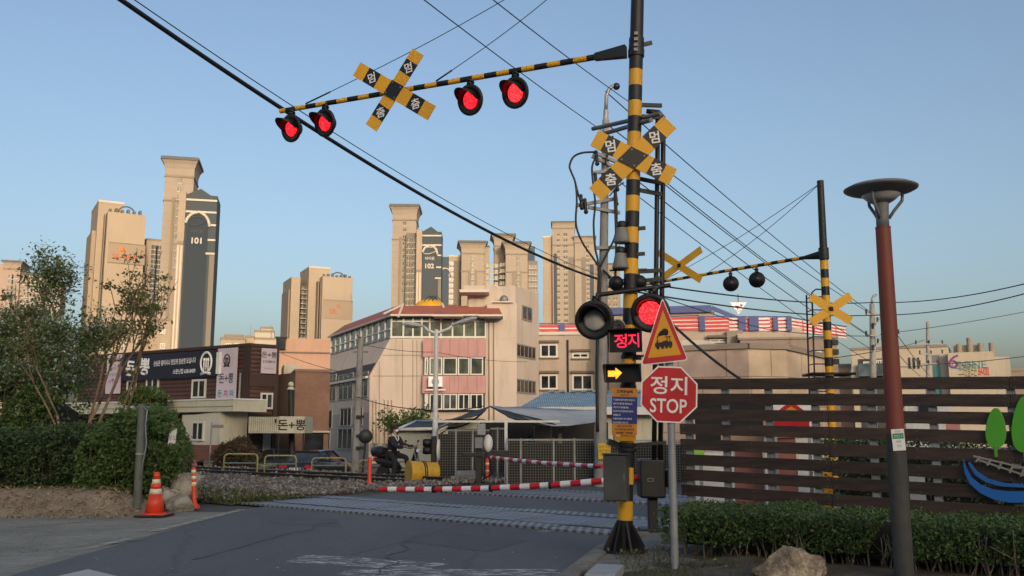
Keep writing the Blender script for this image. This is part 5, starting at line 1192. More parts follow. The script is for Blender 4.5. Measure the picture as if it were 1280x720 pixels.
mb = MB(); mb.bx(cx-.07, cx+.07, Yg-.06, Yg+.08, 0, b.z-.002, BLACK); mb.bx(cx-.2, cx+.2, Yg-.2, Yg+.2, 0, .12, BLACK); mb.build('post', r, bevel=.01)
mb = MB(); mb.box((b.x+.06, Yg, a.z-.28), (.1, .5, .25), BLACK); mb.box((b.x+.12, Yg+.1, a.z-.15), (.06, .2, .3), BLACK); mb.build('counterweight', r, bevel=.015)
e0, e1 = Vector((a.x+.1, Yg-.0, P(790, 596.5, Yg).z)), P(474.5, 611.5, 15.6)
def gate_arm(e0, e1, r0, r1, nseg, sag, root, first):
    mb = MB(); pts = [e0 + (e1-e0)*(k/nseg) + Vector((0, 0, -sag*math.sin(math.pi*k/nseg))) for k in range(nseg+1)]
    for k in range(nseg):
        mb.cyl(pts[k], pts[k+1], r0+(r1-r0)*k/nseg, (GRED, SIGNW)[(k+first) % 2], r0+(r1-r0)*(k+1)/nseg, 12, cap=(k in (0, nseg-1)))
    for k in range(3, nseg, 6): d = (pts[k+1]-pts[k]).normalized(); mb.cyl(pts[k]-d*.02, pts[k]+d*.02, r0*1.18, BLACK, n=12)
    return mb.build('gate_arm', root)
gate_arm(e0, e1, .05, .04, 27, .06, r, 0)
# ---- far barrier
Yf = 26.; r = thing('barrier_gate', 'far barrier machine with white motor box beside dark mesh, its thin arm lowered', 'barrier', (P(601, 600, Yf).x, Yf, 0), 'crossing barriers')
x_ = r.location.x; z = lambda v: P(600, v, Yf).z
mb = MB(); mb.bx(x_-.14, x_+.02, Yf-.08, Yf+.08, 0, z(548), BLACK); mb.bx(x_-.3, x_+.3, Yf-.2, Yf+.2, 0, .12, BLACK); mb.build('post', r, bevel=.01)
mb = MB(); mb.bx(x_-.1, x_+.12, Yf-.2, Yf+.1, z(544), z(530), GALV); mb.build('motor_box', r, bevel=.02)
mb = MB(); mb.sphere((x_+.2, Yf-.15, z(554)), .16, WHITE, 14, (.8, .8, 1.5)); mb.bx(x_-.16, x_+.05, Yf-.2, Yf-.1, z(560), z(547), STEEL); mb.build('motor_cover', r)
mb = MB(); mb.bx(x_-.5, x_+.5, Yf-.12, Yf+.12, z(571), z(566), BLACK); mb.bx(x_+.15, x_+.75, Yf-.15, Yf+.15, z(573), z(563), BLACK); mb.build('counterweight', r, bevel=.015)
mb = MB(); mb.tube([(x_+.1, Yf-.1, z(566)), (x_+.35, Yf-.15, z(580)), (x_+.3, Yf-.1, z(592)), (x_+.05, Yf, z(600))], .02, BLACK); mb.build('cable', r)
gate_arm(P(612, 571.5, Yf), P(753, 583, 19.5), .05, .045, 22, .03, r, 1)
# ---- far mast with ladder
Ym = 22.; far = lambda v: P(1042.5 - (590-v)*17.2/364, v, Ym)
b0 = far(590); b0.z = 0
r = thing('crossing_signal', 'far black and yellow mast with a ladder, seen from behind over the fence', 'crossing signal', b0, 'level crossing signals')
mb = MB(); mb.cyl(far(326), far(226), .092, BLACK, .08, 14); striped(mb, far(326), b0, .095, .1, .21, 1, 14); mb.build('pole', r)
F0, F1 = far(318), P(806, 334.5, 26.3); F1.z = F0.z - .05; fd = (F1-F0).normalized()
mb = MB(); striped(mb, F0 + fd*.45, F1, .045, .04, .2, 0, 10); mb.cyl(F0, F0 + fd*.5, .12, BLACK, .05, 8); mb.build('arm', r)
mb = MB(); mb.cyl(far(310), far(324), .12, BLACK, n=14); mb.build('arm_clamp', r)
def on_far(u):
    lo, hi = 0., 1.
    for _ in range(40):
        t = (lo+hi)/2; p = F0 + (F1-F0)*t; d = p - CAM; uu = 640 + F*d.x/(d.y*CT + d.z*ST)
        if uu > u: lo = t
        else: hi = t
    return F0 + (F1-F0)*lo
fn_ = Vector((fd.y, -fd.x, 0)); fn_ = fn_ if fn_.y > 0 else -fn_
for u in (913, 945.5):
    a = on_far(u); c = a + Vector((0, 0, -.36)); signal_lamp(r, c, (c-CAM) + Vector((2, 0, -3)), .2, DULL, a)
pm = on_far(850) - fn_*.1; crossbuck(r, ((877, 311.5), (823.5, 350.5), (823.5, 315.5), (877, 350)), pm, -fn_, .2, False)
pm = far(386) + Vector((0, -.14, 0)); crossbuck(r, ((1063.5, 369.5), (1013.5, 403.5), (1013, 371), (1063.5, 401.5)), pm, (-.1, -1, 0), .2, False)
mb = MB(); a0, a1 = far(366) + Vector((-.34, -.05, 0)), b0 + Vector((-.4, -.05, .3)); 
for dy in (-.0, .42): mb.tube([a0 + Vector((0, dy, 0)), a1 + Vector((0, dy, 0))], .02, BLACK, 6)
L = (a1-a0).length; k = int(L/.3)
for i in range(k):
    p = a0 + (a1-a0)*(i+.3)/k; mb.tube([p, p + Vector((.36, .05, 0))], .014, BLACK, 5); mb.tube([p, p + Vector((0, .42, 0))], .014, BLACK, 5)
mb.tube([a0, a0 + Vector((.1, 0, .08)), a0 + Vector((.4, 0, .06))], .018, BLACK, 6); mb.build('ladder', r)
mb = MB(); p = far(468); mb.tube([p + Vector((-.5, -.3, 0)), p + Vector((.5, -.3, 0)), p + Vector((.5, .4, 0)), p + Vector((-.5, .4, 0)), p + Vector((-.5, -.3, 0))], .03, BLACK, 6); mb.build('platform', r)
for v in (428, 440, 452): mb = MB(); p = far(v) + Vector((.16, .05, 0)); mb.box(p, (.14, .2, .12), BLACK); mb.build('junction_box', r)
for u in (886, 831):
    a = on_far(max(u, 812)) + Vector((0, 0, .04)); t_ = far(229); mb = MB(); mb.tube([t_ + (a-t_)*k/8 + Vector((0, 0, -.1*math.sin(math.pi*k/8))) for k in range(9)], .008, WIRE, 5); mb.build('stay_wire', r)
# ---- signal cluster on the white street lamp is part of the street file
# ================================================================= street furniture
# traffic cone and flexible posts
c0 = G(193, 645); r = thing('traffic_cone', 'orange traffic cone with two pale bands on a black base beside the grey post', 'traffic cone', c0)
T = Matrix.Translation(c0); H = P(193, 590, c0.y).z
mb = MB(T); pr = [(.2, .03), (.175, .05)]; q_ = lambda z: .175 - (.175-.045)*(z-.05)/(H-.05)
for z0, z1, m_ in ((.05, H*.5, ORANGE), (H*.5, H*.62, REFL), (H*.62, H*.73, ORANGE), (H*.73, H*.84, REFL), (H*.84, H, ORANGE)):
    mb.lathe([(q_(z0), z0), (q_(z1), z1)], m_, 24)
mb.lathe([(.21, .028), (.2, .045), (.178, .06)], ORANGE, 24); mb.build('cone_body', r)
mb = MB(T); mb.bx(-.27, .27, -.27, .27, 0, .03, RUBBER); mb.bx(-.24, .24, -.24, .24, .0301, .036, ORANGE); mb.build('cone_base', r, bevel=.012)
def flexpost(u, v0, v1, label, bands, lean=0.):
    c0 = G(u, v1); z = P(u, v0, c0.y).z; r = thing('flexible_post', label, 'bollard', c0, 'orange flexible posts'); T = Matrix.Translation(c0) @ Matrix.Rotation(lean, 4, 'Y')
    rr = .045 if c0.y < 22 else .055
    mb = MB(T); mb.lathe([(rr*2.6, .0), (rr*2.4, .03), (rr*1.3, .1), (rr, .14), (rr*.95, z-.02), (rr*.8, z), (0, z+.01)], ORANGE, 16); mb.build('post_body', r)
    for b in bands:
        mb = MB(T); mb.lathe([(rr*1.05, z*b), (rr*1.04, z*(b+.09))], REFL, 16); mb.build('reflective_band', r)
flexpost(243, 584, 636, 'thin orange post with three pale bands, leaning by the grey stones', (.55, .7, .85), R(-4))
flexpost(461.5, 572, 613, 'plain orange post standing at the tip of the near barrier arm', ())
flexpost(609, 571, 606, 'orange post in front of the far barrier machine', (.45, .7))
# grey fence post and the little white plate
b0 = G(171, 641); r = thing('fence_post', 'dull grey steel post leaning in front of the hedge beside the cone', 'post', b0)
mb = MB(); t_ = P(178, 505, b0.y); mb.cyl(b0, t_, .075, mat('post_grey_green', (.11, .125, .115), .6, .2, 4, dirt=.3), n=14); mb.build('post', r)
mb = MB(); d = t_-b0; mb.cyl(b0 + d*.53, b0 + d*.545, .085, GALV, n=14); mb.build('clamp', r)
mb = MB(); mb.tube([t_ + Vector((.05, -.08, -.05)), t_ + Vector((.14, -.1, -.12)), t_ + Vector((.12, -.1, -.4)), t_ + Vector((.16, -.1, -.75)), t_ + Vector((.08, -.1, -1.4))], .012, GALV, 5); mb.build('wire', r)
p0 = P(213, 566, 19.3); mb = MB(facing(p0, (.3, -1, 0), R(-4))); mb.bx(-.07, .07, -.5, .5, 0, .02, WHITE); mb.text('철도', .1, C_INKV, 0, .3, .022); mb.text('위험', .1, C_INKV, 0, .1, .022); mb.bx(-.02, .02, -1.2, .5, -.03, -.001, GALV)
tag(mb.build('marker_plate', loc=Vector((p0.x, p0.y, 0))), 'narrow white plate standing upright in the bush behind the cone', 'sign')
# stones near the cone
M_ROCK = groundmat('rock_grey', [(.3, (.17, .155, .13)), (.5, (.3, .275, .235)), (.7, (.42, .39, .34))], 3.5, 40, .35, .02, .95)
def rock(c, s, seed, name, label, m_=M_ROCK, cut=.55, n=26, group=None):
    mb = MB(); rr = random.Random(seed); off = Vector((seed*3.1, 0, 0)); vs_ = []
    planes = [(Vector((rr.gauss(0, 1), rr.gauss(0, 1), rr.gauss(0, .8))).normalized(), rr.uniform(cut, .95)) for _ in range(14)]
    for i in range(n//2+1):
        t = math.pi*i/(n//2)
        for j in range(n):
            a = 2*math.pi*j/n; d = Vector((math.sin(t)*math.cos(a), math.sin(t)*math.sin(a), math.cos(t))); k = 1.
            for pn, pd in planes:
                q = d.dot(pn)
                if q > 1e-3: k = min(k, pd/q)
            k *= 1 + .06*noise.noise(d*2.2 + off) + .04*noise.noise(d*6 + off) + .02*noise.noise(d*15 + off) - .05*max(0, .25-abs(noise.noise(d*3.1 + off*2)))
            vs_.append(Vector(c) + Vector((d.x*k*s[0], d.y*k*s[1], d.z*k*s[2])))
    fs = [(i*n+j, (i+1)*n+j, (i+1)*n+(j+1) % n, i*n+(j+1) % n) for i in range(n//2) for j in range(n)]
    mb.add(vs_, fs, m_, False); return tag(mb.build(name, loc=Vector(c)), label, 'rock', group)
Ys_ = G(228, 637).y
rock(P(231, 611, Ys_+.35), (.3, .27, .33), 3, 'rock', 'squarish pale stone, topmost of the heap behind the cone', group='stones by the cone')
rock(P(226, 630, Ys_), (.34, .28, .24), 5, 'rock', 'rounded stone at the foot of the heap between cone and thin orange post', group='stones by the cone')
rock(P(209, 623, Ys_+.2), (.2, .2, .3), 8, 'rock', 'narrow stone of the heap half hidden by the cone', group='stones by the cone')
rock(P(238, 604, Ys_+1.1), (.35, .3, .22), 11, 'rock', 'stone at the back of the heap against the bush', group='stones by the cone')
rock(G(152, 638) + Vector((0, 0, .1)), (.38, .2, .16), 14, 'rock', 'low flat stone lying on the dirt by the grey post')
M_ROCK2 = groundmat('rock_tan', [(.38, (.1, .085, .065)), (.5, (.27, .22, .16)), (.62, (.46, .38, .27))], 2.6, 22, .5, .06, .95)
rc = P(983, 716, 9.2); rc.z = .1
rock(rc, (.52, .36, .33), 23, 'rock', 'big tan boulder in front of the hedge at the bottom edge', M_ROCK2, .45, 90)
# guard rails behind the tracks
M_GY = mat('rail_yellow', (.33, .3, .13), .55, .15, 3, dirt=.35); M_GT = mat('rail_teal', (.12, .19, .16), .55, .15, 3, dirt=.35)
def guardrail(u0, u1, v0, label, vb=597.5):
    a, b = G(u0, vb), G(u1, vb); r = thing('guard_rail', label, 'guard rail', (a+b)/2, 'yellow and green guard rails'); H = P((u0+u1)/2, v0, a.y).z
    for p in (a, b):
        mb = MB(); d = 1 if p is a else -1; mb.tube([p - Vector((0, 0, .1)), p + Vector((0, 0, H-.12)), p + Vector((d*.04, 0, H-.03)), p + Vector((d*.12, 0, H))], .03, M_GY, 8); mb.build('post', r)
    for k, m_ in ((1, M_GY), (.62, M_GT), (.2, M_GY)):
        mb = MB(); e = Vector((.1 if k == 1 else 0, 0, 0)); mb.cyl(a + e + Vector((0, 0, H*k)), b - e + Vector((0, 0, H*k)), .026, m_, n=8); mb.build('rail', r)
guardrail(279, 321, 567.5, 'guard rail in front of the reddish shrub, leftmost of the row'); guardrail(330, 369.5, 569.5, 'guard rail in front of the blue grey car and canopy post')
guardrail(389.5, 432, 572.5, 'guard rail right in front of the black sedan'); guardrail(447.5, 491, 575.5, 'guard rail between the utility pole and the scooter rider')
guardrail(497, 544, 577, 'guard rail behind the yellow drum'); guardrail(555, 593, 577, 'guard rail in front of the mesh fence beside the far barrier', 600)
# yellow drum
c0 = G(519, 606) ; z0 = .42; x_ = Vector((.9, .43, 0)).normalized(); p0 = Vector((P(511, 595, c0.y-.3).x, c0.y-.3, .36)); p1 = p0 + x_*.85
r = thing('yellow_drum', 'yellow drum lying on its side under the scooter rider by the lowered arm', 'drum', Vector((p0.x, p0.y, 0)))
M_DRUM = mat('drum_yellow', (.6, .36, .03), .45, .12, 3, dirt=.5)
mb = MB(); mb.cyl(p0, p1, .33, M_DRUM, .27, 24); mb.cyl(p0 - x_*.01, p0 + x_*.04, .345, M_DRUM, n=24); mb.build('drum_body', r)
for k in (.45, .52): mb = MB(); mb.cyl(p0 + x_*k*.85, p0 + x_*(k*.85+.03), .345 - k*.06, BLACK, n=24); mb.build('band', r)
mb = MB(); mb.bx(p0.x-.3, p0.x+.1, p0.y-.2, p0.y+.3, 0, .08, BLACK); mb.bx(p1.x-.3, p1.x+.1, p1.y-.3, p1.y+.3, 0, .12, BLACK); mb.build('cradle', r)
# white street lamp with a signal cluster
b0 = G(543, 604); r = thing('street_lamp', 'white street lamp with two heads and a black signal cluster halfway up', 'street lamp', b0); Y = b0.y
mb = MB(); t_ = P(545.5, 412, Y); mb.cyl(b0, t_, .095, WHITE, .06, 16); mb.cyl(b0, b0 + Vector((0, 0, .06)), .2, WHITE, n=16); mb.cyl(b0 + Vector((0, 0, .06)), b0 + Vector((0, 0, .6)), .105, WHITE, n=16); mb.build('pole', r)
for (ue, ve, us, vs2, w0) in ((503, 406, 531, 409, -1), (597, 398, 566, 407, 1)):
    a, b, c = t_ - Vector((0, 0, .15)), P(us, vs2, Y), P(ue, ve, Y); m_ = (a+b)/2 + Vector((0, 0, -.12 if w0 < 0 else -.1))
    mb = MB(); mb.tube([a, a*.7+m_*.3 + Vector((0, 0, .05)), m_*.5+b*.5 + Vector((0, 0, .02)), b], .045, WHITE, 8); mb.build('arm', r)
    d = (c-b); L = d.length; d.normalize(); y = Vector((0, 1, 0)); up = y.cross(d)*-1 if False else d.cross(y)*(-1 if d.x > 0 else 1); up = up if up.z > 0 else -up
    secs = []; under = []
    for s, w_, h in ((-.02, .05, .045), (.12, .09, .07), (.3, .13, .1), (.6, .155, .12), (.85, .13, .1), (1., .05, .05)):
        o = b + d*L*s; secs.append([o + y*w_*math.cos(a_)+ up*h*math.sin(a_) for a_ in [math.pi*k/8 for k in range(9)]])
        if .2 < s < .95: under.append([o + y*w_*.85*math.cos(a_) - up*h*.62*math.sin(a_) for a_ in [math.pi*k/8 for k in range(9)]])
    mb = MB(); mb.loft(secs, mat('lamp_housing', (.42, .43, .44), .4, .1, 3), True); o = mb.build('lamp_head', r); mb = MB(); mb.loft(under, mat('lamp_cover', (.32, .31, .29), .25, .1, 3), True); mb.build('lamp_glass', o)
p = P(541, 561, Y); mb = MB(); mb.bx(p.x-.03, p.x+.14, Y-.3, Y-.12, p.z-.55, p.z+.38, BLACK); o = mb.build('signal_case', r, bevel=.03)
mb = MB(facing(P(549, 562, Y-.2), (1, -.25, 0))); mb.lathe([(0, .03), (.12, .025), (.165, .0), (.165, -.03)], WHITE, 18, T=Matrix.Diagonal((1, 1.9, 1, 1))); mb.build('backboard', o)
for v in (553.5, 563):
    p = P(538, v, Y-.2); mb = MB(Matrix.Translation(p) @ Matrix.Rotation(R(-90), 4, 'Y')); mb.lathe([(.11, -.02), (.12, .12), (.1, .22), (.09, .22), (.09, .1), (0, .1)], BLACK, 16); mb.build('hood', o)
mb = MB(); p = P(532, 592, Y-.2); mb.bx(p.x-.3, p.x+.2, Y-.15, Y+.15, p.z-.25, p.z+.28, BLACK); mb.bx(p.x-.05, p.x+.05, Y-.1, Y+.1, 0, p.z-.252, BLACK); tag(mb.build('relay_box', loc=(p.x, Y, 0), bevel=.02), 'black box on a short stand beside the foot of the white street lamp', 'electrical box')
# utility pole on the left with the round mirror
b0 = G(444, 591); b0 = Vector((P(443.5, 590, 37).x, 37, -.6)); r = thing('utility_pole', 'slim grey utility pole in front of the left flank of the brown roofed house', 'utility pole', b0, 'utility poles')
mb = MB(); t_ = P(451, 421, 37); mb.cyl(b0, t_, .16, POLEC, .11, 14); mb.build('pole', r)
mb = MB(); mb.tube([t_ - Vector((.0, .1, .05)), t_ + Vector((-.15, -.1, .15)), t_ + Vector((-.2, -.1, .2))], .04, POLEC, 6); mb.bar(t_ + Vector((-.3, 0, -.6)), t_ + Vector((.3, 0, -.6)), .06, .06, STEEL); mb.build('crossarm', r)
for v in (521, 545, 560): mb = MB(); p = P(447, v, 36.85); mb.box(p + Vector((.1, 0, 0)), (.3, .12, .12), BLACK); mb.build('junction_box', r)
p = P(457, 545.5, 34); b0 = Vector((P(453, 590, 34).x, 34, 0)); r = thing('traffic_mirror', 'round traffic mirror seen from its dark back on a thin leaning post', 'traffic mirror', b0)
mb = MB(); mb.cyl(b0, p - Vector((0, -.05, .1)), .035, BLACK, n=10); mb.build('post', r)
mb = MB(facing(p, (.25, -1, 0))); mb.lathe([(0, .1), (.12, .09), (.22, .04), (.25, 0), (.25, -.03), (.2, -.04)], mat('mirror_back', (.025, .025, .027), .5, .3, 4), 22); mb.build('mirror_shell', r)
# concrete pole behind the mast
Yc = 26.5; pc = lambda v: P(750 + (603-v)*7.5/470, v, Yc); b0 = pc(603); b0.z = 0
r = thing('utility_pole', 'tall concrete utility pole with crossarms directly behind the striped mast', 'utility pole', b0, 'utility poles')
mb = MB(); mb.cyl(b0, pc(150), .17, POLEC, .1, 16); mb.cyl(pc(150), pc(138), .075, GALV, n=12); mb.tube([pc(140), P(758, 120, Yc), P(761, 112, Yc), P(765, 108, Yc), P(769, 107, Yc)], .055, GALV, 8); mb.sphere(P(770.5, 108, Yc), .11, BLACK, 10); mb.build('pole', r)
for (u0, v0, u1, v1) in ((740, 216, 772, 213), (740, 195, 768, 209), (721, 257, 772, 248), (735, 259, 775, 266), (742, 190, 776, 205), (745, 310, 775, 309)):
    mb = MB(); a, b = P(u0, v0, Yc-.2), P(u1, v1, Yc-.1); mb.bar(a, b, .09, .09, STEEL); mb.build('crossarm', r)
for (u, v) in ((745, 190), (726, 245), (731, 250), (744, 218), (769, 240), (770, 222)):
    mb = MB(); p = P(u, v, Yc-.3); mb.cyl(p, p + Vector((.03, 0, -.35)), .05, BLACK, n=8); mb.sphere(p + Vector((.03, 0, -.35)), .07, BLACK, 8); mb.sphere(p, .06, BLACK, 8); mb.build('insulator', r)
def cab(pts, rr=.03, Y=Yc-.35, name='service_cable'):
    P_ = [P(u, v, Y) for u, v in pts]; out = []
    for i in range(len(P_)-1):
        a, b, c, d = P_[max(i-1, 0)], P_[i], P_[i+1], P_[min(i+2, len(P_)-1)]
        for k in range(5):
            t = k/5; out.append(.5*((2*b) + (c-a)*t + (2*a-5*b+4*c-d)*t*t + (3*b-a-3*c+d)*t**3))
    out.append(P_[-1]); mb = MB(); mb.tube(out, rr, BLACK, 6); mb.build(name, r)
cab([(743, 190), (728, 191), (717, 196), (712, 207), (714, 215), (719, 228), (721, 250), (720, 280), (728, 303), (741, 322), (749, 334)])
cab([(719, 228), (722, 240), (726, 252)]); cab([(744, 198), (740, 210), (742, 235), (744, 255), (742, 280), (744, 310), (748, 335), (746, 400)])
cab([(766, 170), (760, 190), (757, 205)]); cab([(770, 250), (771, 270), (769, 295), (757, 320), (750, 334)]); cab([(768, 244), (770, 300), (769, 345)])
cab([(780, 228), (770, 235), (762, 245)], .02); cab([(747, 335), (750, 345), (747, 420), (746, 470), (747, 540)], .045)
mb = MB(); a, b = P(747.5, 554, Yc-.25), P(763.5, 574, Yc-.25); mb.bx(a.x, b.x, Yc-.27, Yc-.24, b.z, a.z, mat('plate_yellow', (.66, .44, .03), .55, .1, 3)); L = frame(((a.x+b.x)/2, Yc-.27, (a.z+b.z)/2), (1, 0, 0), (0, 0, 1), (0, -1, 0)); h = a.z-b.z
for k, s in enumerate(('감전 위험', '접근 금지', '한전')): mb.text(s, .075, C_INK, 0, h*(.28-.25*k), .003, L=L)
mb.build('warning_plate', r)
mb = MB(); p = P(754, 570, Yc-.2); mb.cyl(P(768, 490, Yc-.1), P(768, 560, Yc-.1), .04, STEEL, n=8); mb.build('conduit', r)
# right-hand garden lamp
Yl = 9.0; lp_ = lambda v: P(1131 - (731-v)*27.5/450, v, Yl); b0 = lp_(731); b0.z = .1
r = thing('garden_lamp', 'slender brown lamp post with a wide dark disc on top, in front of the fence', 'street lamp', b0)
C_RUST = mat('post_red_brown', (.21, .05, .03), .55, .12, 4, dirt=.2, dirtcol=(.08, .03, .02))
C_SLEEVE = mat('sleeve_grey', (.06, .06, .055), .75, .2, 8, bmp=.006, bscale=120)
mb = MB(); mb.cyl(lp_(543), lp_(285), .083, C_RUST, .071, 24); mb.cyl(lp_(285), lp_(284.), .074, C_RUST, n=24); mb.build('post', r)
mb = MB(); mb.cyl(b0 - Vector((0, 0, .1)), lp_(543), .09, C_SLEEVE, .086, 24); mb.build('sleeve', r)
C_LDK = mat('lamp_dark_metal', (.2, .205, .22), .5, .2, 4); t_ = lp_(285)
mb = MB(Matrix.Translation(t_)); h = lp_(252).z - t_.z; mb.lathe([(.062, 0), (.06, h*.4), (.068, h*.9), (.07, h), (0, h)], C_LDK, 22); mb.build('neck', r)
zd = lp_(240).z - t_.z
mb = MB(Matrix.Translation(t_)); mb.lathe([(.06, zd-.02), (.19, zd-.03), (.25, zd-.012), (.32, zd+.01), (.347, zd+.025), (.35, zd+.035), (.3, zd+.06), (.15, zd+.075), (0, zd+.08)], C_LDK, 40); mb.build('lamp_disc', r)
mb = MB(Matrix.Translation(t_)); mb.lathe([(.066, h-.004), (.078, zd-.115), (.13, zd-.085), (.185, zd-.036), (.18, zd-.031)], mat('lamp_diffuser', (.45, .45, .45), .3, .1, 4), 30); mb.build('lamp_diffuser', r)
for k in range(3):
    a = R(-15 + 120*k); d = Vector((math.cos(a), math.sin(a), 0)); mb = MB(Matrix.Translation(t_)); mb.tube([d*.06 + Vector((0, 0, h*.35)), d*.11 + Vector((0, 0, h*.62)), d*.19 + Vector((0, 0, zd-.1)), d*.2 + Vector((0, 0, zd-.02))], .016, C_LDK, 8); mb.build('bracket', r)
p = lp_(549); mb = MB(facing(p + Vector((-.012, -.088, 0)), (-.1, -1, 0), R(3))); mb.bx(-.058, .058, -.105, .095, -.004, 0, SIGNW)
C_GRN = mat('ink_green', (.02, .28, .12), .6, .1, 4); mb.bx(-.05, .05, .005, .055, .0005, .0015, C_GRN); mb.text('안전신고', .026, SIGNW, 0, .03, .003, wide=.08); mb.text('담당자', .018, C_INKV, 0, .072, .003); mb.text('042', .02, C_GRN, 0, -.02, .003); mb.text('안내', .02, C_INKV, 0, -.06, .003); mb.build('sticker', r)
# ---- slatted fence
Q0, Q1 = P(848, 473.5, 14.0), P(1282, 470, 11.3); fd = (Q1-Q0); L0 = fd.length; fd.normalize(); fx = Vector((fd.x, fd.y, 0)).normalized(); fy = Vector((-fx.y, fx.x, 0))
r = thing('slatted_fence', 'dark brown fence of eight wide horizontal boards along the railway', 'fence', Vector((Q0.x, Q0.y, 0)))
M_WOOD = mat('wood_dark_brown', (.052, .033, .024), .6, .4, 2.2, bmp=.004, bscale=16, stretch=(1.2, 1.2, 9), island=.28)
LT = L0 + 3.2
mb = MB(); pitch, bh = .2205, .155
for k in range(8):
    a = 0.
    for sp in ((.0, 2.2), (2.2, 4.4), (4.4, LT)):
        off = Vector((0, 0, rnd.uniform(-.004, .004))); z = -k*pitch
        p, q = Q0 + fd*(sp[0]+.003) + off, Q0 + fd*(sp[1]-.003) + off + Vector((0, 0, rnd.uniform(-.003, .003)))
        mb.prism([p + Vector((0, 0, z-bh)), q + Vector((0, 0, z-bh)), q + Vector((0, 0, z)), p + Vector((0, 0, z))], fy*.03, M_WOOD)
        for e in (.06, 1.1, sp[1]-sp[0]-.06):
            for dz in (.03, bh-.03): w_ = p + fd*e + Vector((0, 0, z-dz)); mb.cyl(w_ - fy*.003, w_ + fy*.001, .006, STEEL, n=6)
mb.build('slats', r)
t = .25
for t in (.12, .7, 1.35, 2.0, 2.75, 3.5, 4.4, 5.3, 6.4, 7.6):
    p = Q0 + fd*t + fy*.075; mb = MB(); mb.box((0, 0, 0), (.001, .001, .001), GALV); mb = MB(frame(Vector((p.x, p.y, 0)), fx, fy, (0, 0, 1))); mb.bx(-.045, .045, -.04, .04, 0, p.z-.02, GALV); mb.build('post', r)
mb = MB(); a, b = Q0 + fy*.12, Q0 + fd*LT + fy*.12; a.z, b.z = 0, 0; mb.prism([a - fy*.16, b - fy*.16, b + fy*.16, a + fy*.16], (0, 0, .42), CONC); tag(mb.build('low_wall', loc=a), 'low concrete wall under the slatted fence', 'wall')
# ornaments on the fence
fn = -fy; p0 = Q0 - fy*.02; FT = frame(p0, fx, Vector((0, 0, 1)), fn); fim = FT.inverted()
M_GREEN = mat('ornament_green', (.09, .42, .03), .5, .06, 2); M_BLUEO = mat('ornament_blue', (.02, .15, .52), .5, .06, 2); M_GREYO = mat('ornament_grey', (.33, .31, .28), .5, .1, 3)
def fl(u, v): q = fim @ PL(u, v, p0, fn); return (q.x, q.y)
def tree_cut(uc, v0, v1, ub, label):
    pts = []; mb = MB(FT); K = 26; h = v1-v0
    for k in range(K+1):
        a = math.pi*2*k/K; s = math.sin(a); c = math.cos(a); yy = (1-c)/2; wdt = ub*(abs(s)**.85)*(.72+.5*yy)*(1 if s >= 0 else -1); pts.append(fl(uc + wdt, v0 + h*yy))
    pts = pts[:-1][::-1]; mb.prism([(x, y, .03) for x, y in pts], (0, 0, .02), M_GREEN); sx0, sy0 = fl(uc-2.5, v1-2); sx1, sy1 = fl(uc+2.5, v1+11)
    mb.prism([(sx0, sy1, .03), (sx1, sy1, .03), (sx1, sy0, .03), (sx0, sy0, .03)], (0, 0, .0195), M_GREEN); o = tag(mb.build('tree_ornament', loc=Q0, bevel=.004), label, 'fence ornament', 'painted cutouts on the fence'); return o
tree_cut(1245.5, 510, 560, 13, 'smaller green leaf shaped tree cutout screwed to the fence'); tree_cut(1282, 495, 566, 17, 'larger green leaf shaped tree cutout at the edge of the picture')
mb = MB(FT); up_ = [(1205, 574), (1209, 585), (1216, 597), (1227, 606), (1243, 612), (1262, 614), (1285, 614), (1310, 610), (1340, 598)]; lo_ = [(1340, 607), (1310, 622), (1285, 628), (1262, 628), (1243, 624), (1226, 616), (1213, 604), (1207, 592), (1204.5, 574)]
up2 = [(1213, 577), (1222, 589), (1236, 598), (1254, 603), (1285, 606), (1310, 603)]; lo2 = [(1310, 606), (1285, 609.5), (1254, 608), (1234, 603), (1220, 594), (1211, 579)]
for U_, L_, n_ in ((up_, lo_[::-1], 9), (up2, lo2[::-1], 6)):
    for k in range(n_-1):
        q_ = [fl(*L_[k]), fl(*L_[k+1]), fl(*U_[k+1]), fl(*U_[k])]; mb.prism([(x, y, .03) for x, y in q_], (0, 0, .02), M_BLUEO)
tag(mb.build('boat_ornament', loc=Q0), 'blue curved boat shaped cutout on the fence below the green trees', 'fence ornament', 'painted cutouts on the fence')
mb = MB(FT)
def bar2(a, b, w_):
    a, b = Vector((*fl(*a), .05)), Vector((*fl(*b), .05)); mb.bar(a, b, .02, w_, M_GREYO, up=(0, 0, 1))
bar2((1218, 570), (1300, 589), .018); bar2((1222, 574), (1300, 600), .018)
for k in range(6): u = 1224+k*14; bar2((u+2, 570.5+k*3.1), (u-3, 577+k*4.6), .03)
tag(mb.build('rail_ornament', loc=Q0), 'grey ladder like railway track cutout above the blue boat on the fence', 'fence ornament', 'painted cutouts on the fence')
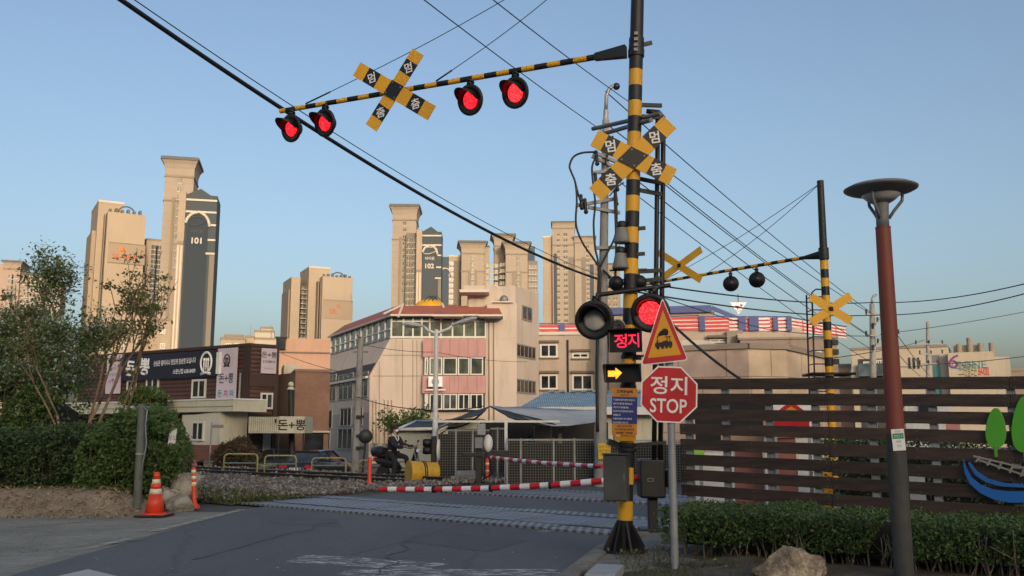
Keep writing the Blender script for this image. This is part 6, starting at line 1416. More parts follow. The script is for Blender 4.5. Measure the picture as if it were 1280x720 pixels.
# ---- things seen through the gaps of the fence
def backpanel(name, label, cat, D, u0, u1, v0, v1, m_, depth=.4, extra=None, legs=True):
    f = fac_at((u0+u1)/2, D); r = thing(name, label, cat, f.o); mb = f.mb(); x0, x1, z0, z1 = f.box(mb, u0, u1, v0, v1, 0, depth, m_); mb.build('panel', r)
    if legs and z0 > .25:
        for x_ in (x0+.06, x1-.06): mb = f.mb(); mb.bx(x_-.03, x_+.03, .05, .11, 0, z0-.002, GALV); mb.build('post', r)
    if extra: extra(f, r, x0, x1, z0, z1)
    return r
def ex1(f, r, x0, x1, z0, z1):
    w_ = x1-x0; mb = f.mb(); mb.bx(x0+.05, x1-.05, -.012, -.001, z0, z0+(z1-z0)*.42, SIGNR); xc = (x0+x1)/2
    mb.prism([(xc-.32, -.012, z0+(z1-z0)*.45), (xc+.32, -.012, z0+(z1-z0)*.45), (xc, -.012, z1-.02)], (0, .01, 0), SIGNR); mb.prism([(xc-.2, -.024, z0+(z1-z0)*.5), (xc+.2, -.024, z0+(z1-z0)*.5), (xc, -.024, z1-.12)], (0, .01, 0), SIGNY); mb.bx(xc-.02, xc+.02, -.03, -.0245, z0+(z1-z0)*.55, z1-.25, C_INK); mb.build('warning_face', r)
backpanel('notice_hoarding', 'white hoarding with a red band and triangle seen through the fence gaps', 'hoarding', 17.5, 963, 1014, 500, 534, SIGNW, .05, ex1)
def ex2(f, r, x0, x1, z0, z1):
    for a, b, m_ in ((x0-.25, x0-.02, WHITE), (x1+.02, x1+.35, WHITE)): mb = f.mb(); mb.bx(a, b, -.03, .3, 0, z1, m_); mb.build('door_frame', r)
    mb = f.mb(); mb.bx(x0-.25, x1+.4, -.05, 2, z1+.002, z1+.35, C_APRICOT); mb.build('roof_edge', r)
C_REDP = mat('panel_dusty_red', (.34, .13, .1), .7, .1, 2, dirt=.3)
backpanel('red_shed', 'dusty red shed with white corner posts behind the left part of the fence', 'shed', 19, 918, 953, 558, None, C_REDP, 1.5, ex2)
backpanel('red_stall', 'small red fronted stall with pale posts behind the middle of the fence', 'shed', 18.5, 972, 994, 547, None, C_REDP, 1.5, ex2)
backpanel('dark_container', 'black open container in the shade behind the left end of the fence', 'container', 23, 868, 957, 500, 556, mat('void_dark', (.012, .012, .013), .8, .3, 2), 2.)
backpanel('white_cabinet', 'white cabinet low behind the left end of the fence', 'cabinet', 17, 868, 906, 566, None, WHITE, .5)
backpanel('green_blue_box', 'small lime and blue box behind the fence beside the stop sign post', 'box', 16.6, 861, 880, 559, 572, mat('lime', (.3, .62, .08), .5, .1, 2), .3)
backpanel('yellow_box', 'small yellow box low behind the middle of the fence', 'box', 16.6, 1028, 1040, 586, None, YEL, .3)
def ex3(f, r, x0, x1, z0, z1):
    mb = f.mb(); mb.bx(x0+.4, x1-.6, -.06, -.002, z1-.75, z1-.25, GLASSD); mb.build('window', r)
backpanel('parked_van', 'pale van roof seen through the top gap right of the ladder mast', 'van', 32, 1130, 1190, 494, 560, WHITE, 1.8, ex3, False)
backpanel('white_bin', 'white bin low behind the fence right of the brown lamp post', 'bin', 15, 1136, 1156, 596, None, WHITE, .4)
backpanel('pink_crate', 'pale pink crate behind the fence between lamp post and green cutout', 'crate', 22, 1182, 1200, 528, 545, mat('crate_pink', (.6, .25, .22), .6, .1, 2), .4)
# ================================================================= market stalls across the tracks
f = Fac((0, 27.2, 0), (1, .0, 0))
M_MESH, tM, bM = nodes_of('wire_mesh')
br = N(tM, 'ShaderNodeTexBrick', Scale=1., offset=0., squash=1.); br.inputs['Brick Width'].default_value = .075; br.inputs['Row Height'].default_value = .075; br.inputs['Mortar Size'].default_value = .006; br.inputs['Mortar Smooth'].default_value = 0
tM.links.new(coords(tM, (1, 1, 1), (R(90), 0, 0)), br.inputs['Vector']); bM.inputs['Base Color'].default_value = (.13, .13, .12, 1); bM.inputs['Roughness'].default_value = .6; tM.links.new(br.outputs['Fac'], bM.inputs['Alpha'])
M_NET = mat('shade_net', (.02, .02, .019), .9, .3, 1.5)
def meshfence(label, u0, u1, v0, y, posts, net=True):
    r = thing('mesh_fence', label, 'fence', f.T @ Vector((f.xz((u0+u1)/2, 540, y)[0], y, 0)), 'wire mesh fences'); x0, z1 = f.xz(u0, v0, y); x1, _ = f.xz(u1, v0, y)
    mb = f.mb(); mb.bx(x0, x1, y-.004, y+.004, .05, z1, M_MESH); mb.build('mesh_panel', r)
    if net: mb = f.mb(); mb.bx(x0+.03, x1-.03, y+.05, y+.07, .05, z1-.1, M_NET); mb.build('shade_net', r)
    for u in posts:
        xp = f.xz(u, v0, y)[0]; mb = f.mb(); mb.bx(xp-.025, xp+.025, y-.03, y+.02, 0, z1+.05, WHITE if u in (632, 814.) else GALV); mb.build('post', r)
    mb = f.mb(); mb.bx(x0, x1, y-.025, y-.005, z1-.02, z1+.03, GALV); mb.build('top_rail', r); return r
meshfence('wire mesh fence with black netting between white street lamp and far barrier', 546, 612, 538, .9, (547, 570, 591))
meshfence('wire mesh fence with tall thin mesh right of the far barrier machine', 613, 631, 536, .7, (622,), False)
meshfence('wide wire mesh fence behind the lowered barrier arms', 633, 745, 550, .0, (634, 651, 692, 718, 744))
meshfence('wire mesh fence seen between the striped mast and the stop sign post', 748, 872, 551, .3, (790, 840, 870))
# white frame, awnings, roofs
r = thing('market_shelter', 'open market shelter with white frame and sagging grey tarpaulin roof', 'shelter', (f.xz(640, 540, 2)[0], 29.2, 0))
x0, zt = f.xz(548, 525.5, .3); x1, _ = f.xz(700, 525.5, .3)
mb = f.mb(); mb.bx(f.xz(542, 525, .3)[0], x1, .25, .33, zt-.06, zt, WHITE); mb.build('frame_beam', r)
for u in (632.5,): xp = f.xz(u, 525, .3)[0]; mb = f.mb(); mb.bx(xp-.045, xp+.045, .2, .29, 0, zt-.062, WHITE); mb.build('frame_post', r)
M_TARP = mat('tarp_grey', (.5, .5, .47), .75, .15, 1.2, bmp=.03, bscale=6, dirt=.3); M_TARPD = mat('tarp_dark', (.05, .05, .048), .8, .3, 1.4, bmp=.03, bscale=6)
def cloth(pts, nu, nv, sag, m_, name, root, th=.03):
    a, b, c, d = [Vector(p) for p in pts]; mb = MB(); vs_ = []; fs = []
    for j in range(nv+1):
        for i in range(nu+1):
            s, t = i/nu, j/nv; p = (a*(1-s)+b*s)*(1-t) + (d*(1-s)+c*s)*t; p.z -= sag*math.sin(math.pi*s)*math.sin(math.pi*t) + .05*noise.noise(p*1.7); vs_.append(p)
    k = len(vs_); vs_ += [p - Vector((0, 0, th)) for p in vs_]
    for j in range(nv):
        for i in range(nu): q = j*(nu+1)+i; fs.append((q, q+1, q+nu+2, q+nu+1)); fs.append((k+q, k+q+nu+1, k+q+nu+2, k+q+1))
    for i in range(nu): fs.append((i, k+i, k+i+1, i+1)); q = nv*(nu+1)+i; fs.append((q, q+1, k+q+1, k+q))
    for j in range(nv): q = j*(nu+1); fs.append((q, q+nu+1, k+q+nu+1, k+q)); q += nu; fs.append((q, k+q, k+q+nu+1, q+nu+1))
    mb.add(vs_, fs, m_, True); return mb.build(name, root)
cloth([P(690, 533, 28.0), P(748, 527, 28.0), P(748, 513, 35), P(612, 507.5, 34)], 16, 8, .15, M_TARP, 'tarpaulin', r)
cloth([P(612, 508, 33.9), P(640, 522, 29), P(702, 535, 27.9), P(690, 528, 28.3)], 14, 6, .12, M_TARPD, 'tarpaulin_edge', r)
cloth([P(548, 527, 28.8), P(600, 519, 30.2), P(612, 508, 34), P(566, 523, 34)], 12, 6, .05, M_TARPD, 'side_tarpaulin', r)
for u, y in ((604, 30), (700, 29), (745, 29)): p = P(u, 540, y); mb = MB(); mb.bx(p.x-.06, p.x+.06, y-.06, y+.06, 0, P(u, 527, y).z-.05, C_STONED if u != 604 else CONC); mb.build('post', r)
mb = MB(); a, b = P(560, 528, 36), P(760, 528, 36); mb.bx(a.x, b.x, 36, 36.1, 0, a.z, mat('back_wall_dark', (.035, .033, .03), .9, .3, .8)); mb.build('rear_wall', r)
for k, (u0, u1, v0, D, m_) in enumerate(((640, 668, 566, 30, C_STONED), (672, 690, 575, 30.5, BLACK), (694, 716, 562, 31, M_NET), (656, 672, 553, 33, GALV), (716, 742, 572, 30, C_MORTARW), (668, 690, 532, 34, C_STONED))):
    a, b = P(u0, v0, D), P(u1, v0, D); mb = MB(); mb.bx(a.x, b.x, D, D+.8, 0, a.z, m_); mb.bx(a.x+.1, b.x-.2, D+.1, D+.7, a.z+.001, a.z+.25, M_TARPD)
    tag(mb.build('covered_goods', loc=(a.x, D, 0), bevel=.05), ('brown covered stack behind the mesh, left in the shelter', 'black covered stack in the middle of the shelter', 'netted stack in the shelter below the tarpaulin edge', 'tall grey cabinet at the back of the shelter', 'pale covered stack at the right end of the shelter', 'large brown crate high at the back of the shelter')[k], 'covered goods', 'goods stored in the shelter')
r = thing('lean_to_shed', 'pale grey shed wall with a white lean-to roof behind the scooter rider', 'shed', (P(520, 560, 33).x, 33, 0))
f5 = fac_at(520, 33); mb = f5.mb(); f5.box(mb, 498, 543, 537, None, 0, 2.5, mat('shed_grey_green', (.4, .42, .38), .7, .06, 1, dirt=.2)); mb.build('wall', r)
a, b, c, d = P(496, 537, 32.6), P(545, 536, 32.6), P(560, 526, 36.5), P(520, 526.5, 36.5)
cloth([a, b, c, d], 6, 4, 0, M_TARPD, 'roof', r); mb = MB(); mb.tube([a, d], .05, WHITE, 6); mb.tube([a, b], .06, WHITE, 6); mb.tube([d, P(606, 524.5, 32)], .04, WHITE, 6); mb.tube([b, P(570, 526, 30)], .05, C_CREAM, 6); mb.build('roof_frame', r)
p = P(575, 536, 31); mb = MB(); mb.prism([P(553, 536, 31), P(600, 536, 31), P(600, 523, 31), P(585, 523, 31)], (0, .1, 0), C_CREAM); tag(mb.build('gable_panel', loc=Vector((p.x, 31, 0))), 'cream triangular panel above the mesh fence left of the far barrier', 'panel')
# blue tin roof building
f6 = fac_at(705, 40); r = thing('blue_roofed_house', 'low house with a blue corrugated roof right of the shelter', 'building', f6.o)
M_TIN = wavemat('tin_blue', (.17, .27, .33), (.3, .43, .5), 3.2, direction='X', rough=.45, dist=.03)
x0, ze_ = f6.xz(652, 510, -.5); x1, _ = f6.xz(830, 510, -.5); xr0, zr_ = f6.xz(681, 492.5, 3.5)
mb = f6.mb(); mb.prism([(x0, -.5, ze_), (x1, -.5, ze_), (x1, 3.5, zr_), (xr0, 3.5, zr_)], (0, 0, .08), M_TIN); mb.prism([(x0, -.5, ze_), (xr0, 3.5, zr_), (x0, 7, ze_)], (0, 0, .06), M_TIN); mb.bx(x0, x1, -.58, -.5, ze_-.28, ze_+.04, WHITE)
mb.build('roof', r); mb = f6.mb(); mb.bx(x0+.4, x1, 0, 6, 0, ze_-.02, C_CREAM); mb.build('wall', r)
for k in range(9): mb = f6.mb(); xk = xr0+.2+k*.5; mb.bx(xk, xk+.22, 3.3, 3.7, zr_+.08, zr_+.17, M_TIN); mb.build('ridge_tile', r)
# boxes and pots beside the barrier, planters by the booth
mb = MB(); p = G(581, 606); mb.bx(p.x-.4, p.x+.4, p.y-.2, p.y+.2, 0, .25, CONC); mb.bx(p.x-.25, p.x+.3, p.y-.15, p.y+.15, .252, .4, GALV); tag(mb.build('concrete_block', loc=p, bevel=.02), 'grey concrete block with a metal box at the foot of the far barrier', 'block')
for k, (u, v, m_, lb) in enumerate(((247, 590, mat('planter_pink', (.35, .12, .11), .7, .1, 3), 'dusty pink planter box under the white booth'), (257, 591, mat('planter_grey', (.15, .14, .13), .8, .1, 3), 'grey planter box under the white booth'))):
    p = P(u, v, 38); b0 = Vector((p.x, 38, LOT)); mb = MB(); mb.bx(p.x-.3, p.x+.3, 37.8, 38.3, LOT, P(u, 578, 38).z, m_); mb.bx(p.x-.34, p.x+.34, 37.76, 38.34, P(u, 578, 38).z+.001, P(u, 577, 38).z+.03, m_); tag(mb.build('planter', loc=b0, bevel=.02), lb, 'planter')
mb = MB(); p = P(264, 540, 39); mb.cyl((p.x, 39, LOT), (p.x, 39, P(264, 528, 39).z), .035, GALV, n=8); mb.bx(p.x-.0, p.x+.5, 38.97, 39.0, P(264, 535, 39).z, P(264, 531, 39).z, C_INKV); tag(mb.build('sign_post', loc=(p.x, 39, 0)), 'thin post with a small dark plate in front of the white booth', 'sign')
# right-hand utility poles
def rpole(u0, v0, u1, v1, D, arms, label, r0=.16, hook=False):
    a = P(u1, v1, D); a = Vector((P(u1, 575, D).x, D, 0)); t_ = P(u0, v0, D); r = thing('utility_pole', label, 'utility pole', a, 'utility poles'); mb = MB(); mb.cyl(a, t_, r0, POLEC, r0*.6, 12)
    if hook: mb.tube([t_, P(u0, v0-6, D), P(u0+2, v0-10, D), P(u0+6, v0-12, D)], .07, GALV, 6)
    mb.build('pole', r)
    for (ua, va, ub, vb) in arms: mb = MB(); mb.bar(P(ua, va, D-.25), P(ub, vb, D-.25), .1, .1, STEEL); mb.build('crossarm', r)
    for (ua, va, ub, vb) in arms:
        for k in (0, .5, 1):
            p = P(ua+(ub-ua)*k, va+(vb-va)*k, D-.25); mb = MB(); mb.cyl(p, p + Vector((0, 0, .3)), .06, BLACK, n=8); mb.build('insulator', r)
    return r
rpole(1090, 380, 1093, 470, 55, ((1083, 393, 1119, 391), (1083, 420, 1123, 418), (1092, 410, 1102, 396), (1092, 437, 1103, 422)), 'concrete utility pole with two crossarms left of the brown lamp post', .24, True)
rpole(1159.5, 402, 1161, 470, 75, ((1145, 430, 1178, 430), (1150, 443, 1178, 442), (1150, 455, 1172, 455)), 'thin distant utility pole in front of the cream building', .2)
# ================================================================= vehicles, rider
def car(name, label, loc, rz, paint, group='parked cars'):
    r = thing(name, label, 'car', loc, group, rz)
    pm = mat(paint[0], paint[1], .28, .08, 1.5); pm.node_tree.nodes['Principled BSDF'].inputs['Coat Weight'].default_value = .6
    def sec(x, zb, zt, hw, tuck=.86): return [Vector((x, y, z)) for y, z in ((-hw*.9, zb), (hw*.9, zb), (hw, zb+.12), (hw, zb+(zt-zb)*.6), (hw*.95, zt-.05), (hw*tuck, zt), (-hw*tuck, zt), (-hw*.95, zt-.05), (-hw, zb+(zt-zb)*.6), (-hw, zb+.12))]
    mb = MB(); mb.loft([sec(-2.28, .42, .72, .7), sec(-2.2, .28, .93, .82), (sec(-1.9, .22, .99, .89)), sec(-1., .2, .96, .9), sec(.6, .2, .95, .9), sec(1.3, .2, .9, .89), sec(1.95, .23, .8, .84), sec(2.2, .3, .68, .76), sec(2.28, .4, .58, .62)], pm); mb.build('body', r, local=True)
    def g(x, z, hw): return [Vector((x, -hw, z)), Vector((x, hw, z))]
    mb = MB(); P4 = [(-1.75, .97, .8), (-1.05, 1.4, .62), (.1, 1.43, .62), (.95, .94, .78)]
    for sd in (-1, 1): mb.prism([(x, sd*hw, z) for x, z, hw in P4] + [(.0, sd*.82, .95)], (0, -sd*.03, 0), GLASSD)
    mb.prism([(-1.75, -.8, .97), (-1.75, .8, .97), (-1.05, .62, 1.4), (-1.05, -.62, 1.4)], (.02, 0, 0), GLASSD); mb.prism([(.95, -.78, .94), (.95, .78, .94), (.1, .62, 1.43), (.1, -.62, 1.43)], (-.02, 0, 0), GLASSD); mb.build('windows', r, local=True)
    mb = MB(); mb.loft([[Vector((-1.12, y, z)) for y, z in ((-.63, 1.385), (.63, 1.385), (.55, 1.43), (-.55, 1.43))], [Vector((-.5, y, z)) for y, z in ((-.65, 1.40), (.65, 1.40), (.56, 1.475), (-.56, 1.475))], [Vector((.16, y, z)) for y, z in ((-.63, 1.41), (.63, 1.41), (.55, 1.455), (-.55, 1.455))]], pm)
    for sd in (-1, 1): mb.bar((-1.08, sd*.63, 1.4), (-1.78, sd*.82, .95), .07, .05, pm); mb.bar((.13, sd*.63, 1.43), (1., sd*.8, .92), .06, .05, pm); mb.bar((-.45, sd*.65, 1.42), (-.5, sd*.84, .94), .08, .03, pm)
    mb.build('roof', r, local=True)
    for x in (-1.4, 1.4):
        for sd in (-1, 1):
            T = Matrix.Translation((x, sd*.8, .31)) @ Matrix.Rotation(R(90), 4, 'X'); mb = MB(T); mb.lathe([(.2, -.11), (.3, -.1), (.315, -.05), (.315, .05), (.3, .1), (.2, .11)], RUBBER, 22); w_ = mb.build('wheel', r, local=True); mb = MB(T); mb.lathe([(0, -.1), (.2, -.1), (.205, 0), (.2, .1), (0, .1)], STEEL, 16); mb.build('rim', w_, local=True)
    tl = mat('tail_light', (.4, .01, .015), .2, .1, 3)
    for sd in (-1, 1):
        mb = MB(); mb.prism([(-2.3, sd*.42, .72), (-2.3, sd*.8, .7), (-2.18, sd*.86, .9), (-2.24, sd*.45, .86)], (.06, 0, 0), tl); mb.build('tail_light', r, local=True); mb = MB(); mb.prism([(2.28, sd*.4, .58), (2.22, sd*.72, .6), (2.05, sd*.78, .72), (2.18, sd*.42, .7)], (-.06, 0, 0), SIGNW); mb.build('headlight', r, local=True)
        mb = MB(); mb.sphere((.75, sd*.98, .98), .1, pm, 8, (.7, 1, .7)); mb.build('wing_mirror', r, local=True)
    mb = MB(); mb.bx(-2.335, -2.3, -.27, .27, .6, .73, SIGNW); mb.build('number_plate', r, local=True); mb = MB(); mb.bx(-2.36, -2.22, -.78, .78, .3, .5, pm); mb.build('bumper', r, local=True, bevel=.03)
    return r
p = P(408, 594, 46); car('parked_car', 'black sedan parked with its tail to the railway in front of the brick building', (p.x, 44, LOT), R(76), ('car_black', (.012, .012, .015)))
p = P(326, 590, 47); car('parked_car', 'blue grey car half hidden behind the reddish shrub under the restaurant canopy', (p.x, 47, LOT), R(205), ('car_blue_grey', (.035, .045, .06)))
# scooter and rider
Ysc = 30.0; p = P(499, 600, Ysc); rz = R(-28)
r = thing('motor_scooter', 'black motor scooter waiting behind the yellow drum with its rider', 'scooter', (p.x, Ysc, 0), None, rz)
def mbl(): return MB()
SB = mat('scooter_black', (.02, .02, .022), .3, .2, 3)
for x in (-.62, .66):
    T = Matrix.Translation((x, 0, .24)) @ Matrix.Rotation(R(90), 4, 'X'); mb = MB(T); mb.lathe([(.15, -.05), (.22, -.055), (.24, 0), (.22, .055), (.15, .05)], RUBBER, 20); w_ = mb.build('wheel', r, local=True); mb = MB(T); mb.lathe([(0, -.04), (.15, -.05), (.15, .05), (0, .04)], STEEL, 14); mb.build('rim', w_, local=True)
def el(x, z, hy, hz): return [Vector((x, hy*math.cos(a), z + hz*math.sin(a))) for a in [2*math.pi*k/12 for k in range(12)]]
mb = mbl(); mb.loft([el(-.95, .62, .04, .03), el(-.8, .6, .13, .12), el(-.5, .55, .17, .16), el(-.15, .5, .16, .16), el(.0, .38, .13, .1)], SB); mb.bx(-.1, .42, -.15, .15, .22, .3, SB); mb.loft([el(.38, .28, .16, .08), el(.52, .55, .17, .1), el(.6, .82, .13, .08), el(.62, .98, .07, .05)], SB); mb.build('body', r, local=True)
mb = mbl(); mb.loft([el(-.78, .74, .12, .04), el(-.4, .76, .15, .05), el(-.05, .72, .12, .05)], RUBBER); mb.build('seat', r, local=True)
mb = mbl(); mb.tube([(.62, 0, .95), (.58, 0, 1.02)], .03, STEEL, 8); mb.tube([(.42, -.32, 1.03), (.55, -.15, 1.02), (.58, 0, 1.02), (.55, .15, 1.02), (.42, .32, 1.03)], .016, STEEL, 8); mb.build('handlebar', r, local=True)
mb = mbl(); mb.tube([(.6, -.07, .9), (.7, -.07, .5), (.66, -.07, .24)], .025, STEEL, 8); mb.tube([(.6, .07, .9), (.7, .07, .5), (.66, .07, .24)], .025, STEEL, 8); mb.build('fork', r, local=True)
mb = mbl(); mb.sphere((.69, 0, .92), .09, SIGNW, 12, (.5, 1, .8)); mb.build('headlight', r, local=True); mb = mbl(); mb.box((-.93, 0, .66), (.06, .16, .07), mat('tail_light', (.4, .01, .015))); mb.build('tail_light', r, local=True)
mb = mbl(); mb.loft([el(-1.0, .85, .1, .1), el(-.98, .88, .19, .17), el(-.7, .88, .21, .19), el(-.56, .87, .17, .15)], SB); mb.build('top_box', r, local=True); mb = mbl(); mb.box((-1.0, 0, .84), (.03, .26, .05), mat('tail_light', (.4, .01, .015))); mb.build('box_reflector', r, local=True)
for sd in (-1, 1): mb = mbl(); mb.tube([(.45, sd*.28, 1.03), (.46, sd*.34, 1.2)], .008, BLACK, 6); mb.sphere((.46, sd*.35, 1.22), .06, BLACK, 8, (.4, 1, .7)); mb.build('mirror', r, local=True)
mb = mbl(); mb.tube([(-.2, .12, .25), (-.16, .3, .02)], .015, STEEL, 6); mb.build('kick_stand', r, local=True)
def skin_body(name, joints, edges, root, m, par, sub=2):
    me = bpy.data.meshes.new(name); me.from_pydata([j[0] for j in joints], edges, []); o = bpy.data.objects.new(name, me); col.objects.link(o); o.parent = par; me.materials.append(m)
    bpy.context.view_layer.objects.active = o
    sk = o.modifiers.new('skin', 'SKIN'); sk.use_smooth_shade = True
    for i, j in enumerate(joints):
        rr = j[1] if isinstance(j[1], tuple) else (j[1], j[1]); me.skin_vertices[0].data[i].radius = rr; me.skin_vertices[0].data[i].use_root = (i == root)
    s = o.modifiers.new('subdivision', 'SUBSURF'); s.levels = sub; s.render_levels = sub
    return o
r2 = thing('person', 'rider in dark jacket and white face mask sitting on the black scooter, one foot down', 'person', (p.x, Ysc, 0), None, rz)
SKIN = mat('skin', (.42, .25, .18), .6, .08, 4); JACK = mat('cloth_navy', (.018, .02, .028), .8, .2, 5); TROU = mat('cloth_dark', (.02, .02, .022), .85, .2, 5); HAIR = mat('hair_black', (.012, .01, .01), .5, .2, 8); CLW = mat('cloth_white', (.62, .62, .62), .8, .08, 4)
hip = (-.3, 0, .82)
J = [(hip, (.15, .12)), ((-.3, 0, 1.0), (.15, .11)), ((-.26, 0, 1.2), (.17, .115)), ((-.22, 0, 1.33), (.13, .09)), ((-.2, 0, 1.42), .055), ((-.185, 0, 1.5), .06), ((-.175, 0, 1.58), (.078, .09)), ((-.17, 0, 1.66), (.07, .08))]
E_ = [(0, 1), (1, 2), (2, 3), (3, 4), (4, 5), (5, 6), (6, 7)]
def limb(start, pts):
    a = start
    for q in pts: J.append(q); E_.append((a, len(J)-1)); a = len(J)-1
    return a
arms = []; 
for sd in (-1, 1):
    h_ = limb(3, [((-.2, sd*.19, 1.31), .06), ((-.06, sd*.26, 1.1), .047), ((.2, sd*.27, 1.03), .036), ((.34, sd*.28, 1.06), .03), ((.4, sd*.29, 1.07), (.035, .02))]); arms.append(h_)
    for k in range(4): y = sd*(.26+.022*k); limb(h_, [((.45, y, 1.07), .0095), ((.475, y, 1.045), .009), ((.455, y, 1.02), .008)])
    limb(h_, [((.41, sd*.255, 1.04), .01), ((.44, sd*.245, 1.02), .009)])
limb(0, [((-.24, -.12, .78), .085), ((.05, -.3, .62), .068), ((.05, -.34, .38), .055), ((0, -.36, .12), .04), ((.02, -.36, .05), .04), ((.14, -.37, .035), .035)])
limb(0, [((-.24, .12, .78), .085), ((.12, .2, .72), .068), ((.16, .2, .5), .055), ((.2, .18, .36), .04), ((.3, .18, .33), .038)])
skin_body('body', J, E_, 0, SKIN, r2)
J0, E0 = J, E_
def sub_skin(name, idx, m, grow, par=r2):
    mp = {a: i for i, a in enumerate(idx)}; js = []
    for a in idx: rr = J0[a][1]; rr = rr if isinstance(rr, tuple) else (rr, rr); js.append((J0[a][0], (rr[0]+grow, rr[1]+grow)))
    es = [(mp[a], mp[b]) for a, b in E0 if a in mp and b in mp]; return skin_body(name, js, es, 0, m, par)
armi = [i for i in range(8, 12)]; 
n1 = 8; arm1 = list(range(8, 12)); base2 = 8+5+12+2; arm2 = list(range(base2, base2+4)); leg1 = list(range(base2+5+12+2, base2+5+12+2+5)); leg2 = list(range(base2+19+6, base2+19+6+4))
sub_skin('jacket', [0, 1, 2, 3] + arm1 + arm2, JACK, .032); sub_skin('trousers', [0] + leg1 + leg2, TROU, .024)
mb = MB(); mb.sphere((-.19, 0, 1.64), .1, HAIR, 16, (1.05, .95, .95)); mb.build('hair', r2, local=True)
mb = MB(); mb.sphere((-.115, 0, 1.545), .062, SIGNW, 14, (.6, 1, .8)); mb.build('face_mask', r2, local=True)
mb = MB(); mb.sphere((-.095, 0, 1.6), .018, SKIN, 8, (1, .8, 1.4))
for sd in (-1, 1): mb.sphere((-.105, sd*.03, 1.615), .011, HAIR, 8); mb.sphere((-.18, sd*.083, 1.59), .025, SKIN, 8, (.6, .5, 1.2))
mb.build('face', r2, local=True)
mb = MB(); mb.tube([(-.14, -.09, 1.36), (-.1, -.06, 1.28), (-.1, 0, 1.22), (-.1, .06, 1.28), (-.14, .09, 1.36), (-.24, .08, 1.42), (-.28, 0, 1.43), (-.24, -.08, 1.42), (-.14, -.09, 1.36)], .03, CLW, 8); mb.build('collar', r2, local=True)
for c_ in ((.1, -.365, .03), (.27, .18, .31)): mb = MB(); mb.sphere(c_, .06, RUBBER, 10, (2, .8, .75)); mb.build('shoe', r2, local=True)
# ================================================================= plants
L_HEDGE = leafmat('hedge_leaves', [(.022, .042, .014), (.042, .076, .022), (.062, .105, .03), (.03, .056, .02)], .5, .15)
L_HEDGE2 = leafmat('privet_leaves', [(.035, .07, .018), (.065, .12, .028), (.1, .165, .04), (.045, .085, .025)], .5, .2)
L_BUSH = leafmat('bush_leaves', [(.05, .095, .02), (.085, .15, .035), (.12, .18, .055)], .5, .25)
L_TREE = leafmat('tree_leaves', [(.08, .125, .045), (.115, .17, .06), (.16, .205, .09)], .5, .3)
L_FRESH = leafmat('fresh_leaves', [(.055, .11, .02), (.1, .17, .035), (.14, .21, .05)], .5, .3)
L_OLIVE = leafmat('olive_leaves', [(.09, .115, .03), (.14, .16, .045), (.19, .2, .07)], .5, .3)
L_BLOOM = leafmat('blossom', [(.45, .5, .4), (.58, .62, .52), (.32, .38, .28)], .7, .25)
L_RED = leafmat('reddish_leaves', [(.05, .05, .02), (.1, .05, .03), (.04, .06, .02), (.14, .07, .05)], .6, .2)
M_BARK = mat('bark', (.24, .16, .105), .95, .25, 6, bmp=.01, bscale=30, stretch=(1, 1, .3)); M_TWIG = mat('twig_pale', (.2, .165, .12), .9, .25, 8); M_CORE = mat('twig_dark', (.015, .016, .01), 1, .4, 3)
def hedge(name, label, a, b, depth, h, n, size, lm, seed, stems=0, hfun=None, core=True, group=None, lift=0., shag=1.):
    rr = random.Random(seed); a, b = Vector(a), Vector(b); d = b-a; L = d.length; d.normalize(); y = Vector((-d.y, d.x, 0)); r = thing(name, label, 'hedge' if name == 'hedge' else 'shrub', (a+b)/2, group); hf = hfun or (lambda s: 1.)
    mb = MB()
    for _ in range(n):
        s = rr.uniform(-.02, 1.02); k = rr.random(); bulge = .14*shag*noise.noise((s*L*1.6, 0, seed)); hh = h*hf(s)*(1 + .1*noise.noise((s*L*1.3, 3, seed)) + .05*shag*noise.noise((s*L*4, 3, seed)) + .1*(shag-1)*noise.noise((s*L*7, 5, seed)))
        if k < .42: t = rr.gauss(0, .06*shag) + bulge*.5; z = hh*(lift + (1-lift)*rr.random()**.8)
        elif k < .75: t = rr.random(); z = hh*(1 + rr.gauss(0, .035*shag))
        elif k < .88: t = rr.random(); z = hh*rr.uniform(lift, 1)
        else: t = 1 + rr.gauss(0, .05); z = hh*rr.uniform(lift, 1)
        gap = noise.noise((s*L*2.3, t*2, z*2.6 + seed))
        if gap < -.38: continue
        leaf(mb, a + d*s*L + y*t*depth + Vector((0, 0, z)), size, lm, rr, up=Vector((-y.x*.5, -y.y*.5, .6)))
    mb.build('foliage', r)
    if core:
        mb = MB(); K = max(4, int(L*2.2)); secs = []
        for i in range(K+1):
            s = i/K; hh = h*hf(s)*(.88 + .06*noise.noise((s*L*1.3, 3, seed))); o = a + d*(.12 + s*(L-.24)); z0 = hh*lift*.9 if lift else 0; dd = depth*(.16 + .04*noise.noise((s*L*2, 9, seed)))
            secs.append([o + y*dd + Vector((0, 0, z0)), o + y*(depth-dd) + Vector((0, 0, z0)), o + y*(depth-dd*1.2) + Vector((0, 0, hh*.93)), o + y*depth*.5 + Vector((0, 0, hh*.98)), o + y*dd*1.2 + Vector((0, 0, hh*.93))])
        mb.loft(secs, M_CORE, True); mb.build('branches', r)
    if stems:
        mb = MB()
        for _ in range(stems):
            s = rr.random(); o = a + d*s*L + y*rr.uniform(.02, .3)*depth; top_ = o + Vector((rr.gauss(0, .09), rr.gauss(0, .05), h*rr.uniform(.55, .95))); m_ = (o+top_)/2 + Vector((rr.gauss(0, .03), rr.gauss(0, .03), 0)); mb.tube([o, m_, top_], rr.uniform(.005, .013), M_TWIG, 5, .004)
            if rr.random() < .7: mb.tube([m_, m_ + Vector((rr.gauss(0, .12), rr.gauss(0, .05), h*rr.uniform(.2, .4)))], .006, M_TWIG, 4, .003)
        mb.build('stems', r)
    return r
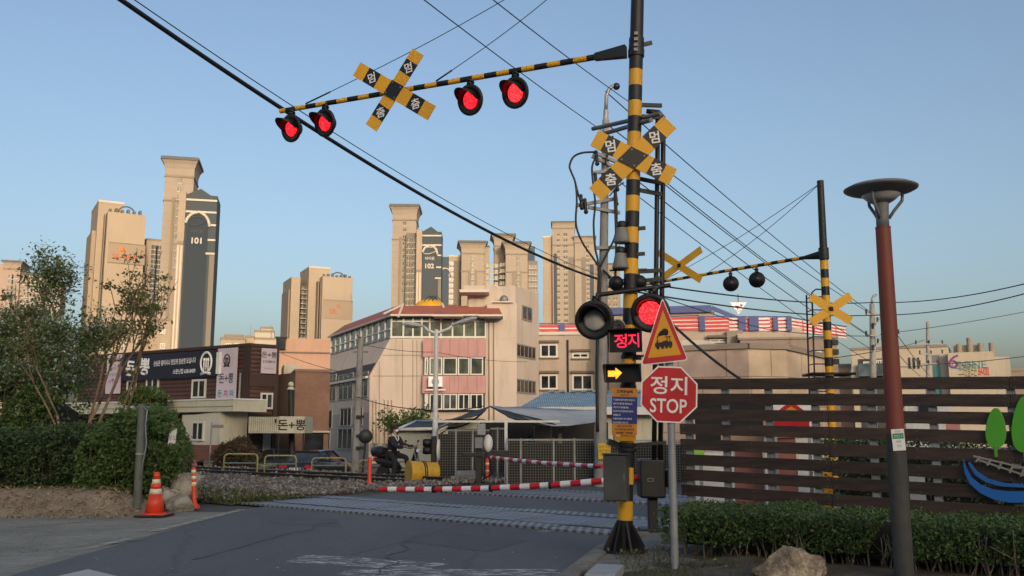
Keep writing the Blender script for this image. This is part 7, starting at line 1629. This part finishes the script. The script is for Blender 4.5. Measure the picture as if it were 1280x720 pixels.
gl = G(836, 702, .1); hedge('hedge', 'low green hedge with bare stems along the foot of the slatted fence', (1.8, 11.0, .08), (6.5, 7.6, .08), 1.15, .56, 38000, .042, L_HEDGE2, 3, 200, lift=.34)
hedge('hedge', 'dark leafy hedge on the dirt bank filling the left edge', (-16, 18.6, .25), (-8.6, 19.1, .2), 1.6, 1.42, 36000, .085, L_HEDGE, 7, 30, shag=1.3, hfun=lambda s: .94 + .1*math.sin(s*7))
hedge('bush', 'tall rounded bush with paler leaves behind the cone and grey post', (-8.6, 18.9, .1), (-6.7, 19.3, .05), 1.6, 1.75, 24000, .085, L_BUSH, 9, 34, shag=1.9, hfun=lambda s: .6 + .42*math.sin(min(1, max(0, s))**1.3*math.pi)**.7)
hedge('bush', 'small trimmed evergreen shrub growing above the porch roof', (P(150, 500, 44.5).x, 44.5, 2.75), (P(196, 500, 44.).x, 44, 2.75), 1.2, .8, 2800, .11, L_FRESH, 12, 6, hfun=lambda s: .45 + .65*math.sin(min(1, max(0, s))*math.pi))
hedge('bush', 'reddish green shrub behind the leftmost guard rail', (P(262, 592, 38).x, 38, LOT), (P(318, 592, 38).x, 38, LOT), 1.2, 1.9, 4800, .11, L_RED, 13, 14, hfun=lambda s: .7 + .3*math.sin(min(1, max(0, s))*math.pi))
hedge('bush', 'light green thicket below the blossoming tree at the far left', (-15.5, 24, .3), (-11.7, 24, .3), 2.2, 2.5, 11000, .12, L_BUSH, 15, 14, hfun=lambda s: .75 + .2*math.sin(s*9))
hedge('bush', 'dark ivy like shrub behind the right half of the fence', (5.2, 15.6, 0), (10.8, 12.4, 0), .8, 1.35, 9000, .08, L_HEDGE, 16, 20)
def branches(mb, p, d, L, r0, depth, tips, rr, spread=.6, up=.25, m_=None, shrink=.72, kids=(2, 3)):
    pts = [p]; q = p; dd = d.copy(); n = 4
    for i in range(n):
        dd = (dd + Vector((rr.gauss(0, .1), rr.gauss(0, .1), up*.12))).normalized(); q = q + dd*L/n; pts.append(q)
        if depth <= 1: tips.append(q.copy())
    mb.tube(pts, r0, m_ or M_BARK, 7, r0*.62)
    if depth == 0: return
    for _ in range(rr.randint(*kids)):
        nd = (dd + Vector((rr.gauss(0, spread), rr.gauss(0, spread), rr.uniform(-.1, up*1.5)))).normalized(); branches(mb, pts[rr.choice((-1, -1, -2))], nd, L*shrink*rr.uniform(.8, 1.15), r0*.58, depth-1, tips, rr, spread, up, m_, shrink, kids)
def tree(label, base, dirs, L, r0, depth, nleaf, size, lm, seed, rad, bloom=None, nbloom=0, spread=.55, up=.3, name='tree', kids=(2, 3), limit=None, clumps=120):
    rr = random.Random(seed); r = thing(name, label, 'tree', base); mb = MB(); tips = []; base = Vector(base)
    for d, k in dirs: branches(mb, base - Vector((0, 0, .1)), Vector(d).normalized(), L*k, r0*(1 if k >= 1 else .75), depth, tips, rr, spread, up, kids=kids)
    mb.build('trunk', r); mb = MB()
    cl = [q for q in tips if not limit or limit(q)]; rr.shuffle(cl); cl = cl[:clumps]
    ws = [rr.uniform(.4, 1.6) for _ in cl]
    def put(n, m_, sz, rad_, lift):
        for t_ in rr.choices(cl, ws, k=n):
            q = t_ + Vector((rr.gauss(0, rad_), rr.gauss(0, rad_), rr.gauss(0, rad_*.5) + lift)); leaf(mb, q, sz, m_, rr, up=Vector((0, 0, .9)))
    put(nleaf, lm, size, rad, 0)
    if bloom: put(nbloom, bloom, size*.8, rad*.95, rad*.45)
    mb.build('crown', r); return r
# sparse tree in front of the pale orange tower
tree('sparse young tree with several slanting stems and few leaf tufts by the restaurant', (P(100, 540, 23.5).x, 23.5, .2), (((.3, 0, 1), 1.15), ((-.4, .1, 1), .95), ((.75, .05, 1), 1.1), ((.05, -.1, 1), 1.1)), 2.05, .06, 3, 2300, .115, L_OLIVE, 31, .12, spread=.33, up=.4, clumps=95)
# the blossoming trees at the left edge
tree('bushy tree with whitish blossom covering the left edge', (P(4, 560, 27).x, 27, .2), (((.05, 0, 1), 1.1), ((-.35, .1, 1), .9), ((.35, -.1, 1), .95), ((.1, .3, 1), 1.)), 2.15, .11, 3, 21000, .125, L_TREE, 42, .29, L_BLOOM, 10500, spread=.42, up=.28, kids=(2, 3), limit=lambda q: q.x < -12.55 + .5*noise.noise(q), clumps=210)
tree('smaller blossoming tree right of the bushy one at the left edge', (P(30, 560, 25).x, 25, .2), (((.0, 0, 1), 1.), ((.3, .1, 1), .85), ((-.25, 0, 1), .9)), 1.6, .07, 3, 6500, .12, L_TREE, 47, .22, L_BLOOM, 1700, spread=.4, up=.3, limit=lambda q: q.x < -11.7 + .5*noise.noise(q))
tree('small bright green tree against the pale front wall of the brown roofed house', (P(508, 560, 46).x, 46, LOT), (((.05, 0, 1), 1.), ((.25, 0, 1), .9), ((-.2, 0, 1), .9)), 1.8, .07, 2, 3000, .17, L_FRESH, 53, .3, spread=.5, up=.2)
tree('dark narrow evergreen beside the brown lamp post in front of the cream building', (P(1131, 575, 85).x, 85, 0), (((0, 0, 1), 1.), ((.2, 0, 1), .9), ((-.2, 0, 1), .9)), 2.0, .15, 2, 1500, .3, L_HEDGE2, 57, .4, spread=.3, up=.3)
# ================================================================= wires
def wire(label, pts, rr, sag=0., name='overhead_wire', group='overhead wires', n=14):
    p = [P(u, v, D) for u, v, D in pts]; out = []
    for a, b in zip(p, p[1:]):
        for k in range(n): t_ = k/n; out.append(a + (b-a)*t_ + Vector((0, 0, -4*sag*t_*(1-t_))))
    out.append(p[-1]); mb = MB(); mb.tube(out, rr, WIRE, 6); return tag(mb.build(name, loc=out[0]), label, 'wire', group)
wire('thick black bundled cable falling from the top left to the utility pole behind the mast', [(120, -22, 11.), (748, 349, 27.7)], .034, .42, 'power_cable', n=40)
wire('thin wire running just above the thick bundled cable', [(128, -28, 11.), (748, 344, 27.7)], .008, .36, n=40)
wire('thin wire from the top edge down to the pole behind the mast, left of two', [(520, -8, 17), (752, 163, 27.7)], .012, .05)
wire('thin wire from the top edge down to the striped mast, right of two', [(604, -10, 17), (793, 132, 27.5)], .012, .05)
wire('black cable going down from behind the triangle sign to the fence top', [(754, 338, 26.3), (833, 398, 25), (935, 480, 24)], .035, .1, 'power_cable')
for k, (u0, v0, u1, v1, lb) in enumerate(((824, 170, 1092, 393, 'uppermost wire of the fan between the mast and the right pole'), (828, 205, 1090, 393, 'second wire of the fan falling from the mast to the right pole'), (838, 228, 1088, 420, 'third wire of the fan, starting beside the lower board tip'), (838, 232, 1086, 420, 'fourth wire of the fan, running close under the third'), (826, 245, 1090, 437, 'fifth wire of the fan, crossing behind the far lamps'), (824, 262, 1092, 455, 'lowest wire of the fan from the mast'))):
    wire(lb, [(757, v0 - (v1-v0)/(u1-u0)*(u0-757), 26.4), (u1, v1, 54.6)], .017 if k < 5 else .014, .25)
wire('nearly level wire crossing the sky to the right edge, upper of the pair', [(757, 346, 26.4), (1092, 378, 54), (1300, 350, 40)], .028, .3)
wire('nearly level wire crossing the sky to the right edge, lower of the pair', [(757, 358, 26.4), (1092, 394, 54), (1300, 362, 40)], .028, .3)
wire('wire rising from the right pole to the right edge above the cream building', [(1100, 418, 54), (1300, 386, 60)], .018, .1)
wire('wire sagging from the mast over the striped railing to the right pole', [(757, 346, 26.4), (960, 412, 50), (1090, 420, 54)], .02, .1)
wire('wire from the cream building pole to the right edge', [(1118, 458, 74), (1160, 456, 74), (1300, 443, 74)], .03, .1)
wire('wire between the right pole and the thin distant pole, upper', [(1104, 392, 54), (1162, 470, 74)], .02, .2); wire('wire between the right pole and the thin distant pole, lower', [(1104, 418, 54), (1150, 470, 74)], .02, .2)
wire('long wire rising left to right behind the ladder mast', [(985, 452, 65), (1090, 440, 54.5), (1155, 425, 74)], .022, .1)
wire('thin wire across the front of the big pale house', [(430, 425, 40), (545, 440, 45), (660, 452, 60)], .012, .15); wire('low wire from the left utility pole to the market shelter', [(446, 496, 36.8), (530, 512, 34), (606, 507, 32)], .015, .1)
wire('wire from the left utility pole to the restaurant side', [(449, 470, 36.8), (348, 440, 46)], .012, .1); wire('black rope swinging from the market roof corner to the pale house', [(604, 515, 31), (560, 535, 31), (530, 545, 34)], .03, .15)
# triangular flag hanging from the level wire
p0 = P(923, 385, 46); mb = MB(facing(p0, (0, -1, 0))); mb.prism([(0, -.33, 0), (.42, .28, 0), (-.42, .28, 0)], (0, 0, .02), SIGNW)
mb.prism([(-.04, -.1, .021), (.06, .1, .021), (-.16, .12, .021)], (0, 0, .003), C_INKP); mb.prism([(.1, .0, .021), (.24, .16, .021), (.1, .2, .021)], (0, 0, .003), C_INKV); mb.bx(-.02, .02, .28, .7, 0, .02, BLACK)
tag(mb.build('wire_marker', loc=p0), 'small white downward triangle hanging from the level wire', 'marker')
